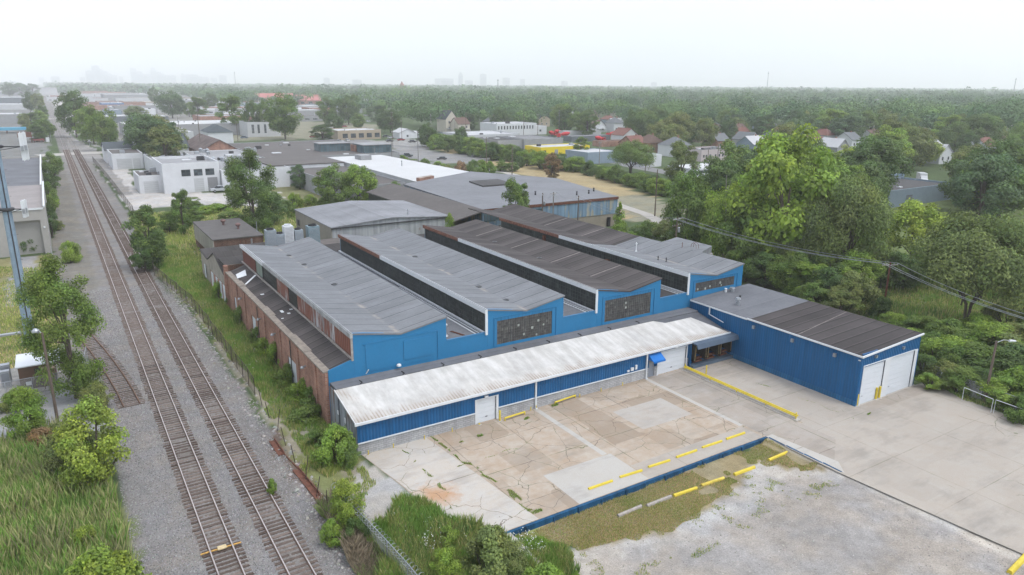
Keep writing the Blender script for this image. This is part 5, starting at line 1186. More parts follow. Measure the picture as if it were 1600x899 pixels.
# whitish sheds farther up the line
t = flat('white_warehouse', 'white roofed warehouse behind the pitched sheds with dark loading opening', 36, 66, 425, 470, 6.5, 'offw', 'white', .3, doors=[(1, 5, 0, 4.5, M_black)], vents=6, seed=10)
t = flat('white_warehouse', 'long white roofed warehouse ending in a two storey office with red panels', 40, 112, 495, 545, 7, 'grey', 'white', .3, vents=6, seed=11)
t = flat('red_panel_office', 'pale two storey office block with red window panels among street trees', 104, 124, 470, 492, 8.5, 'offw', 'mid', .4, win=[(2.5, 4, 2.2, 7.5), (6, 7.4, 2.2, 7.5), (10, 11.4, 2.2, 7.5)])
for i, (a, w, b_, tp, wl, rf, lb) in enumerate([
    (165, 50, 193, 183, 'dgrey', 'light', 'low slate walled shed with white fascia left of the middle shed tree'), (232, 32, 190, 183, 'dgrey', 'light', 'low slate walled shed with white fascia right of the middle shed tree'),
    (166, 25, 184, 173, 'bg', 'mid', 'small blue grey gabled shed behind the slate sheds'), (160, 35, 171, 162, 'blue', 'white', 'bright blue walled warehouse with white roof left of the container yard'),
    (175, 85, 178, 168, 'offw', 'light', 'grey jumble of low sheds with pale roofs beside the blue warehouse'), (222, 22, 180, 171, 'white', 'light', 'small white building with blue side in the industrial yard'),
    (163, 110, 160, 148, 'grey', 'white', 'very large white roofed plant on the left, far up the line'), (235, 60, 155, 145, 'offw', 'white', 'big pale roofed plant right of the far white plant'),
    (290, 30, 174, 166, 'offw', 'light', 'small pale shed right of the two round trees'), (322, 22, 172, 167, 'cream', 'light', 'cream shed at the edge of the far trees'), (80, 26, 158, 150, 'red', 'light', 'long reddish shed beside the line near the far crossing'),
    (275, 45, 166, 157, 'grey', 'light', 'pale roofed works behind the round trees'), (375, 30, 171, 162, 'offw', 'mid', 'grey works beyond the street trees'),
    (560, 42, 205, 190, 'tan', 'light', 'x')]):
    if lb == 'x': continue
    x0, y0 = g(a, b_); x1 = X(a + w, b_, y0); h = hgt(a, b_, tp)
    flat('industrial_shed', lb, x0, x1, y0, y0 + 35 + (x1 - x0) * .3, max(3.5, h), wl, rf, .3, cat='industrial building', group='sheds of the industrial district', vents=3 + i % 3, seed=20 + i)
t = flat('tan_brick_building', 'single storey tan brick building with dark windows across the dry field', 144, 171, 421, 445, 5.0, 'tan', 'light', .5, win=[(3 + 5 * i, 6 + 5 * i, 1.2, 3.6) for i in range(5)], vents=4, seed=30)
gable('white_cottage', 'small white gabled building right of the tan brick one', 180.5, 191, 415, 426, 3.6, 2.2, 'white', 'light', 'y', chim=False, win=[(0, 1, 1.2, 1.2)])
flat('white_cottage_wing', 'low white wing attached right of the small white gabled building', 191.2, 198, 417, 427, 3.6, 'white', 'light', .2, win=[(2, 3.2, 1.2, 2.4)])
x0, y0 = g(697, 207); gable('victorian_house', 'tall white victorian house with dark steep roof and turret', x0, x0 + 9, y0, y0 + 14, 9, 5.5, 'cream', 'slate', 'y', win=[(-2, 6, 1, 1.6), (2, 6, 1, 1.6), (-2, 2, 1, 1.8), (2, 2, 1, 1.8)], porch=True)
x0, y0 = g(713, 208); gable('rear_house', 'cream house with brown hipped roof right of the victorian house', x0, x0 + 9, y0 - 3, y0 + 9, 6, 4, 'cream', 'shingle', 'x', win=[(-2, 3.4, 1, 1.4), (2, 3.4, 1, 1.4)], porch=True)
x0, y0 = g(764, 206); gable('brick_house', 'red brick house with wide grey hipped roof beside the white storefront', x0, x0 + 10, y0, y0 + 10, 6.5, 4, 'brick', 'gshingle', 'x', hip=True, win=[(-3, 4, 1, 1.6), (3, 4, 1, 1.6)], porch=True)
x0, y0 = g(776, 213); x1 = X(838, 213, y0)
flat('white_storefront', 'white two storey building with a row of small upper windows', x0, x1, y0, y0 + 22, 7.2, 'white', 'light', .5, win=[(1.2 + 2.2 * i, 2.0 + 2.2 * i, 4.2, 6.2) for i in range(int((x1 - x0 - 2) / 2.2))] , vents=4, seed=31)
flat('white_storefront', 'lower white wing at the right end of the two storey storefront', x1 + .2, x1 + 9, y0 + 1, y0 + 18, 5.2, 'white', 'light', .4, vents=1, seed=33, win=[(3, 4.4, 2, 3.2)])
x0, y0 = g(731, 228); x1 = X(812, 228, y0)
flat('grey_block_building', 'grey building with dark roof edge and a strip of small windows behind the hedge', x0, x1, y0, y0 + 30, 5.2, 'offw', 'light', .5, win=[(7 + 2.6 * i, 8.4 + 2.6 * i, 3.2, 4.4) for i in range(8)], vents=3, seed=34)
x0, y0 = g(778, 236); x1 = X(828, 236, y0)
flat('dark_roof_workshop', 'flat workshop with near black roof left of the yellow building', x0, x1, y0, y0 + 26, 4.6, 'grey', 'dark', .5, vents=2, seed=35)
x0, y0 = g(829, 236); x1 = X(890, 232, y0)
flat('dark_roof_workshop', 'ribbed grey roofed workshop directly behind the yellow building', x0, x1, y0 + 6, y0 + 34, 4.8, 'grey', 'grey', .5, vents=2, seed=36)
x0, y0 = g(845, 243); x1 = X(921, 243, y0)
flat('yellow_building', 'low bright yellow building behind the tree hedge', x0, x1, y0, y0 + 14, 3.4, 'yel', 'light', .3, doors=[(1.5, 3, 0, 2.2, M_black), (8, 10, 0, 2.4, W_['grey'])], vents=3, seed=37)
x0, y0 = g(918, 257); x1 = X(966, 255, y0)
flat('grey_garage', 'pale grey blue garage behind the round tree in the hedge', x0, x1, y0, y0 + 16, 4.6, 'bg', 'light', .3)
x0, y0 = g(1006, 262); x1 = X(1033, 262, y0); flat('white_garage', 'small plain white garage right of the round hedge tree', x0, x1, y0, y0 + 9, 4.8, 'white', 'light', .2)
x0, y0 = g(1095, 253); x1 = X(1150, 259, y0)
flat('pink_building', 'pale pink flat building with small windows', x0, x1, y0, y0 + 14, 4.4, 'pink', 'dark', .6, win=[(1.2, 2, 1.8, 2.8), (2.8, 3.6, 1.8, 2.8), (8.6, 9.4, 1.8, 2.8), (11, 11.8, 1.8, 2.8), (13.2, 14, 1.8, 2.8)], doors=[(5, 6.2, 0, 3, W_['dgrey'])], vents=3, seed=38)
x0, y0 = g(1082, 281); x1 = X(1150, 281, y0)
flat('white_roof_shop', 'low building with bright white roof in front of the pink one', x0, x1, y0, y0 + 13, 3.6, 'white', 'white', .15, win=[(3, x1 - x0 - 4, 2.2, 3.0)])
hs_ = [((1000, 240), 'rshingle', 'brick', False, 'brown gabled bungalow left of the brown hipped house'), ((1026, 240), 'shingle', 'brick', True, 'house with brown pyramid roof left of the grey roofed house'), ((1066, 245), 'gshingle', 'white', True, 'white house with wide grey hipped roof and dormer'), ((938, 207), 'shingle', 'white', False, 'small white house with brown roof right of the silos'), ((968, 203), 'light', 'white', False, 'white gabled house at the edge of the woods beyond the red mixers'), ((985, 224), 'rshingle', 'white', False, 'low white house with brown roof near the round tree'),
       ((1166, 222), 'rshingle', 'brick', False, 'brick house with reddish roof half hidden in trees'), ((1178, 232), 'gshingle', 'offw', False, 'grey roofed house beside the pale blue one'), ((1188, 240), 'light', 'bg', False, 'pale blue house behind the large bright tree'),
       ((1282, 240), 'rshingle', 'offw', False, 'grey house with reddish roof framed by trees on the right'), ((1276, 246), 'gshingle', 'white', False, 'small white dormered house below the reddish roofed one'), ((1444, 222), 'shingle', 'brick', False, 'brown brick house with smoke pale gable in the right woods'), ((1468, 247), 'light', 'cream', False, 'small cream house glimpsed between trees on the right'), ((1476, 256), 'light', 'white', False, 'little white shed glimpsed below the cream house'), ((1550, 243), 'rshingle', 'white', False, 'white house with brown roof at the far right'), ((1316, 245), 'light', 'grey', False, 'grey garage behind the yellowish tree'), ((1338, 232), 'gshingle', 'white', False, 'white house between the right woods and the wire poles')]
for i, ((px, py), rf, wl, hip, lb) in enumerate(hs_):
    x, y = g(px, py); w = 9 + i % 3 if i < 16 else 9; gable('house', lb, x - w / 2, x + w / 2, y, y + 11, 5.2 if hip else 4.6, 3.6, wl, rf, 'y' if i % 2 else 'x', hip=hip, win=[(-2.4, 1.6, 1.1, 1.4), (2.2, 1.6, 1.1, 1.4)], group='houses of the residential streets', porch=i % 3 == 0)
ir = random.Random(44); used = []; ni = 0
for i in range(600):
    if ni >= 52: break
    px = ir.uniform(96, 520); py = ir.uniform(147, 196); x, y = g(px, py)
    if px > 330 and py < 163: continue
    if px < 70 + (py - 128) * .75 + 30 or (px > 150 and px < 345 and py > 178) or (395 < px < 505 and py < 172): continue
    w = ir.uniform(18, 55) * (1 + max(0, y - 500) / 900); dpt = ir.uniform(18, 45)
    if any(abs(x - q[0]) < (w + q[2]) * .62 and abs(y - q[1]) < 40 for q in used): continue
    used.append((x, y, w)); ni += 1
    flat('industrial_shed', 'industrial shed', x - w / 2, x + w / 2, y, y + dpt, ir.uniform(4, 7.5), ir.choice(('offw', 'grey', 'white', 'tan', 'bg', 'brick')), ir.choice(('light', 'white', 'mid', 'grey', 'brown', 'light')), .4, cat='industrial building', group='sheds scattered over the industrial district', vents=2, seed=200 + i, win=[(3, 7, 1.2, 2.8), (10, 14, 1.2, 2.8)])
hr = random.Random(31); nh = 0; HOUSE_SPOTS = []
for i in range(400):
    if nh >= 46: break
    px = hr.uniform(640, 1590); py = hr.uniform(172, 236); x, y = g(px, py)
    if py > 196 + max(0, (px - 640)) * .045 and px < 1100: continue
    if any(math.hypot(x - q[0], y - q[1]) < 26 for q in HOUSE_SPOTS): continue
    HOUSE_SPOTS.append((x, y)); nh += 1; w = hr.uniform(8, 11)
    gable('house', 'house among the woods', x - w / 2, x + w / 2, y, y + hr.uniform(9, 13), hr.choice((4.6, 5.5, 6.2)), hr.uniform(2.8, 4.2), hr.choice(('white', 'white', 'cream', 'offw', 'brick', 'bg', 'tan')), hr.choice(('rshingle', 'shingle', 'gshingle', 'slate', 'light', 'mid')), hr.choice('xy'), hip=hr.random() < .25, win=[(-2.4, 1.6, 1.1, 1.4), (2.2, 1.6, 1.1, 1.4)], group='houses glimpsed in the woods')
# red roofed school, brick factory, right workshop
x0, y0 = g(404, 165); x1 = X(500, 166, y0)
gable('red_roof_building', 'long building with bright red metal roof beyond the street trees, left section', x0, x0 + (x1 - x0) * .6, y0, y0 + 30, 8, 9, 'cream', 'red', 'x', chim=False, cat='building')
gable('red_roof_building', 'right section of the red metal roofed building with brick front', x0 + (x1 - x0) * .62, x1, y0 - 10, y0 + 18, 7, 8, 'brick', 'red', 'x', chim=False, cat='building', win=[(-12, 2, 6, 3), (0, 2, 6, 3), (12, 2, 6, 3)])
for (a, c, by, ty, lb) in ((1145, 1215, 168, 158, 'left block of the far red brick factory in the woods'), (1215, 1310, 170, 160, 'middle block of the far red brick factory in the woods'), (1310, 1372, 171, 160, 'right block of the far brick factory, beside its pale chimney')):
    x0, y0 = g(a, by); x1 = X(c, by, y0); flat('brick_factory', lb, x0, x1, y0, y0 + 60, hgt(a, by, ty), 'red', 'brown', .5, cat='factory', vents=4, seed=a)
x0, y0 = g(1361, 171); t = world_thing('factory_chimney', 'pale square chimney at the right end of the far brick factory', 'chimney', (x0, y0 - 2, 0)); hh = hgt(1361, 171, 156); MB().box(x0 - 4, x0 + 4, y0 - 10, y0 - 2, 0, hh).build('shaft', W_['offw'], t); MB().box(x0 - 4.4, x0 + 4.4, y0 - 10.4, y0 - 1.6, hh, hh + 1).build('cap', W_['grey'], t)
x0, y0 = g(1385, 326); x1 = X(1488, 322, y0)
flat('blue_workshop', 'pale blue workshop with dark flat roof among the right hand trees', x0, x1, y0, y0 + 17, 4.2, 'bg', 'dark', .6, vents=3, seed=41, doors=[(9, 12, 0, 3, W_['dgrey'])])
x0, y0 = g(1350, 303); x1 = X(1405, 300, y0)
t = fence('screen_fence', 'tall dark green screened fence with white top beside the car yard', [(x0, y0 + 3), (x1, y0 + 1), (x1 + 7, y0 + 2)], 3.0, plain('dark green fence screen', (.05, .09, .08), .9, .1), M_mast, 3.0, .02, seed=50, r=.07)
t = world_thing('pale_portal', 'pale blue steel post and beam frame at the corner of the screened fence', 'steel frame', (x1, y0, 0)); MB().box(x1 - .7, x1 + .7, y0 - .5, y0 + .5, 0, 5.6).build('post', M_mast, t); MB().box(x0 - 6, x1 - .7, y0 - .2, y0 + .4, 4.6, 5.3).build('beam', M_mast, t)
# silos and mixers
x, y = g(912, 207)
t = world_thing('cement_silo_plant', 'cream twin cement silos on steel legs beside the red mixer trucks', 'silo plant', (x, y, 0))
for (dx, r, z0, h, m) in ((-3.6, 1.2, 5.5, 11.5, W_['cream']), (-.9, 1.1, 5, 9.8, plain('tan silo', (.45, .36, .22), .7, .1)), (1.8, 1.5, 5, 14.2, W_['cream']), (3.6, 1.3, 5, 13.6, W_['cream'])):
    MB().lathe(x + dx, y, [(.3, z0 - 2), (r, z0), (r, h - .6), (r * .8, h), (.3, h + .5)], 14).build('silo', m, t)
b = MB()
for dx in (-4.5, -2.5, -.2, 2.6, 4.6):
    for dy in (-1, 1): b.box(x + dx, x + dx + .3, y + dy, y + dy + .3, 0, 6)
b.box(x - 4.5, x + 5, y - 1.1, y - .9, 3, 3.4); b.build('frame', plain('yellow brown steel', (.42, .27, .10), .8, .2), t)
def mixer(px, py, label, rz=0):
    x, y = g(px, py); t = thing('mixer_truck', label, 'mixer truck', (x, y, 0), rz, 'red mixer trucks'); ORG[t.name] = (0, 0, 0); rd = plain('mixer red', (.62, .03, .04), .5, .08)
    o = MB().tube([(-3.3, 0, 2.9), (-2.6, 0, 2.6), (-.6, 0, 2.4), (1.2, 0, 2.2), (2.1, 0, 2.1)], .6, 12).build('x', rd, t); o.data.clear_geometry()
    b = MB(); prof = [(.35, -3.4, 3.2), (1.0, -2.4, 2.9), (1.35, -.8, 2.6), (1.2, .8, 2.4), (.7, 2.2, 2.2)]; seg = 12; n0 = 0
    for (r, xx, zz) in prof:
        for q in range(seg): a = 2 * PI * q / seg; b.v.append((xx, r * math.cos(a), zz + r * math.sin(a)))
    for i in range(4):
        for q in range(seg): a = i * seg + q; c = i * seg + (q + 1) % seg; b.f.append((a, c, c + seg, a + seg))
    b.f.append(tuple(range(seg))); b.f.append(tuple(range(4 * seg, 5 * seg)))
    bpy.data.objects.remove(o); b.build('drum', rd, t)
    MB().box(-3.8, 4.6, -.5, .5, .7, 1.1).build('chassis', M_metaldark, t)
    c = MB().ext([(2.5, .7), (4.8, .7), (4.8, 1.7), (4.2, 2.9), (2.5, 2.9)], 'y', -1.2, 1.2).build('cab', rd, t); MB().box(2.8, 4.1, -1.23, -1.203, 1.8, 2.6).build('window', M_glass, c)
    for xx in (-2.8, -1.5, 3.7):
        for s in (-1, 1): MB().tube([(xx, s * .9, .5), (xx, s * 1.2, .5)], .5, 12).build('wheel', M_black, t)
    return t
mixer(862, 214, 'red mixer truck farthest left in the truck yard', .5); mixer(873, 212, 'large red mixer truck behind the white parked load', 0); mixer(882, 216, 'red mixer truck with its cab toward the silos', 2.6); mixer(936, 223, 'long red mixer drum truck right of the silos', 0.2); mixer(957, 215, 'right red mixer truck near the houses', 3.1); mixer(968, 216, 'small red mixer truck at the right end of the yard', .3)
for (a, b_, w, tp, wl, rf, lb) in ((884, 214, 55, 206, 'offw', 'light', 'low white shed between the mixers and the silos'), (893, 222, 60, 214, 'dgrey', 'grey', 'dark container row along the truck yard'), (940, 230, 55, 222, 'brick', 'shingle', 'low brown sheds below the right mixers')):
    x0, y0 = g(a, b_); x1 = X(a + w, b_, y0); flat('yard_shed', lb, x0, x1, y0, y0 + 8, hgt(a, b_, tp), wl, rf, .2, cat='shed')

# left side of the line ------------------------------------------------
t = world_thing('grey_warehouse', 'large grey flat roofed warehouse with tall garage bay left of the tracks', 'warehouse', (-20, 200, 0))
yb_ = g(66, 238, 9.2)[1]
b = MB(); xz_wall(b, 164.3, 165.0, -45, -2.5, 0, 8.9, [(-9.3, -3.6, 0, 6.6)]); b.box(-2.9, -2.5, 165.0, 206, 0, 9.2); b.box(-3.4, -3.0, 206, yb_, 0, 8.4); b.box(-45, -2.9, yb_ - .5, yb_, 0, 8); b.build('wall', W_['beige'], t)
MB().box(-9.3, -3.6, 165.2, 165.4, 0, 6.6).build('garage_door', plain('beige bay door', (.33, .32, .30), .8, .04), t)
MB().box(-45, -2.9, 165.0, 206, 8.2, 8.5).build('roof', plain('pinkish grey gravel roof', (.33, .30, .29), .9, .12, .2), t)
MB().box(-45, -3.4, 206, yb_ - .5, 7.2, 7.5).build('roof', M_memb2, t)
MB().box(-2.75, -2.45, 164.2, 206.2, 9.0, 9.3).box(-3.3, -2.95, 206.2, yb_, 8.2, 8.5).box(-45, -2.8, 164.1, 164.5, 8.6, 8.9).build('white_coping', M_white, t)
MB().box(-3.2, -2.9, 164.0, 164.25, 5.0, 5.3).build('wall_lamp', M_white, t)
t = world_thing('storage_tank', 'pale round storage tank cut off by the left edge of the picture', 'tank', (-14.0, 148, 0)); MB().lathe(-14.2, 147, [(3.2, 0), (3.2, 6.2), (2.8, 6.7), (.4, 7.4)], 24).build('shell', W_['white'], t, True); MB().lathe(-14.2, 147, [(.5, 7.3), (.5, 7.7), (.2, 7.8)], 10).build('hatch', M_galv, t)
fence('wire_fence', 'thin pale fence running forward from the warehouse corner', [(-2.6, 163), (-2.0, 140), (-1.4, 118)], 1.6, M_chain, M_galv, 4, .03, seed=61)
# steel yard beyond the warehouse
def rows(name, label, cat, x0, x1, y, h, n, m, dy=2.0, group=None):
    t = world_thing(name, label, cat, ((x0 + x1) / 2, y, 0), group)
    for i in range(n): MB().box(x0, x1, y + i * dy, y + i * dy + dy * .6, h * .55, h).build('bundle', m, t)
    for x in (x0 + .5, (x0 + x1) / 2, x1 - .5): MB().box(x, x + .3, y, y + n * dy, 0, h * .55).build('support', M_rust, t)
    return t
x0, y0 = g(2, 209); x1 = X(42, 209, y0)
rows('pipe_rack', 'racks of light blue steel beams in the yard beyond the warehouse', 'steel rack', x0 - 8, x1, y0, 3.4, 4, plain('light blue painted steel', (.10, .38, .55), .5, .1), 3)
x0, y0 = g(29, 224); x1 = X(48, 224, y0); rows('scrap_stack', 'dark rusty stack of steel behind the blue racks', 'scrap stack', x0, x1 + 1, y0, 5.5, 2, M_rust, 3); rows('scrap_stack', 'low red and grey scrap row beside the track end', 'scrap stack', x1 + 1.2, X(70, 224, y0), y0 + 2, 1.8, 3, plain('faded red steel', (.30, .10, .09), .8, .2), 2)
for i, (a, b_, w, tp, wl, rf, dp, lb) in enumerate([(-30, 195, 65, 180, 'grey', 'light', 40, 'grey shed with white roof just beyond the blue steel racks'), (-20, 172, 62, 164, 'offw', 'light', 50, 'pale roofed shed behind the first white roof on the left'), (-30, 162, 70, 153, 'dgrey', 'white', 70, 'long white arched roof warehouse on the far left'), (-30, 150, 65, 144, 'grey', 'white', 90, 'distant white roofed warehouse at the left edge'), (-20, 145, 60, 140, 'offw', 'white', 100, 'farthest white warehouse left of the line')]):
    x0, y0 = g(a, b_); x1 = X(a + w, b_, y0); x1 = min(x1, -4); flat('industrial_shed', lb, x0, x1, y0, y0 + dp, hgt(a, b_, tp), wl, rf, .3, cat='industrial building', group='sheds of the industrial district', vents=3, seed=70 + i)
# railway signals / poles near the crossing
for (px, py, ty, lb) in ((75, 222, 205, 'white relay cabinet and post by the nearer level crossing'),):
    x, y = g(px, py); t = world_thing('signal_cabinet', lb, 'signal cabinet', (x, y, 0)); MB().box(x - .8, x + .8, y, y + 1, 0, 2.4).build('cabinet', M_white, t); MB().cyl(x + 1.6, y, 0, 5, .08, 6).build('post', M_galv, t)
x, y = g(141, 233); t = world_thing('crossing_signal', 'silver level crossing signal with crossbuck right of the tracks', 'crossing signal', (x, y, 0)); MB().cyl(x, y, 0, 4.6, .1, 8).build('mast', M_galv, t)
b = MB(); b.tube([(x - .7, y - .1, 3.6), (x + .7, y - .1, 4.7)], .09, 4); b.tube([(x - .7, y - .1, 4.7), (x + .7, y - .1, 3.6)], .09, 4); b.build('crossbuck', M_white, t); MB().box(x - .8, x + .8, y - .2, y, 2.9, 3.2).build('lamp_bar', M_metaldark, t)

# vehicles -------------------------------------------------------------
def car(name, label, px, py, rz, paint, kind='car', group='parked vehicles', s=1.0):
    x, y = g(px, py); t = thing(name, label, {'car': 'car', 'pickup': 'pickup truck', 'truck': 'box truck'}[kind], (x, y, .02), rz, group); ORG[t.name] = (0, 0, 0); t.scale = (s, s, s)
    p = plain('car paint ' + str(paint), paint, .3, .03, 1, .6)
    if kind == 'car':
        b = MB(); b.ext([(-2.2, .35), (2.2, .35), (2.25, .75), (1.3, .95), (-1.6, .98), (-2.25, .9)], 'y', -.88, .88); bd = b.build('body', p, t)
        b = MB(); b.ext([(-1.7, .97), (1.2, .94), (.55, 1.42), (-1.1, 1.45)], 'y', -.74, .74); b.build('windows', M_glass, t); MB().ext([(-1.05, 1.455), (.5, 1.43), (.45, 1.47), (-1.0, 1.49)], 'y', -.68, .68).build('roof', p, t)
        wx = (-1.35, 1.4); wr = .33; wy = .86
    elif kind == 'pickup':
        b = MB(); b.ext([(-2.9, .5), (2.9, .5), (2.95, 1.05), (1.7, 1.2), (-.7, 1.25), (-.7, 1.15), (-2.9, 1.15)], 'y', -.98, .98); b.build('body', p, t)
        b = MB(); b.box(-2.75, -.85, -.8, .8, 1.152, 1.16); b.build('cargo_bed', M_black, t)
        b = MB(); b.ext([(-.75, 1.2), (1.6, 1.2), (.85, 1.82), (-.6, 1.86)], 'y', -.84, .84); b.build('windows', M_glass, t); MB().ext([(-.6, 1.865), (.8, 1.83), (.75, 1.88), (-.55, 1.92)], 'y', -.78, .78).build('roof', p, t)
        wx = (-1.9, 1.9); wr = .42; wy = .98
    else:
        MB().box(-3.2, 1.3, -1.2, 1.2, .9, 3.2).build('cargo_box', p, t); c = MB().ext([(1.4, .5), (3.4, .5), (3.4, 1.3), (2.6, 1.5), (2.1, 2.4), (1.4, 2.4)], 'y', -1.05, 1.05).build('cab', p, t); MB().box(1.6, 2.2, -1.08, -1.052, 1.5, 2.2).build('window', M_glass, c)
        wx = (-2.2, 2.5); wr = .45; wy = 1.0
    for xx in wx:
        for sy in (-1, 1):
            w = MB().tube([(xx, sy * (wy - .2), wr), (xx, sy * (wy + .02), wr)], wr, 14).build('wheel', M_black, t); MB().tube([(xx, sy * (wy + .021), wr), (xx, sy * (wy + .03), wr)], wr * .55, 10).build('rim', M_galv, w)
    for sy in (-.65, .65): MB().box(2.2 if kind == 'car' else (2.93 if kind == 'pickup' else 3.401), 2.27 if kind == 'car' else (2.97 if kind == 'pickup' else 3.43), sy - .18, sy + .18, .6, .78).build('headlight', M_white, t)
    return t
car('pickup_truck', 'silver pickup truck parked in front of the white workshop', 345, 300, PI + .05, (.50, .52, .55), 'pickup')
car('pickup_truck', 'dark pickup truck on the grey lot beyond the white roof', 635, 246, .1, (.03, .05, .045), 'pickup')
car('parked_car', 'dark low car right of the dark pickup on the grey lot', 690, 250, 2.8, (.05, .05, .055))
car('box_truck', 'white box truck beside the screened car yard', 1440, 285, 3.9, (.72, .73, .75), 'truck')
car('parked_car', 'silver car at the left of the screened yard', 1403, 288, 3.6, (.35, .36, .37)); car('parked_car', 'dark suv between the silver and the red car', 1413, 289, 4.4, (.06, .06, .07)); car('parked_car', 'dark red car behind the dark suv', 1421, 285, .6, (.30, .03, .03)); car('parked_car', 'white car nearest the blue workshop', 1430, 295, 3.8, (.70, .71, .72))
for i, px in enumerate((681, 688, 695, 703, 711, 719, 726)):
    car('parked_car', ['white car at the left end of the lot by the victorian house', 'grey blue car second in the lot by the victorian house', 'pale blue car in the middle of the lot', 'silver car beside the pale blue one', 'white van like car near the dark shrub tree', 'dark blue car near the dark shrub tree', 'white car at the right end of that lot'][i], px, 212 - (i % 2) * 2, 1.2 + .2 * i, [(.6, .6, .62), (.16, .22, .3), (.3, .42, .55), (.5, .5, .52), (.7, .7, .7), (.06, .1, .2), (.65, .66, .66)][i])

cr = random.Random(8); nc = 0
for i in range(200):
    if nc >= 44: break
    px = cr.choice((cr.uniform(100, 330), cr.uniform(360, 620), cr.uniform(560, 900))); py = cr.uniform(176, 226) if px < 600 else cr.uniform(214, 226); x, y = g(px, py)
    if px < 190 + (py - 180) * 1.3: continue
    nc += 1; car('parked_car', 'car', px, py, cr.choice((0, PI / 2, .3)), cr.choice([(.6, .6, .62), (.05, .05, .06), (.3, .02, .02), (.12, .16, .22), (.4, .4, .41), (.7, .7, .7)]), group='cars scattered over the lots')
# more utility poles in the middle distance
UP = [(854, 'x'), ]
poles = [((613, 262), 222, 'short pole by the tan building road'), ((614, 232), 175, 'tall pole with many crossarms left of the white cottage'), ((628, 218), 188, 'double pole just right of the tall one'), ((674, 222), 178, 'pole right of the white cottage'), ((711, 212), 185, 'pole before the victorian house'), ((728, 213), 176, 'pole right of the victorian house'), ((750, 218), 186, 'pole beside the brick house'), ((818, 214), 176, 'pole in front of the white storefront'), ((840, 222), 178, 'tall pole at the right of the storefront'), ((873, 214), 172, 'multi arm pole behind the left mixers'), ((901, 210), 175, 'pole left of the silos'), ((929, 212), 174, 'pole right of the silos'), ((936, 262), 222, 'pole in the hedge near the grey garage'), ((1008, 268), 240, 'pole with transformer beside the round hedge tree'), ((1120, 262), 225, 'thin pole before the pink building'), ((1345, 262), 218, 'plain pole on the right before the yellowish tree'), ((800, 282), 228, 'street pole at the end of the field road'), ((1023, 338), 265, 'street pole beside the field road'), ((654, 262), 205, 'pole with a big transformer beyond the white roof'), ((166, 210), 182, 'leaning pole in front of the big trackside tree'), ((316, 250), 178, 'thin pole above the white warehouse'), ((586, 262), 232, 'double timber pole on the verge beyond the roofs'), ((372, 222), 190, 'pole on the street right of the office'), ((848, 350), 302, 'timber pole with transformers behind the last roof'), ((865, 352), 300, 'pole standing against the blue grey warehouse wall'), ((904, 358), 306, 'pole at the corner of the blue grey wall'), ((1105, 262), 232, 'pole behind the bright tree'), ((283, 232), 183, 'slim pole left of the pyramid roof'), ((760, 262), 214, 'pole in the hedge beyond the dry field')]
allt = []
for i, ((px, py), ty, lb) in enumerate(poles):
    xyh = dict(xy=(on_y(px, ty, 126.5)[0], 126.5), h=on_y(px, ty, 126.5)[1]) if i in (23, 24, 25) else {}
    t, tips = upole(px, py, ty, M_wood if i % 3 else plain('grey timber pole', (.26, .245, .23), .9, .2), 4 if i in (1, 3, 5, 8, 9, 10, 11) else (1 if i not in (16, 17, 19, 21) else 0), lb, ang=.3 + .2 * (i % 4), transf=i in (13, 18, 21, 23), r=.17, scale=.9, **xyh); allt.append(tips)
def span(i, j, lb):
    if allt[i] and allt[j]: wire('overhead_wires', lb, [(allt[i][k], allt[j][k]) for k in (0, 3)], .02, sag=1.2)
span(23, 24, 'short wires between the poles on the blue grey warehouse wall'); span(24, 25, 'wires from the middle to the right pole on the blue grey wall'); span(12, 13, 'wires over the hedge near the round tree')
wire('overhead_wires', 'wires from the double crossarm pole toward the blue grey warehouse', [(tb[0], allt[25][0]), (tb[3], allt[25][3])], .02, sag=1.5)

# skyline ----------------------------------------------------------------
def far_xy(px, D):
    d = _ray(px, 132); d = d / math.hypot(d[0], d[1]); return d[0] * D, d[1] * D
def tower(px, wpx, topy, D, label, crown=0, m=None, group='distant downtown towers'):
    x, y = far_xy(px, D); w = wpx * D / 1290 / 2; lo_, hi_ = 0, 900
    for _ in range(40):
        z = (lo_ + hi_) / 2
        if proj(x, y, z)[1] > topy: lo_ = z
        else: hi_ = z
    t = world_thing('skyscraper', label, 'tower block', (x, y, 0), group); h = lo_
    m = m or W_['grey']
    if crown == 0: MB().box(x - w, x + w, y, y + w * 2, 0, h).box(x - w * .4, x + w * .4, y + w * .6, y + w * 1.4, h, h * 1.03).build('shaft', m, t)
    elif crown == 1: MB().box(x - w, x + w, y, y + w * 2, 0, h * .8).box(x - w * .7, x + w * .7, y + w * .3, y + w * 1.7, h * .8, h * .92).tube([(x, y + w, h * .92), (x, y + w, h)], w * .45, 4, w * .05).build('shaft', m, t)
    else: MB().lathe(x, y + w, [(w, 0), (w, h * .9), (w * .6, h)], 14).build('shaft', m, t)
    MB().box(x - w * .9, x + w * .9, y - 3, y - .3, h * .15, h * .75).build('window_bands', M_glass if w > 30 else W_['dgrey'], t)
    return t
sk = [(143, 11, 111, 0), (150, 6, 103, 2), (155, 7, 102, 2), (161, 6, 108, 2), (167, 7, 112, 0), (173, 8, 116, 0), (180, 8, 118, 0), (130, 7, 121, 0), (191, 5, 120, 0), (211, 8, 107, 0), (220, 9, 112, 0), (227, 8, 115, 1), (234, 5, 116, 0), (242, 8, 104, 1), (250, 7, 113, 0), (256, 5, 114, 1), (262, 9, 118, 0), (272, 8, 118, 0), (287, 5, 114, 1), (296, 9, 117, 0), (304, 12, 117, 0), (313, 8, 120, 0), (322, 10, 121, 0), (336, 8, 122, 0), (350, 10, 118, 0), (88, 12, 119, 2), (66, 7, 121, 0)]
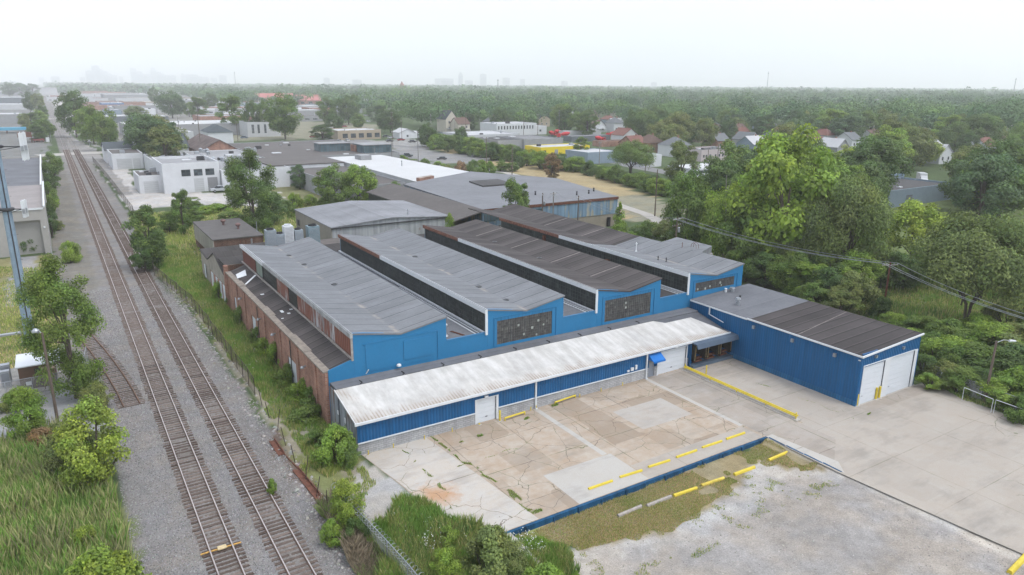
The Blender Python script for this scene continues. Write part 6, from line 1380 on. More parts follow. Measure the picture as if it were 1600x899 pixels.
for i, (px, w, ty, cr) in enumerate(sk):
    tower(px, w, ty, 11000 + (i * 137) % 900, ('faint hazy downtown tower on the left horizon' if i not in (5, 9, 13) else ['tallest round tower in the left cluster of the hazy skyline', 'blocky tower left of the pointed one in the hazy skyline', 'tall pointed tower in the middle of the hazy skyline'][(5, 9, 13).index(i)]), cr)
for (px, w, ty, cr, lb) in ((721, 6, 112, 1, 'pointed hazy tower above the middle horizon'), (757, 8, 116, 0, 'blocky hazy tower right of the pointed one on the middle horizon'), (699, 24, 123, 0, 'wide low hazy block left of the pointed middle tower'), (735, 10, 126, 0, 'low hazy block between the two middle towers'), (793, 9, 122, 0, 'small hazy tower right of the blocky middle tower'), (818, 6, 124, 0, 'small hazy block farther right on the middle horizon'), (512, 8, 122, 0, 'faint hazy block on the horizon above the red roof'), (560, 12, 125, 0, 'low wide hazy block above the woods left of centre'), (884, 8, 127, 0, 'faint block on the horizon right of centre'), (1024, 7, 129, 0, 'faint block on the horizon above the houses')):
    tower(px, w, ty, 9000, lb, cr)
x, y = far_xy(629, 2300); t = world_thing('brick_tower', 'small dark red pointed tower rising from the woods left of centre', 'tower', (x, y, 0)); MB().box(x - 5, x + 5, y, y + 10, 0, 30).tube([(x, y + 5, 30), (x, y + 5, 40)], 6.5, 4, .3).build('shaft', W_['red'], t)
for (px, ty, D, lb) in ((1199, 112, 4200, 'thin radio mast on the horizon right of centre'), (368, 112, 5000, 'thin dark chimney on the left horizon'), (1586, 122, 3800, 'lattice mast at the right end of the horizon'), (778, 124, 3000, 'short dark chimney beyond the central woods')):
    x, y = far_xy(px, D); lo_, hi_ = 0, 600
    for _ in range(30):
        z = (lo_ + hi_) / 2
        if proj(x, y, z)[1] > ty: lo_ = z
        else: hi_ = z
    t = world_thing('radio_mast', lb, 'mast', (x, y, 0)); MB().cyl(x, y, 0, lo_, 2.4, 6, 1.2).build('shaft', M_metaldark, t); MB().box(x - 4, x + 4, y - 1, y + 1, lo_ * .9, lo_ * .93).build('platform', M_metaldark, t)
# ================================================================== VEGETATION
def leaf_mat(name, c, sat=.35, trans=.34, dk=.62, lt=(1.45, 1.32)):
    c = (c[0] * 3.0 * ALB, c[1] * 2.45 * ALB, c[2] * 1.9 * ALB); t = NT(name); geo = t.n('ShaderNodeNewGeometry'); oi = t.n('ShaderNodeObjectInfo'); at = t.n('ShaderNodeAttribute', attribute_name='tint')
    dark = tuple(x * dk for x in c); lite = (min(1, c[0] * lt[0]), min(1, c[1] * lt[1]), c[2] * 1.1)
    x = t.ramp(geo.outputs['Random Per Island'], [(0, dark), (.55, c), (1, lite)])
    x = t.mix(1.0, x, at.outputs['Color'], 'MULTIPLY')
    ob = t.ramp(oi.outputs['Random'], [(0, (.84, .88, .80)), (.5, (1, 1, 1)), (1, (1.12, 1.08, .95))]); x = t.mix(1.0, x, ob, 'MULTIPLY')
    t.l(x, t.b.inputs['Base Color']); t.b.inputs['Roughness'].default_value = .7; m = t.m; tr = t.n('ShaderNodeBsdfTranslucent'); t.l(x, tr.inputs['Color']); mx = t.n('ShaderNodeMixShader'); mx.inputs[0].default_value = trans
    t.l(t.b.outputs[0], mx.inputs[1]); t.l(tr.outputs[0], mx.inputs[2]); t.l(mx.outputs[0], t.out.inputs['Surface']); return m
LM = dict(dark=leaf_mat('dark green foliage', (.040, .085, .028)), mid=leaf_mat('mid green foliage', (.060, .118, .032)), bright=leaf_mat('bright green foliage', (.090, .170, .034)), woods=leaf_mat('massed woodland foliage', (.041, .090, .040), dk=.85, lt=(1.16, 1.14), trans=.2), yellow=leaf_mat('yellow green foliage', (.112, .185, .036)),
          grey=leaf_mat('grey green foliage', (.078, .125, .050)), blue=leaf_mat('bluish green foliage', (.045, .095, .050)), dull=leaf_mat('dull olive foliage', (.078, .118, .045)), dry=leaf_mat('dry brown twigs foliage', (.13, .105, .070)))
M_bark = plain('tree bark', (.13, .105, .085), .95, .3, 3)
def quads(C, N, s, r, elong=1.0):
    """leaf-spray cards: centres C, normals N, size s"""
    n = len(C); a = r.normal(size=(n, 3)); u = np.cross(N, a); u /= np.linalg.norm(u, axis=1, keepdims=True) + 1e-9; v = np.cross(N, u); s = s[:, None]
    bend = N * s * .25
    V = np.stack([C - u * s * .5 * elong - bend, C - v * s * .42, C + u * s * .55 * elong - bend, C + v * s * .45], 1)
    return V.reshape(-1, 3), np.arange(n * 4).reshape(n, 4)
def crown_pts(r, kind, H, W, n, ls):
    cb = dict(round=.14, oval=.07, umbrella=.30, bush=.0, shrub=.06, cone=.04, vine=0.0)[kind]; zc = H * (cb + 1) / 2; hz = H * (1 - cb) / 2; R = W / 2
    K = dict(round=60, oval=60, umbrella=70, bush=30, shrub=44, cone=44, vine=24)[kind]
    cen = []
    while len(cen) < K:
        p = r.uniform(-1, 1, 3); d = np.linalg.norm(p)
        if d > 1 or d < .35: continue
        if kind == 'cone':
            z = r.uniform(0, 1); a = r.uniform(0, 6.28); q = (1 - z) ** .8 * r.uniform(.5, .85); cen.append((q * R * math.cos(a), q * R * math.sin(a), H * (cb + (1 - cb) * z), .55 * R * (1 - z * .7))); continue
        if kind == 'umbrella':
            if p[2] < -.35 or (p[2] < .15 and math.hypot(p[0], p[1]) < .55): continue
        p = p / d * (d ** .5) * .80
        if kind in ('bush', 'vine') and p[2] < -.5: continue
        rr = r.uniform(.17, .33) * (1.15 if kind in ('bush', 'shrub', 'vine') else 1); jut = r.uniform(.82, 1.15)
        cen.append((p[0] * R * jut, p[1] * R * jut, zc + p[2] * hz * (jut if p[2] > 0 else 1), rr * R * (1 if kind != 'oval' else 1.05)))
    cen = np.array(cen); w = cen[:, 3] ** 2; idx = r.choice(len(cen), n, p=w / w.sum()); c = cen[idx]
    d = r.normal(size=(n, 3)); d[:, 2] = np.where(d[:, 2] < -.2, d[:, 2] * r.choice([-1, .6], n), d[:, 2]); d /= np.linalg.norm(d, axis=1, keepdims=True)
    rad = c[:, 3] * (r.uniform(0, 1, n) ** .35) * r.uniform(.85, 1.15, n)
    P = c[:, :3] + d * rad[:, None] * np.array([1, 1, .72 if kind != 'cone' else 1.2]); rad_ = np.hypot(P[:, 0], P[:, 1]); P[:, :2] *= (W / 2) / np.quantile(rad_, .985); zl, zh = np.quantile(P[:, 2], .004), np.quantile(P[:, 2], .996); z0_ = cb * H
    sz = (H - z0_) / (zh - zl); P[:, 2] = z0_ + (P[:, 2] - zl) * sz; cen[:, 2] = z0_ + (cen[:, 2] - zl) * sz; cen[:, :2] *= (W / 2) / np.quantile(rad_, .985); P[:, 2] = np.maximum(P[:, 2], .02 * H)
    out = P - np.array([0, 0, zc * .8]); out /= np.linalg.norm(out, axis=1, keepdims=True) + 1e-9
    N = d * .55 + out * .4 + r.normal(size=(n, 3)) * .38 + np.array([0, 0, .35]); N /= np.linalg.norm(N, axis=1, keepdims=True)
    ct = r.uniform(.78, 1.22, (K, 1)) * np.stack([r.uniform(.92, 1.1, K), np.ones(K), r.uniform(.85, 1.15, K)], 1); tint = ct[idx]
    return P, N, r.uniform(.65, 1.35, n) * ls, tint, cen
PROTO = {}
def make_proto(key, kind, H, W, n, ls, seed, elong=1.0):
    r = np.random.default_rng(seed); P, N, s, tint, cen = crown_pts(r, kind, H, W, n, ls)
    V, F = quads(P, N, s, r, elong); T = np.repeat(np.concatenate([tint, np.ones((n, 1))], 1), 4, 0)
    o = np_mesh('crown', V, F, LM['mid'], attr={'tint': T}); cm = o.data; bpy.data.objects.remove(o)
    b = MB(); rr = random.Random(seed); tr = .020 * H + .04
    if kind in ('round', 'oval', 'umbrella', 'cone'):
        bx, by = rr.uniform(-.3, .3), rr.uniform(-.3, .3); top = (bx, by, H * (.62 if kind != 'umbrella' else .45)); stems = 1 if kind != 'umbrella' else 4
        for q in range(stems):
            ang = q * 1.7; ox, oy = (math.cos(ang) * .5, math.sin(ang) * .5) if stems > 1 else (0, 0)
            tp = (top[0] + math.cos(ang) * W * .16, top[1] + math.sin(ang) * W * .16, top[2]) if stems > 1 else top
            b.tube([(ox * .4, oy * .4, -.2), (ox * .9 + bx * .3, oy * .9, H * .2), (tp[0] * .8, tp[1] * .8, H * .38), tp], tr * (1 if stems == 1 else .7), 7, tr * .3)
            for c in cen[q::stems][:12 if stems == 1 else 5]:
                z0 = H * rr.uniform(.2, .45); f = z0 / top[2]; b.tube([(tp[0] * f, tp[1] * f, z0), (c[0] * .35 + tp[0] * f * .65, c[1] * .35 + tp[1] * f * .65, z0 * .4 + c[2] * .6), (c[0] * .9, c[1] * .9, c[2])], tr * .36, 5, tr * .08)
    else:
        for c in cen[:9]: b.tube([(c[0] * .15, c[1] * .15, -.05), (c[0] * .5, c[1] * .5, c[2] * .5), (c[0] * .9, c[1] * .9, c[2])], .025 * H, 4, .008 * H)
    o = b.build('trunk', M_bark); tm = o.data; bpy.data.objects.remove(o)
    PROTO[key] = (cm, tm, H, W)
make_proto('round1', 'round', 13, 12, 11000, .40, 1); make_proto('round2', 'round', 13, 12, 11000, .38, 2); make_proto('round3', 'round', 12, 13, 11000, .42, 3)
make_proto('oval1', 'oval', 15, 9, 12000, .34, 4); make_proto('oval2', 'oval', 15, 9, 12000, .34, 5)
make_proto('umb1', 'umbrella', 16, 18, 30000, .26, 6, 1.6); make_proto('umb2', 'umbrella', 16, 17, 26000, .27, 16, 1.6)
make_proto('near1', 'oval', 15, 9.5, 30000, .20, 7); make_proto('bush1', 'bush', 3, 4, 9000, .13, 8); make_proto('bush2', 'bush', 3, 4, 9000, .125, 9)
make_proto('shrub1', 'shrub', 5, 4, 11000, .13, 10); make_proto('shrub2', 'shrub', 5, 4, 11000, .13, 11); make_proto('cone', 'cone', 6, 3, 5500, .17, 12); make_proto('vine1', 'vine', 2.5, 3.5, 4200, .16, 13)
VG = random.Random(11)
def tree(key, x, y, H, W, colr, label, cat='tree', group=None, name='tree', z=None):
    cm, tm, H0, W0 = PROTO[key]; t = thing(name, label, cat, (x, y, float(gz(x, y)) if z is None else z), VG.uniform(0, 6.28), group); t.scale = (W / W0, W / W0, H / H0)
    o = bpy.data.objects.new('crown' if cat == 'tree' else 'foliage', cm); col.objects.link(o); o.parent = t; o.material_slots[0].link = 'OBJECT'; o.material_slots[0].material = LM[colr]
    o = bpy.data.objects.new('trunk' if cat == 'tree' else 'stem', tm); col.objects.link(o); o.parent = t
    return t
def T(key, bx, by, top, wpx, colr, label, cat='tree', group=None, name=None):
    x, y = g(bx, by); return tree(key, x, y, hgt(bx, by, top), wid(bx, by, wpx), colr, label, cat, group, name or ('tree' if cat == 'tree' else 'bush'))
def T2(key, px, topy, y, wpx, colr, label, cat='tree'):
    x, H = on_y(px, topy, y); c = ROT.T @ np.array([x, y, -CAM_H]); return tree(key, x, y, H, wpx * (-c[2]) / FPX, colr, label, cat, None, 'tree' if cat == 'tree' else 'bush')
# --- near left
T('near1', 120, 622, 404, 112, 'mid', 'tall leafy cottonwood beside the brown hut and the siding stub')
T('shrub1', 48, 690, 606, 66, 'bright', 'bright green bush in front of the hut compound', 'bush')
T('shrub2', 150, 765, 626, 104, 'yellow', 'large yellow green bush at the edge of the ballast', 'bush'); T('shrub1', 118, 740, 660, 85, 'dull', 'duller olive bush left of the large yellow green one', 'bush')
T('bush1', 170, 950, 858, 140, 'yellow', 'yellow bush cut by the bottom edge among tall grass', 'bush'); T('bush2', 137, 862, 822, 40, 'yellow', 'small yellow sapling in the tall grass', 'bush')
T('bush2', 112, 410, 378, 34, 'bright', 'small bright bush alone on the gravel left of the tracks', 'bush'); T('bush1', 47, 395, 366, 34, 'dark', 'dark bush in front of the grey garage bay', 'bush')
T('bush1', 25, 640, 610, 50, 'dull', 'low weed clump by the compound fence', 'bush'); T('bush2', 150, 640, 600, 60, 'dull', 'olive scrub behind the large yellow green bush', 'bush'); T('bush1', 70, 705, 670, 60, 'dry', 'brownish dead brush around the dark lamp pole', 'bush')
for i, (bx, by, tp, w, c) in enumerate([(84, 276, 238, 30, 'mid'), (80, 300, 255, 30, 'dark'), (79, 335, 285, 30, 'mid'), (80, 372, 318, 28, 'dark'), (84, 330, 300, 22, 'bright'), (92, 360, 345, 20, 'dull')]):
    T('shrub1' if i % 2 else 'shrub2', bx, by, tp, w, c, 'green shrub in the row along the grey warehouse wall', 'bush', 'shrubs along the grey warehouse wall')
for i, (bx, by, tp, w, c) in enumerate([(48, 176, 144, 20, 'dark'), (62, 178, 146, 22, 'grey'), (50, 200, 176, 30, 'mid'), (62, 198, 172, 26, 'bright'), (70, 220, 188, 34, 'mid'), (58, 222, 196, 26, 'dark'), (78, 215, 192, 20, 'bright'), (40, 205, 178, 20, 'dull'), (70, 190, 165, 18, 'mid'), (15, 152, 129, 22, 'dark'), (34, 152, 130, 26, 'blue'), (52, 150, 131, 22, 'blue')]):
    T(('round1', 'round2', 'oval1')[i % 3], bx, by, tp, w, c, 'leafy tree in the row left of the line beyond the grey warehouse', group='trees left of the line')
# --- between line and factory
T('oval2', 238, 420, 323, 62, 'dark', 'dark leafy tree leaning over the trackside fence'); T('shrub1', 226, 425, 375, 40, 'dark', 'dark shrub at the foot of the fence tree', 'bush')
T('oval1', 288, 368, 297, 34, 'mid', 'slim young poplar left of the brick outbuilding'); T('shrub1', 264, 364, 332, 36, 'mid', 'leafy shrub left of the slim poplar', 'bush'); T('shrub2', 308, 352, 322, 34, 'mid', 'leafy shrub right of the slim poplar', 'bush'); T('bush1', 285, 300, 290, 26, 'dull', 'low shrub before the white wing', 'bush')
T('near1', 398, 372, 236, 88, 'dark', 'tall dark cottonwood behind the factory between outbuilding and white works'); T('oval1', 372, 322, 268, 36, 'mid', 'lighter tree showing left of the tall dark cottonwood'); T('shrub1', 425, 350, 300, 50, 'dark', 'dark lower tree right of the tall cottonwood')
T('oval2', 469, 296, 258, 32, 'blue', 'dark bushy tree against the white extension wall'); T('round1', 524, 330, 258, 62, 'mid', 'rounded green tree behind the beige shed'); T('round2', 562, 326, 258, 60, 'bright', 'yellow tinged rounded tree right of the green one'); T('shrub1', 592, 332, 300, 40, 'dark', 'dark shrub between rounded trees and brown roof', 'bush'); T('shrub2', 620, 320, 284, 30, 'mid', 'small tree at the corner of the brown lean roof')
T2('oval1', 807, 281, 124.5, 50, 'mid', 'oval tree standing between the last dark roof and the blue grey warehouse'); T2('cone', 969, 317, 121, 32, 'bright', 'bright vine covered conical tree by the roof edge'); T2('shrub1', 702, 334, 121.0, 22, 'bright', 'bright bush growing up behind the third roof', 'bush')
x, y = 15.9, 40.5
for i, (bx, by, tp, w, c) in enumerate([(418, 552, 522, 34, 'bright'), (436, 572, 535, 32, 'bright'), (404, 535, 505, 28, 'mid'), (470, 625, 592, 40, 'bright'), (476, 655, 628, 50, 'mid'), (492, 640, 605, 30, 'mid'), (445, 600, 570, 30, 'mid'), (380, 505, 478, 26, 'mid'), (366, 480, 452, 22, 'dark'), (345, 468, 440, 22, 'bright'), (455, 585, 552, 22, 'bright')]):
    T('vine1', bx, by, tp, w * 1.15, c, 'bright weed clump growing against the long brick wall', 'bush', 'weed clumps along the brick wall')
T('bush1', 524, 722, 664, 72, 'bright', 'dense green weeds at the grey end wall of the loading shed', 'bush'); T('bush2', 546, 728, 690, 40, 'mid', 'tall weeds at the corner of the block wall', 'bush'); T('vine1', 500, 700, 672, 40, 'mid', 'low leafy clump left of the dense weeds', 'bush')
T('shrub1', 545, 830, 752, 56, 'yellow', 'bright lime green sapling bush by the barbed wire fence', 'bush'); T('bush1', 522, 850, 812, 46, 'bright', 'lower lime green clump at the foot of the lime sapling', 'bush'); T('bush2', 558, 850, 812, 44, 'dark', 'dark leaves under the lime sapling', 'bush')
T('bush1', 760, 905, 826, 104, 'grey', 'large olive bush at the bottom centre below the concrete lot', 'bush'); T('shrub1', 795, 905, 842, 64, 'grey', 'leafy bush beside the large olive one at the bottom', 'bush'); T('bush2', 700, 905, 862, 60, 'bright', 'green bush between the olive bush and tall weeds', 'bush'); T('bush1', 850, 955, 884, 100, 'bright', 'green bush cut off at the bottom right of the olive bush', 'bush'); T('vine1', 700, 855, 826, 40, 'bright', 'bright weed clump at the lot edge', 'bush'); T('bush1', 425, 772, 748, 18, 'bright', 'tiny bright weed tuft on the ballast', 'bush')
T('shrub2', 400, 735, 715, 28, 'dull', 'scrubby tuft on the ballast shoulder', 'bush') if 0 else None
# --- right side
R = [('umb1', 1308, 452, 277, 138, 'grey', 'large grey green umbrella shaped tree behind the annex'), ('umb2', 1240, 440, 322, 90, 'grey', 'lower grey green fine leaved tree left of the large umbrella one'),
     ('round1', 1215, 432, 203, 165, 'bright', 'tall bright green tree, highest of the woods right of the factory'), ('oval1', 1195, 380, 218, 80, 'yellow', 'yellowish flowering tree left of the tallest bright one'), ('oval2', 1265, 392, 232, 80, 'bright', 'bright tree on the right shoulder of the tallest one'),
     ('round2', 1070, 395, 272, 78, 'mid', 'rounded tree right of the field road at the factory corner'), ('round3', 1128, 412, 288, 90, 'bright', 'bright rounded tree behind the right end of the factory'), ('round1', 1160, 430, 318, 90, 'mid', 'mid green tree behind the garage roof corner'),
     ('umb1', 1508, 510, 335, 178, 'grey', 'wide spreading tree with visible dark limbs at the right'), ('round2', 1420, 430, 315, 110, 'yellow', 'yellow green tree between the two umbrella shaped trees'), ('round3', 1578, 470, 345, 90, 'grey', 'pale green tree at the right edge behind the spreading one'),
     ('oval1', 1062, 300, 222, 54, 'grey', 'pale light leaved tree in the hedge by the white roof shop'), ('umb2', 985, 272, 221, 72, 'mid', 'wide rounded tree in the hedge before the grey garage'), ('oval2', 907, 250, 214, 28, 'mid', 'upright tree in front of the yellow building'), ('oval1', 862, 283, 240, 30, 'dry', 'thin sparse tree on the verge of the field road'),
     ('round1', 1508, 332, 240, 84, 'dark', 'big dark tree right of the car yard'), ('round2', 1560, 340, 265, 110, 'mid', 'broad tree at the right edge above the fine leaved ones'), ('round3', 1530, 305, 245, 90, 'mid', 'broad tree behind the big dark one'), ('round1', 1595, 300, 240, 80, 'dark', 'dark tree cut by the right edge'),
     ('round3', 1375, 278, 212, 74, 'mid', 'rounded tree behind the plain right hand pole'), ('round1', 1320, 275, 228, 50, 'yellow', 'yellowish tree right of the reddish roofed house'), ('round2', 1438, 258, 216, 60, 'yellow', 'two toned yellowish tree below the brown house'), ('round3', 1398, 262, 222, 40, 'dark', 'dark small tree left of the two toned one'),
     ('oval2', 1243, 470, 395, 50, 'mid', 'small tree among the undergrowth behind the annex')]
for (k, bx, by, tp, w, c, lb) in R: T(k, bx, by, tp, w, c, lb)
b = world_thing('bare_tree', 'bare grey forked dead tree rising from the woods behind the factory', 'tree', (*g(1128, 418), 0)); x, y = g(1128, 418)
b_ = MB(); b_.tube([(x, y, 0), (x, y, 9), (x - .6, y, 13), (x - .9, y, 17)], .22, 6, .05); b_.tube([(x, y, 9), (x + 1.5, y, 12), (x + 3.2, y, 15.5)], .14, 5, .03); b_.tube([(x - .6, y, 13), (x + .4, y, 16)], .08, 5, .02); b_.build('trunk', plain('bare grey bark', (.33, .30, .27), .9, .2), b)
# undergrowth woods behind factory and annex, right side
ug = []
for (bx, by, tp, w) in [(1165, 440, 385, 60), (1195, 450, 395, 60), (1230, 462, 400, 60), (1262, 476, 410, 64), (1295, 486, 415, 64), (1330, 496, 425, 60), (1200, 425, 360, 66), (1245, 440, 375, 66), (1290, 455, 385, 70), (1335, 470, 395, 66), (1375, 452, 390, 60), (1150, 425, 372, 50), (1180, 410, 345, 60), (1410, 455, 400, 54), (1440, 448, 385, 60), (1110, 398, 335, 50), (1095, 385, 330, 50), (1040, 380, 345, 40), (1060, 390, 350, 44), (1140, 395, 345, 60), (1285, 420, 350, 60), (1350, 430, 360, 60), (1365, 498, 455, 40), (1310, 505, 450, 50), (1270, 490, 440, 46)]:
    ug.append((bx, by, tp, w))
for i, (bx, by, tp, w) in enumerate(ug):
    T(('round1', 'round2', 'round3', 'oval1')[i % 4], bx, by, tp, w * 1.15, ('mid', 'dark', 'mid', 'bright', 'dark', 'dull')[i % 6], 'leafy tree of the thicket directly behind the factory and annex', group='thicket trees behind the factory')
for i, (bx, by, tp, w) in enumerate([(1455, 560, 520, 60), (1490, 575, 530, 70), (1530, 590, 540, 80), (1575, 600, 540, 80), (1600, 630, 575, 80), (1470, 600, 565, 50), (1500, 612, 575, 56), (1560, 632, 590, 60), (1595, 655, 615, 60), (1445, 590, 555, 40), (1540, 560, 505, 80), (1590, 560, 505, 80), (1480, 545, 500, 70), (1425, 545, 515, 44), (1440, 530, 495, 50), (1415, 525, 500, 40), (1520, 528, 490, 60), (1575, 520, 478, 70), (1600, 600, 545, 60), (1452, 608, 585, 34), (1490, 590, 545, 60), (1530, 612, 575, 50), (1395, 520, 490, 40), (1570, 575, 525, 70), (1610, 530, 480, 60), (1463, 575, 530, 60), (1510, 560, 515, 60), (1548, 600, 560, 50)]):
    T(('bush1', 'bush2', 'shrub1', 'shrub2')[i % 4], bx, by, tp, w * 1.2, ('mid', 'bright', 'mid', 'dark', 'bright', 'dull')[i % 6], 'dense green sumac bush beyond the right hand fence', 'bush', 'sumac thicket beyond the fence')
# hedge along the dry field
hp = [(648, 226), (690, 235), (735, 240), (770, 248), (800, 252), (845, 262), (890, 268), (930, 275), (975, 287), (1010, 297), (1045, 308)]
k = 0
for i in range(len(hp) - 1):
    for f in (0, .25, .5, .75):
        bx = hp[i][0] + (hp[i + 1][0] - hp[i][0]) * f; by = hp[i][1] + (hp[i + 1][1] - hp[i][1]) * f; k += 1
        if bx < 668: continue
        T(('bush1', 'shrub1', 'bush2', 'round3')[k % 4], bx, by + VG.uniform(-3, 3), by - VG.uniform(16, 27), VG.uniform(26, 40), ('mid', 'bright', 'mid', 'dark', 'bright')[k % 5], 'leafy bush in the long hedge behind the dry field', 'bush', 'hedge along the dry field')
T('round1', 712, 235, 193, 34, 'dark', 'dark round tree left of the hedge near parked cars') if 0 else None
for i, (bx, by, tp, w, c, lb) in enumerate([(668, 230, 193, 30, 'dark', 'tall dark tree standing at the left end of the hedge'), (720, 228, 198, 24, 'dark', 'dark round tree right of the parked cars'), (735, 205, 176, 24, 'dark', 'tree between the cream and the brick house'), (700, 238, 212, 40, 'mid', 'bushy tree below the parked cars'),
        (446, 218, 147, 56, 'mid', 'largest of the street trees in front of the red roof'), (418, 212, 155, 34, 'mid', 'street tree just left of the largest one'), (365, 210, 150, 44, 'mid', 'round street tree left of the red roof'), (395, 212, 158, 26, 'dark', 'narrow street tree between two larger ones'),
        (512, 195, 153, 34, 'mid', 'street tree right of the largest one'), (545, 195, 149, 40, 'dark', 'dark street tree above the tan brick building'), (505, 222, 195, 38, 'dark', 'dense dark tree left of the tan brick building'), (523, 210, 178, 30, 'dark', 'dark tree behind the tan brick building'), (560, 203, 178, 26, 'mid', 'tree behind the roof of the tan brick building'), (610, 208, 170, 44, 'dark', 'dark tree behind the white cottage'), (590, 190, 165, 40, 'dark', 'dark tree beyond the tan brick building'),
        (120, 215, 143, 52, 'dark', 'big dark tree right of the line beyond the level crossing'), (147, 226, 165, 42, 'mid', 'lighter green tree right of the big dark trackside one'), (165, 236, 172, 44, 'mid', 'bushy tree at the pitched shed end'), (135, 222, 168, 34, 'bright', 'brighter tree in front of the big dark trackside one'),
        (213, 190, 166, 36, 'grey', 'pale round tree among the industrial sheds'), (242, 165, 136, 18, 'dark', 'narrow dark tree in the industrial district'), (270, 185, 143, 46, 'blue', 'large round tree in the industrial district'), (312, 190, 152, 30, 'mid', 'tree right of the large industrial district tree'), (296, 183, 160, 22, 'mid', 'small tree beside the large industrial district one'), (330, 172, 145, 24, 'dark', 'dark tree at the right of the industrial sheds')]):
    T(('round1', 'round3', 'oval1', 'round2')[i % 4], bx, by, tp, w, c, lb)
for i, (bx, by, tp, w, c) in enumerate([(642, 262, 248, 30, 'mid'), (664, 268, 248, 26, 'mid'), (684, 270, 252, 26, 'bright'), (700, 276, 258, 26, 'dull'), (718, 278, 252, 30, 'dry'), (738, 280, 250, 22, 'mid'), (752, 276, 250, 22, 'bright'), (765, 274, 252, 20, 'bright'), (784, 268, 250, 26, 'mid'), (800, 268, 254, 26, 'mid'), (812, 262, 244, 18, 'dark'), (630, 256, 243, 18, 'bright'), (590, 248, 238, 26, 'bright')]):
    T(('shrub1', 'bush1', 'shrub2')[i % 3], bx, by, tp, w, c, 'small bush along the edge of the white roofed building and field', 'bush', 'bushes by the white roof')
for i, (bx, by, tp, w, c) in enumerate([(320, 335, 322, 40, 'bright'), (345, 330, 318, 50, 'bright'), (360, 345, 330, 40, 'mid'), (445, 330, 312, 34, 'mid'), (462, 325, 302, 24, 'bright'), (485, 322, 304, 24, 'bright'), (505, 322, 308, 24, 'mid'), (425, 318, 300, 30, 'mid'), (300, 325, 308, 30, 'mid'), (275, 340, 325, 34, 'mid'), (455, 340, 320, 20, 'mid'), (1000, 385, 352, 40, 'mid'), (985, 392, 362, 30, 'bright'), (1015, 372, 345, 34, 'mid')]):
    T(('bush1', 'vine1', 'shrub1')[i % 3], bx, by, tp, w, c, 'wild bush in the rough ground behind the factory', 'bush', 'wild bushes behind the factory')
for i, (px, py, z, s) in enumerate([]): pass

# woods ----------------------------------------------------------------
P_ = lambda L: [g(*p) for p in L]
OPEN = [P_([(1375, 275), (1500, 275), (1500, 420), (1375, 420)]), P_([(1075, 245), (1160, 245), (1160, 300), (1075, 300)]), P_([(-900, 150), (-900, 400), (100, 400), (95, 215), (62, 146), (60, 133), (20, 133), (20, 141)]), P_([(64, 136), (100, 215), (150, 250), (300, 240), (420, 240), (420, 176), (350, 173), (335, 163), (270, 153), (160, 146), (100, 150)]),
        P_([(380, 178), (400, 166), (500, 166), (520, 176), (620, 190), (640, 200), (680, 214), (700, 204), (760, 208), (840, 206), (1000, 224), (1060, 246), (1130, 246), (1180, 262), (1150, 300), (1050, 380), (600, 330), (300, 400), (200, 400), (300, 230), (420, 230)]),
        P_([(1135, 250), (1200, 250), (1330, 275), (1460, 275), (1480, 300), (1500, 330), (1380, 335), (1340, 300), (1200, 290)]), [(-60, -100), (125, -100), (125, 130), (122, 200), (115, 300), (-60, 300)], [(80, -100), (400, -100), (400, 60), (125, 90), (80, 110)]]
CLEAR = []
for (px, py) in [(697, 207), (713, 208), (764, 206), (790, 213), (1000, 240), (1026, 240), (1066, 245), (938, 207), (968, 203), (985, 224), (1166, 222), (1178, 232), (1188, 240), (1282, 240), (1276, 246), (1444, 222), (1468, 247), (1476, 256), (1550, 243), (1316, 245), (1338, 232), (912, 207)]:
    x, y = g(px, py); d = Vector((x, y)).normalized(); CLEAR += [((x, y + 5), 9.5), ((x - d.x * 12, y - d.y * 12), 8.5), ((x - d.x * 24, y - d.y * 24), 7)]
for x, y in HOUSE_SPOTS:
    d = Vector((x, y)).normalized(); CLEAR.append(((x, y + 5), 9.5))
    for k in (12, 24, 38, 54): CLEAR.append(((x - d.x * k, y - d.y * k), 8.5))
for (px, py) in [q[0] for q in hs_] + [(697, 207), (764, 206)]:
    x, y = g(px, py); d = Vector((x, y)).normalized()
    for k in range(30, 150, 12): CLEAR.append(((x - d.x * k, y - d.y * k), 8.5))
for a, c, py in ((1140, 1375, 171), (400, 505, 168)):
    for px in range(a, c, 6):
        x, y = g(px, py); d = Vector((x, y)).normalized()
        for k in range(-45, 90, 15): CLEAR.append(((x - d.x * k, y - d.y * k), 13))
CLX = np.array([[c[0][0], c[0][1], c[1]] for c in CLEAR])
def woods_points(r0, r1, sp, seed):
    r = np.random.default_rng(seed); R = r1; gx = np.arange(-R * .5, R, sp); gy = np.arange(-R * .2, R, sp)
    X_, Y_ = np.meshgrid(gx, gy); X_ = X_.ravel() + r.uniform(-.42, .42, X_.size) * sp; Y_ = Y_.ravel() + r.uniform(-.42, .42, Y_.size) * sp; d = np.hypot(X_, Y_)
    c = (X_ * ROT[0, 0] + Y_ * ROT[1, 0], -(X_ * ROT[0, 2] + Y_ * ROT[1, 2])); k = (d > r0) & (d < r1) & (c[1] > 10) & (np.abs(c[0] / np.maximum(c[1], 1)) < .80)
    X_, Y_ = X_[k], Y_[k]; ok = np.ones(len(X_), bool)
    for P in OPEN: ok &= ~inpoly(X_, Y_, P)
    ok &= ~((np.abs(X_ - 9) < 22) & (Y_ > 200)); X_, Y_ = X_[ok], Y_[ok]
    ok = np.ones(len(X_), bool)
    for cx_, cy_, rr_ in CLX: ok &= np.hypot(X_ - cx_, Y_ - cy_) > rr_
    X_, Y_ = X_[ok], Y_[ok]
    ok = (vnoise(X_, Y_, sp * 5, seed) > .27); X_, Y_ = X_[ok], Y_[ok]
    return X_, Y_, np.hypot(X_, Y_)
X1, Y1, D1 = woods_points(150, 760, 13.5, 21)
order = np.argsort(D1); NI = min(135, len(order))
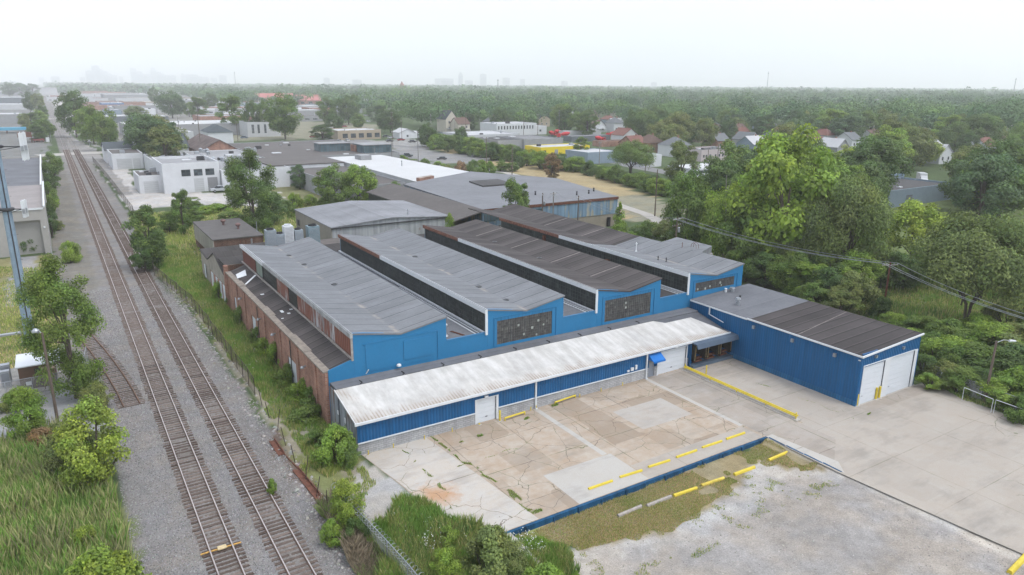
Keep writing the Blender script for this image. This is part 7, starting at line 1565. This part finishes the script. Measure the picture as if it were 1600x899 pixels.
# remove woods points that sit right on a placed tree
for i in order[:NI]:
    x, y, d = X1[i], Y1[i], D1[i]; k = ('round1', 'round2', 'round3', 'oval1', 'round2')[VG.randrange(5)]; H = VG.uniform(12, 19.5); W = H * VG.uniform(.8, 1.1)
    tree(k, x, y, H, W, ('dark', 'mid', 'dark', 'mid', 'dull', 'blue', 'bright')[VG.randrange(7)], 'leafy tree of the near woods around the residential streets on the right', group='trees of the near woods')
def woods_mesh(name, X_, Y_, nleaf, ls, Hr, seed, wfac=.95, squash=1.0):
    r = np.random.default_rng(seed); n = len(X_); H = r.uniform(Hr[0], Hr[1], n) * (1 + .4 * (vnoise(X_, Y_, 90, 4) - .5)) * (.75 + .5 * r.uniform(0, 1, n) ** 1.6); W = H * wfac * r.uniform(.8, 1.15, n)
    K = 10; cc = r.normal(size=(n, K, 3)); cc /= np.linalg.norm(cc, axis=2, keepdims=True); cc[..., 2] = np.abs(cc[..., 2]) * .9 - .15
    cen = cc * np.stack([W * .30, W * .30, H * .30], 1)[:, None, :] + np.stack([X_, Y_, H * .60], 1)[:, None, :]
    kk = r.integers(0, K, (n, nleaf)); c = np.take_along_axis(cen, kk[..., None].repeat(3, 2), 1)
    d = r.normal(size=(n, nleaf, 3)); d[..., 2] = np.abs(d[..., 2]) * r.choice([1, 1, 1, -.6], (n, nleaf)); d /= np.linalg.norm(d, axis=2, keepdims=True)
    P = c + d * (W * .25)[:, None, None] * r.uniform(.75, 1.12, (n, nleaf, 1)); N = d + r.normal(size=d.shape) * .22 + np.array([0, 0, .25]); N /= np.linalg.norm(N, axis=2, keepdims=True)
    V, F = quads(P.reshape(-1, 3), N.reshape(-1, 3), (r.uniform(.7, 1.3, n * nleaf) * ls), r)
    pal = np.array([(.80, .92, .85), (.55, .72, .72), (1.0, 1.0, .9), (1.22, 1.22, .9), (1.02, 1.05, .95), (.62, .78, .85), (.85, .92, 1.0)]); tint = pal[r.integers(0, len(pal), n)] * r.uniform(.75, 1.2, (n, 1)); ctint = r.uniform(.78, 1.22, (n, K, 1)) * tint[:, None, :]
    tt = np.take_along_axis(ctint, kk[..., None].repeat(3, 2), 1).reshape(-1, 3); Tn = np.repeat(np.concatenate([tt, np.ones((len(tt), 1))], 1), 4, 0)
    o = np_mesh(name, V, F, LM['woods'], attr={'tint': Tn}); return tag(o, kind='stuff')
rest = order[NI:]
woods_mesh('woods', X1[rest], Y1[rest], 420, 1.25, (12, 21), 31, 1.08)
X2, Y2, D2 = woods_points(760, 2000, 19, 22); woods_mesh('far_woods', X2, Y2, 110, 2.3, (12, 21), 32, 1.2)
X3, Y3, D3 = woods_points(2000, 7500, 40, 23); woods_mesh('distant_woods', X3, Y3, 20, 11, (11, 17), 33, 2.9)
print('woods', len(X1), len(X2), len(X3))
# distant roofs glimpsed among the woods -> individual small blocks
rr = random.Random(77)
for i in range(95):
    px = rr.uniform(20, 1590) if i % 3 == 0 else rr.uniform(540, 1590); py = rr.uniform(137, 150) if i % 3 == 0 else rr.uniform(141, 166); x, y = g(px, py); w = rr.uniform(12, 60); h = rr.uniform(6, 12) + (6 if px < 500 else 4) + (0 if py < 152 else -3)
    t = world_thing('distant_building', 'pale flat roof glimpsed above the distant woods', 'building', (x, y, 0), 'distant roofs in the woods'); MB().box(x - w / 2, x + w / 2, y, y + w * .6, 0, h).build('wall', W_[rr.choice(('offw', 'grey', 'cream', 'white'))], t); MB().box(x - w / 2 - 1, x + w / 2 + 1, y - 1, y + w * .6 + 1, h, h + .8).build('roof', R_[rr.choice(('light', 'white', 'mid', 'light'))], t)

# grass ----------------------------------------------------------------
M_blade = None
def blade_mat():
    t = NT('grass blade'); at = t.n('ShaderNodeAttribute', attribute_name='tint'); m = t.done(at.outputs['Color'], .75, .2); tr = t.n('ShaderNodeBsdfTranslucent'); t.l(at.outputs['Color'], tr.inputs['Color']); mx = t.n('ShaderNodeMixShader'); mx.inputs[0].default_value = .3
    t.l(t.b.outputs[0], mx.inputs[1]); t.l(tr.outputs[0], mx.inputs[2]); t.l(mx.outputs[0], t.out.inputs['Surface']); return m
M_blade = blade_mat()
def grass(name, poly, n, h0, h1, w, pal, seed, patch=2.2, thresh=0.0, lean=.35, clump=0):
    r = np.random.default_rng(seed); P = np.array(poly); lo, hi = P.min(0), P.max(0); x = r.uniform(lo[0], hi[0], n * 2); y = r.uniform(lo[1], hi[1], n * 2)
    k = inpoly(x + (vnoise(x, y, 1.5, 1) - .5) * 1.2, y + (vnoise(x, y, 1.5, 2) - .5) * 1.2, poly); x, y = x[k][:n], y[k][:n]
    v = vnoise(x, y, patch, seed) * .6 + vnoise(x, y, patch * .35, seed + 1) * .4; k = v > thresh; x, y, v = x[k], y[k], v[k]; n = len(x)
    if clump: x = np.floor(x / clump) * clump + r.normal(0, clump * .22, n) + clump * .5 * r.uniform(0, 1, n); y = y + r.normal(0, clump * .1, n)
    h = (h0 + (h1 - h0) * r.uniform(0, 1, n)) * (.55 + .9 * vnoise(x, y, patch * 1.3, seed + 5)); a = r.uniform(0, 6.28, n); ln = r.uniform(0, lean, n) * h; la = r.uniform(0, 6.28, n)
    z = gz(x, y); dx, dy = np.cos(a) * w * .5, np.sin(a) * w * .5; tx, ty = x + np.cos(la) * ln, y + np.sin(la) * ln; mx_, my_ = x + np.cos(la) * ln * .3, y + np.sin(la) * ln * .3
    V = np.stack([np.stack([x - dx, y - dy, z - .02], 1), np.stack([x + dx, y + dy, z - .02], 1), np.stack([mx_ + dx, my_ + dy, z + h * .55], 1), np.stack([tx, ty, z + h], 1)], 1).reshape(-1, 3)
    F = np.arange(n * 4).reshape(n, 4); pal = np.array(pal); pi = np.clip(((vnoise(x, y, patch * .8, seed + 9) + r.normal(0, .22, n)) * len(pal)).astype(int), 0, len(pal) - 1)
    c = pal[pi] * r.uniform(.7, 1.3, (n, 1)) * np.array([2.5, 2.5, 2.15]); C = np.repeat(np.concatenate([c, np.ones((n, 1))], 1), 4, 0)
    return tag(np_mesh(name, V, F, M_blade, attr={'tint': C}), kind='stuff')
GR = [(.085, .150, .035), (.110, .165, .045), (.150, .175, .055), (.200, .190, .090), (.075, .125, .040)]
GRY = [(.15, .18, .05), (.19, .20, .07), (.11, .15, .04), (.27, .23, .12), (.10, .15, .04)]
TALL = [(.085, .150, .040), (.115, .170, .050), (.170, .190, .080), (.225, .215, .120), (.090, .160, .035), (.130, .135, .075)]
grass('tall_grass', [(-22, 30), (1.2, 30), (1.0, 50), (.4, 62), (-.2, 70), (-3.5, 76), (-22, 76)], 100000, .5, 1.7, .05, TALL, 41, 2.4)
grass('rough_grass', [(-22, 98), (-3.2, 97), (-1.5, 112), (-1.2, 128), (-2.3, 150), (-22, 162)], 30000, .15, .5, .09, GRY, 42, 3, .25)
grass('trackside_weeds', [(15.2, 58), (19.2, 58), (19.2, 110), (22, 136), (14, 190), (13.2, 131), (15.2, 112), (15.2, 75)], 80000, .15, .75, .05, GR, 43, 2.0, .24)
grass('trackside_weeds', [(14.2, 46), (19.4, 52), (19.4, 62), (15.5, 62), (14.5, 55)], 12000, .1, .5, .045, GRY, 44, 1.5, .45)
grass('lower_weeds', [(14.0, 34), (22.6, 30), (24.5, 35), (24.2, 39.6), (21.8, 43.5), (20.6, 48.0), (17.5, 46.0), (15.5, 43)], 70000, .3, 1.15, .045, GR, 45, 1.6)
grass('lower_weeds', [(22.0, 33), (27.6, 34), (27.0, 37.6), (24.2, 39.7)], 22000, .15, .8, .04, GR, 46, 1.4, .3)
grass('dead_brush', [(13.6, 36), (15.6, 36), (16.0, 46), (15.0, 51), (14.2, 50)], 14000, .3, 1.3, .03, [(.13, .105, .085), (.17, .14, .115), (.10, .085, .07), (.10, .13, .05)], 47, 1.5, .1, .6)
grass('turf_strip', [(24.3, 39.8), (53.9, 39.8), (53.8, 33.6), (49, 36.9), (42.6, 35.5), (40, 34.7), (36, 34.3), (30, 35.8), (26, 37.2)], 75000, .03, .13, .045, [(.13, .16, .05), (.17, .175, .06), (.24, .19, .10), (.26, .19, .12), (.12, .18, .045), (.28, .22, .15)], 48, 3.0, .36)
grass('rough_field', [(16, 118), (75, 117), (75, 132), (66, 150), (70, 200), (16, 204)], 70000, .2, .7, .12, GRY, 49, 5, .2)
grass('verge_grass', [(80.6, 10), (81.6, 32), (82.6, 42), (80.0, 47), (80.0, 64), (140, 64), (150, 20)], 90000, .2, .9, .09, GR, 50, 3, .15)
grass('verge_grass', [(79.3, 12), (80.4, 30), (81.4, 41), (80.4, 42), (79.4, 34), (78.6, 24)], 9000, .08, .4, .05, GR, 51, 1.2, .3)
fl = MB(); r = random.Random(9)
def flowers(name, polys, n, seed):
    r = np.random.default_rng(seed); V = []; 
    for poly in polys:
        P = np.array(poly); x = r.uniform(P[:, 0].min(), P[:, 0].max(), n); y = r.uniform(P[:, 1].min(), P[:, 1].max(), n); k = inpoly(x, y, poly) & (vnoise(x, y, 1.0, seed) > .55); V.append(np.stack([x[k], y[k], gz(x[k], y[k]) + r.uniform(.35, .95, k.sum())], 1))
    C = np.concatenate(V); N = np.tile([0, 0, 1.0], (len(C), 1)) + r.normal(size=C.shape) * .3; N /= np.linalg.norm(N, axis=1, keepdims=True); V, F = quads(C, N, r.uniform(.05, .12, len(C)), r)
    return tag(np_mesh(name, V, F, plain('white flower petal', (.72, .72, .66), .8, .05)), kind='stuff')
flowers('wildflowers', [[(23, 36), (27.5, 37), (27, 39.6), (24, 39.6)], [(15.0, 80), (18, 84), (18, 112), (15.5, 112)], [(18, 40), (22, 40), (21, 46), (18, 46)]], 500, 12)
# joint weeds in the lot
def crack_line(name, pts, w, n, seed, h=.14):
    for a, c in zip(pts[:-1], pts[1:]):
        a, c = Vector(a), Vector(c); d = (c - a).normalized(); nn = Vector((-d.y, d.x)) * w
        grass(name, [tuple(a + nn), tuple(c + nn), tuple(c - nn), tuple(a - nn)], int(n * (c - a).length), .02, h, .05, GR, seed, .7, .36); seed += 3
W2 = lambda L: [g(*p) for p in L]
crack_line('joint_weeds', W2([(672, 680), (700, 701), (740, 731), (790, 767), (838, 802)]), .13, 330, 60)
crack_line('crack_weeds', W2([(629, 704), (650, 722), (667, 737), (671, 749), (697, 767), (700, 788), (738, 822)]), .08, 200, 80, .12)
crack_line('crack_weeds', W2([(700, 734), (760, 716), (810, 698), (870, 682)]), .05, 140, 100, .08)
crack_line('crack_weeds', W2([(1180, 598), (1240, 621), (1335, 655)]), .05, 120, 130, .08)
for (px, py, s, q) in [(628, 692, .35, 1), (752, 681, .4, 2), (865, 634, .55, 3), (790, 663, .5, 4), (824, 654, .5, 5), (838, 800, .5, 9), (1360, 648, .5, 11), (722, 690, .35, 13)]:
    x, y = g(px, py); grass('crack_weeds', [(x - s, y - s * .3), (x + s, y - s * .4), (x + s * .9, y + s * .3), (x - s * .6, y + s * .4)], int(520 * s), .04, .2, .05, GR, 70 + q, .4, .2)
grass('edge_tufts', [(24, 38), (53, 36), (53, 31), (46, 31.5), (38, 30.5), (30, 31), (24, 30)], 26000, .03, .14, .05, GRY, 90, 1.1, .66)
grass('lower_weeds', [(25.2, 39.6), (27.4, 38.8), (27.4, 34), (26, 28), (23.6, 28), (24.2, 36)], 26000, .1, .5, .045, [(.12, .19, .04), (.15, .21, .05), (.10, .17, .035)], 91, 1.6, .18)

# ------------------------------------------------------------------ say of each repeat which one it is
LAND = [(237, 330, 'the leaning trackside tree'), (700, 200, 'the victorian house'), (790, 195, 'the brick house'), (815, 200, 'the white storefront'), (880, 236, 'the yellow building'), (865, 208, 'the red mixer trucks'), (912, 190, 'the cement silos'), (940, 245, 'the grey garage'), (1000, 225, 'the brown bungalow'), (1066, 230, 'the grey hipped house'), (1125, 245, 'the pink building'), (1115, 268, 'the white roof shop'), (1188, 230, 'the pale blue house'), (1215, 280, 'the tallest bright tree'), (1300, 235, 'the reddish roofed house'), (1444, 215, 'the brown brick house'), (1550, 236, 'the far right white house'), (1435, 300, 'the blue workshop'), (1410, 285, 'the car yard'), (1340, 300, 'the umbrella shaped tree'), (1385, 450, 'the reddish pole'), (1510, 420, 'the wide spreading tree'), (1290, 500, 'the annex roof'), (1110, 385, 'the roof ladder'), (1430, 560, 'the annex front corner'), (1545, 580, 'the grey lamp pole'), (1005, 320, 'the field road'), (640, 270, 'the white roof'), (690, 246, 'the dark low car'), (470, 330, 'the beige shed'), (345, 297, 'the silver pickup'), (350, 370, 'the brick outbuilding'), (398, 300, 'the tall dark cottonwood'), (80, 320, 'the grey warehouse corner'), (25, 205, 'the blue steel racks'), (60, 150, 'the far crossing'), (155, 101, 'the tallest left tower'), (242, 104, 'the pointed downtown tower'), (330, 120, 'the low downtown end'), (110, 243, 'the near level crossing'), (460, 600, 'the lower brick door'), (400, 505, 'the upper brick door'), (515, 640, 'the brick corner'), (1255, 165, 'the far brick factory'), (120, 180, 'the big trackside tree'), (270, 165, 'the large round industrial tree'), (450, 155, 'the red roof'), (560, 212, 'the tan brick building')]
LCOL = {m.name: k for k, m in LM.items()}
WORD = dict(dark='dark green', mid='mid green', bright='bright green', yellow='yellow green', grey='grey green', blue='bluish green', dull='olive', dry='brownish')
NTH = ['first', 'second', 'third', 'fourth', 'fifth', 'sixth', 'seventh', 'eighth', 'ninth', 'tenth']
def relabel(group, noun, where=''):
    cell = {}
    if noun is None: return
    for o in col.objects:
        if o.parent or o.get('group') != group: continue
        px, py = proj(o.location.x, o.location.y, 3.0)
        c = next((WORD[LCOL[ch.material_slots[0].material.name]] for ch in o.children if ch.material_slots and ch.material_slots[0].material and ch.material_slots[0].material.name in LCOL), 'pale')
        lx, ly, ln = min(LAND, key=lambda L: (L[0] - px) ** 2 + ((L[1] - py) * 2.2) ** 2); dx, dy = px - lx, (py - ly) * 2.2
        side = ('right of' if dx > 0 else 'left of') if abs(dx) > abs(dy) else ('in front of' if dy > 0 else 'beyond'); cell.setdefault((c, side, ln), []).append((px, o))
    for (c, side, ln), L in cell.items():
        L.sort(key=lambda q: q[0]); n = len(L)
        for i, (px, o) in enumerate(L):
            e = '' if n == 1 else (', left one of two' if n == 2 and i == 0 else ', right one of two' if n == 2 else f', {NTH[i] if i < len(NTH) else str(i + 1) + "th"} from the left' if 0 < i < n - 1 else (', leftmost' if i == 0 else ', rightmost'))
            o['label'] = f'{c} {noun} {side} {ln}{e}'
for gname, noun in (('trees of the near woods', 'tree'), ('thicket trees behind the factory', 'thicket tree'), ('sumac thicket beyond the fence', 'sumac bush'), ('hedge along the dry field', 'hedge bush'), ('trees left of the line', 'lineside tree'), ('weed clumps along the brick wall', 'weed clump'), ('bushes by the white roof', 'small bush'), ('wild bushes behind the factory', 'wild bush'), ('shrubs along the grey warehouse wall', 'shrub'), ('distant roofs in the woods', 'distant roofed building'), ('distant downtown towers', 'hazy tower'), ('houses glimpsed in the woods', 'house in the woods'), ('cars scattered over the lots', 'parked car'), ('sheds scattered over the industrial district', 'industrial shed'), ('parked vehicles', None)):
    relabel(gname, noun)

# ================================================================== HAZE
hz = MB().box(-13500, 13500, -4100, 13600, -2.2, 2000).build('haze', None)
hm = bpy.data.materials.new('pale summer haze'); hm.use_nodes = True; nt = hm.node_tree; nt.nodes.clear(); vo = nt.nodes.new('ShaderNodeVolumePrincipled'); oo = nt.nodes.new('ShaderNodeOutputMaterial')
vo.inputs['Color'].default_value = (1, 1, 1, 1); vo.inputs['Density'].default_value = HAZE_D; vo.inputs['Anisotropy'].default_value = .2; nt.links.new(vo.outputs[0], oo.inputs['Volume'])
hz.data.materials.append(hm); tag(hz, kind='stuff')

for o in col.objects:
    if o.get('category') and len(o.get('label', '').split()) > 16: print('LONG', o.name, o['label'])
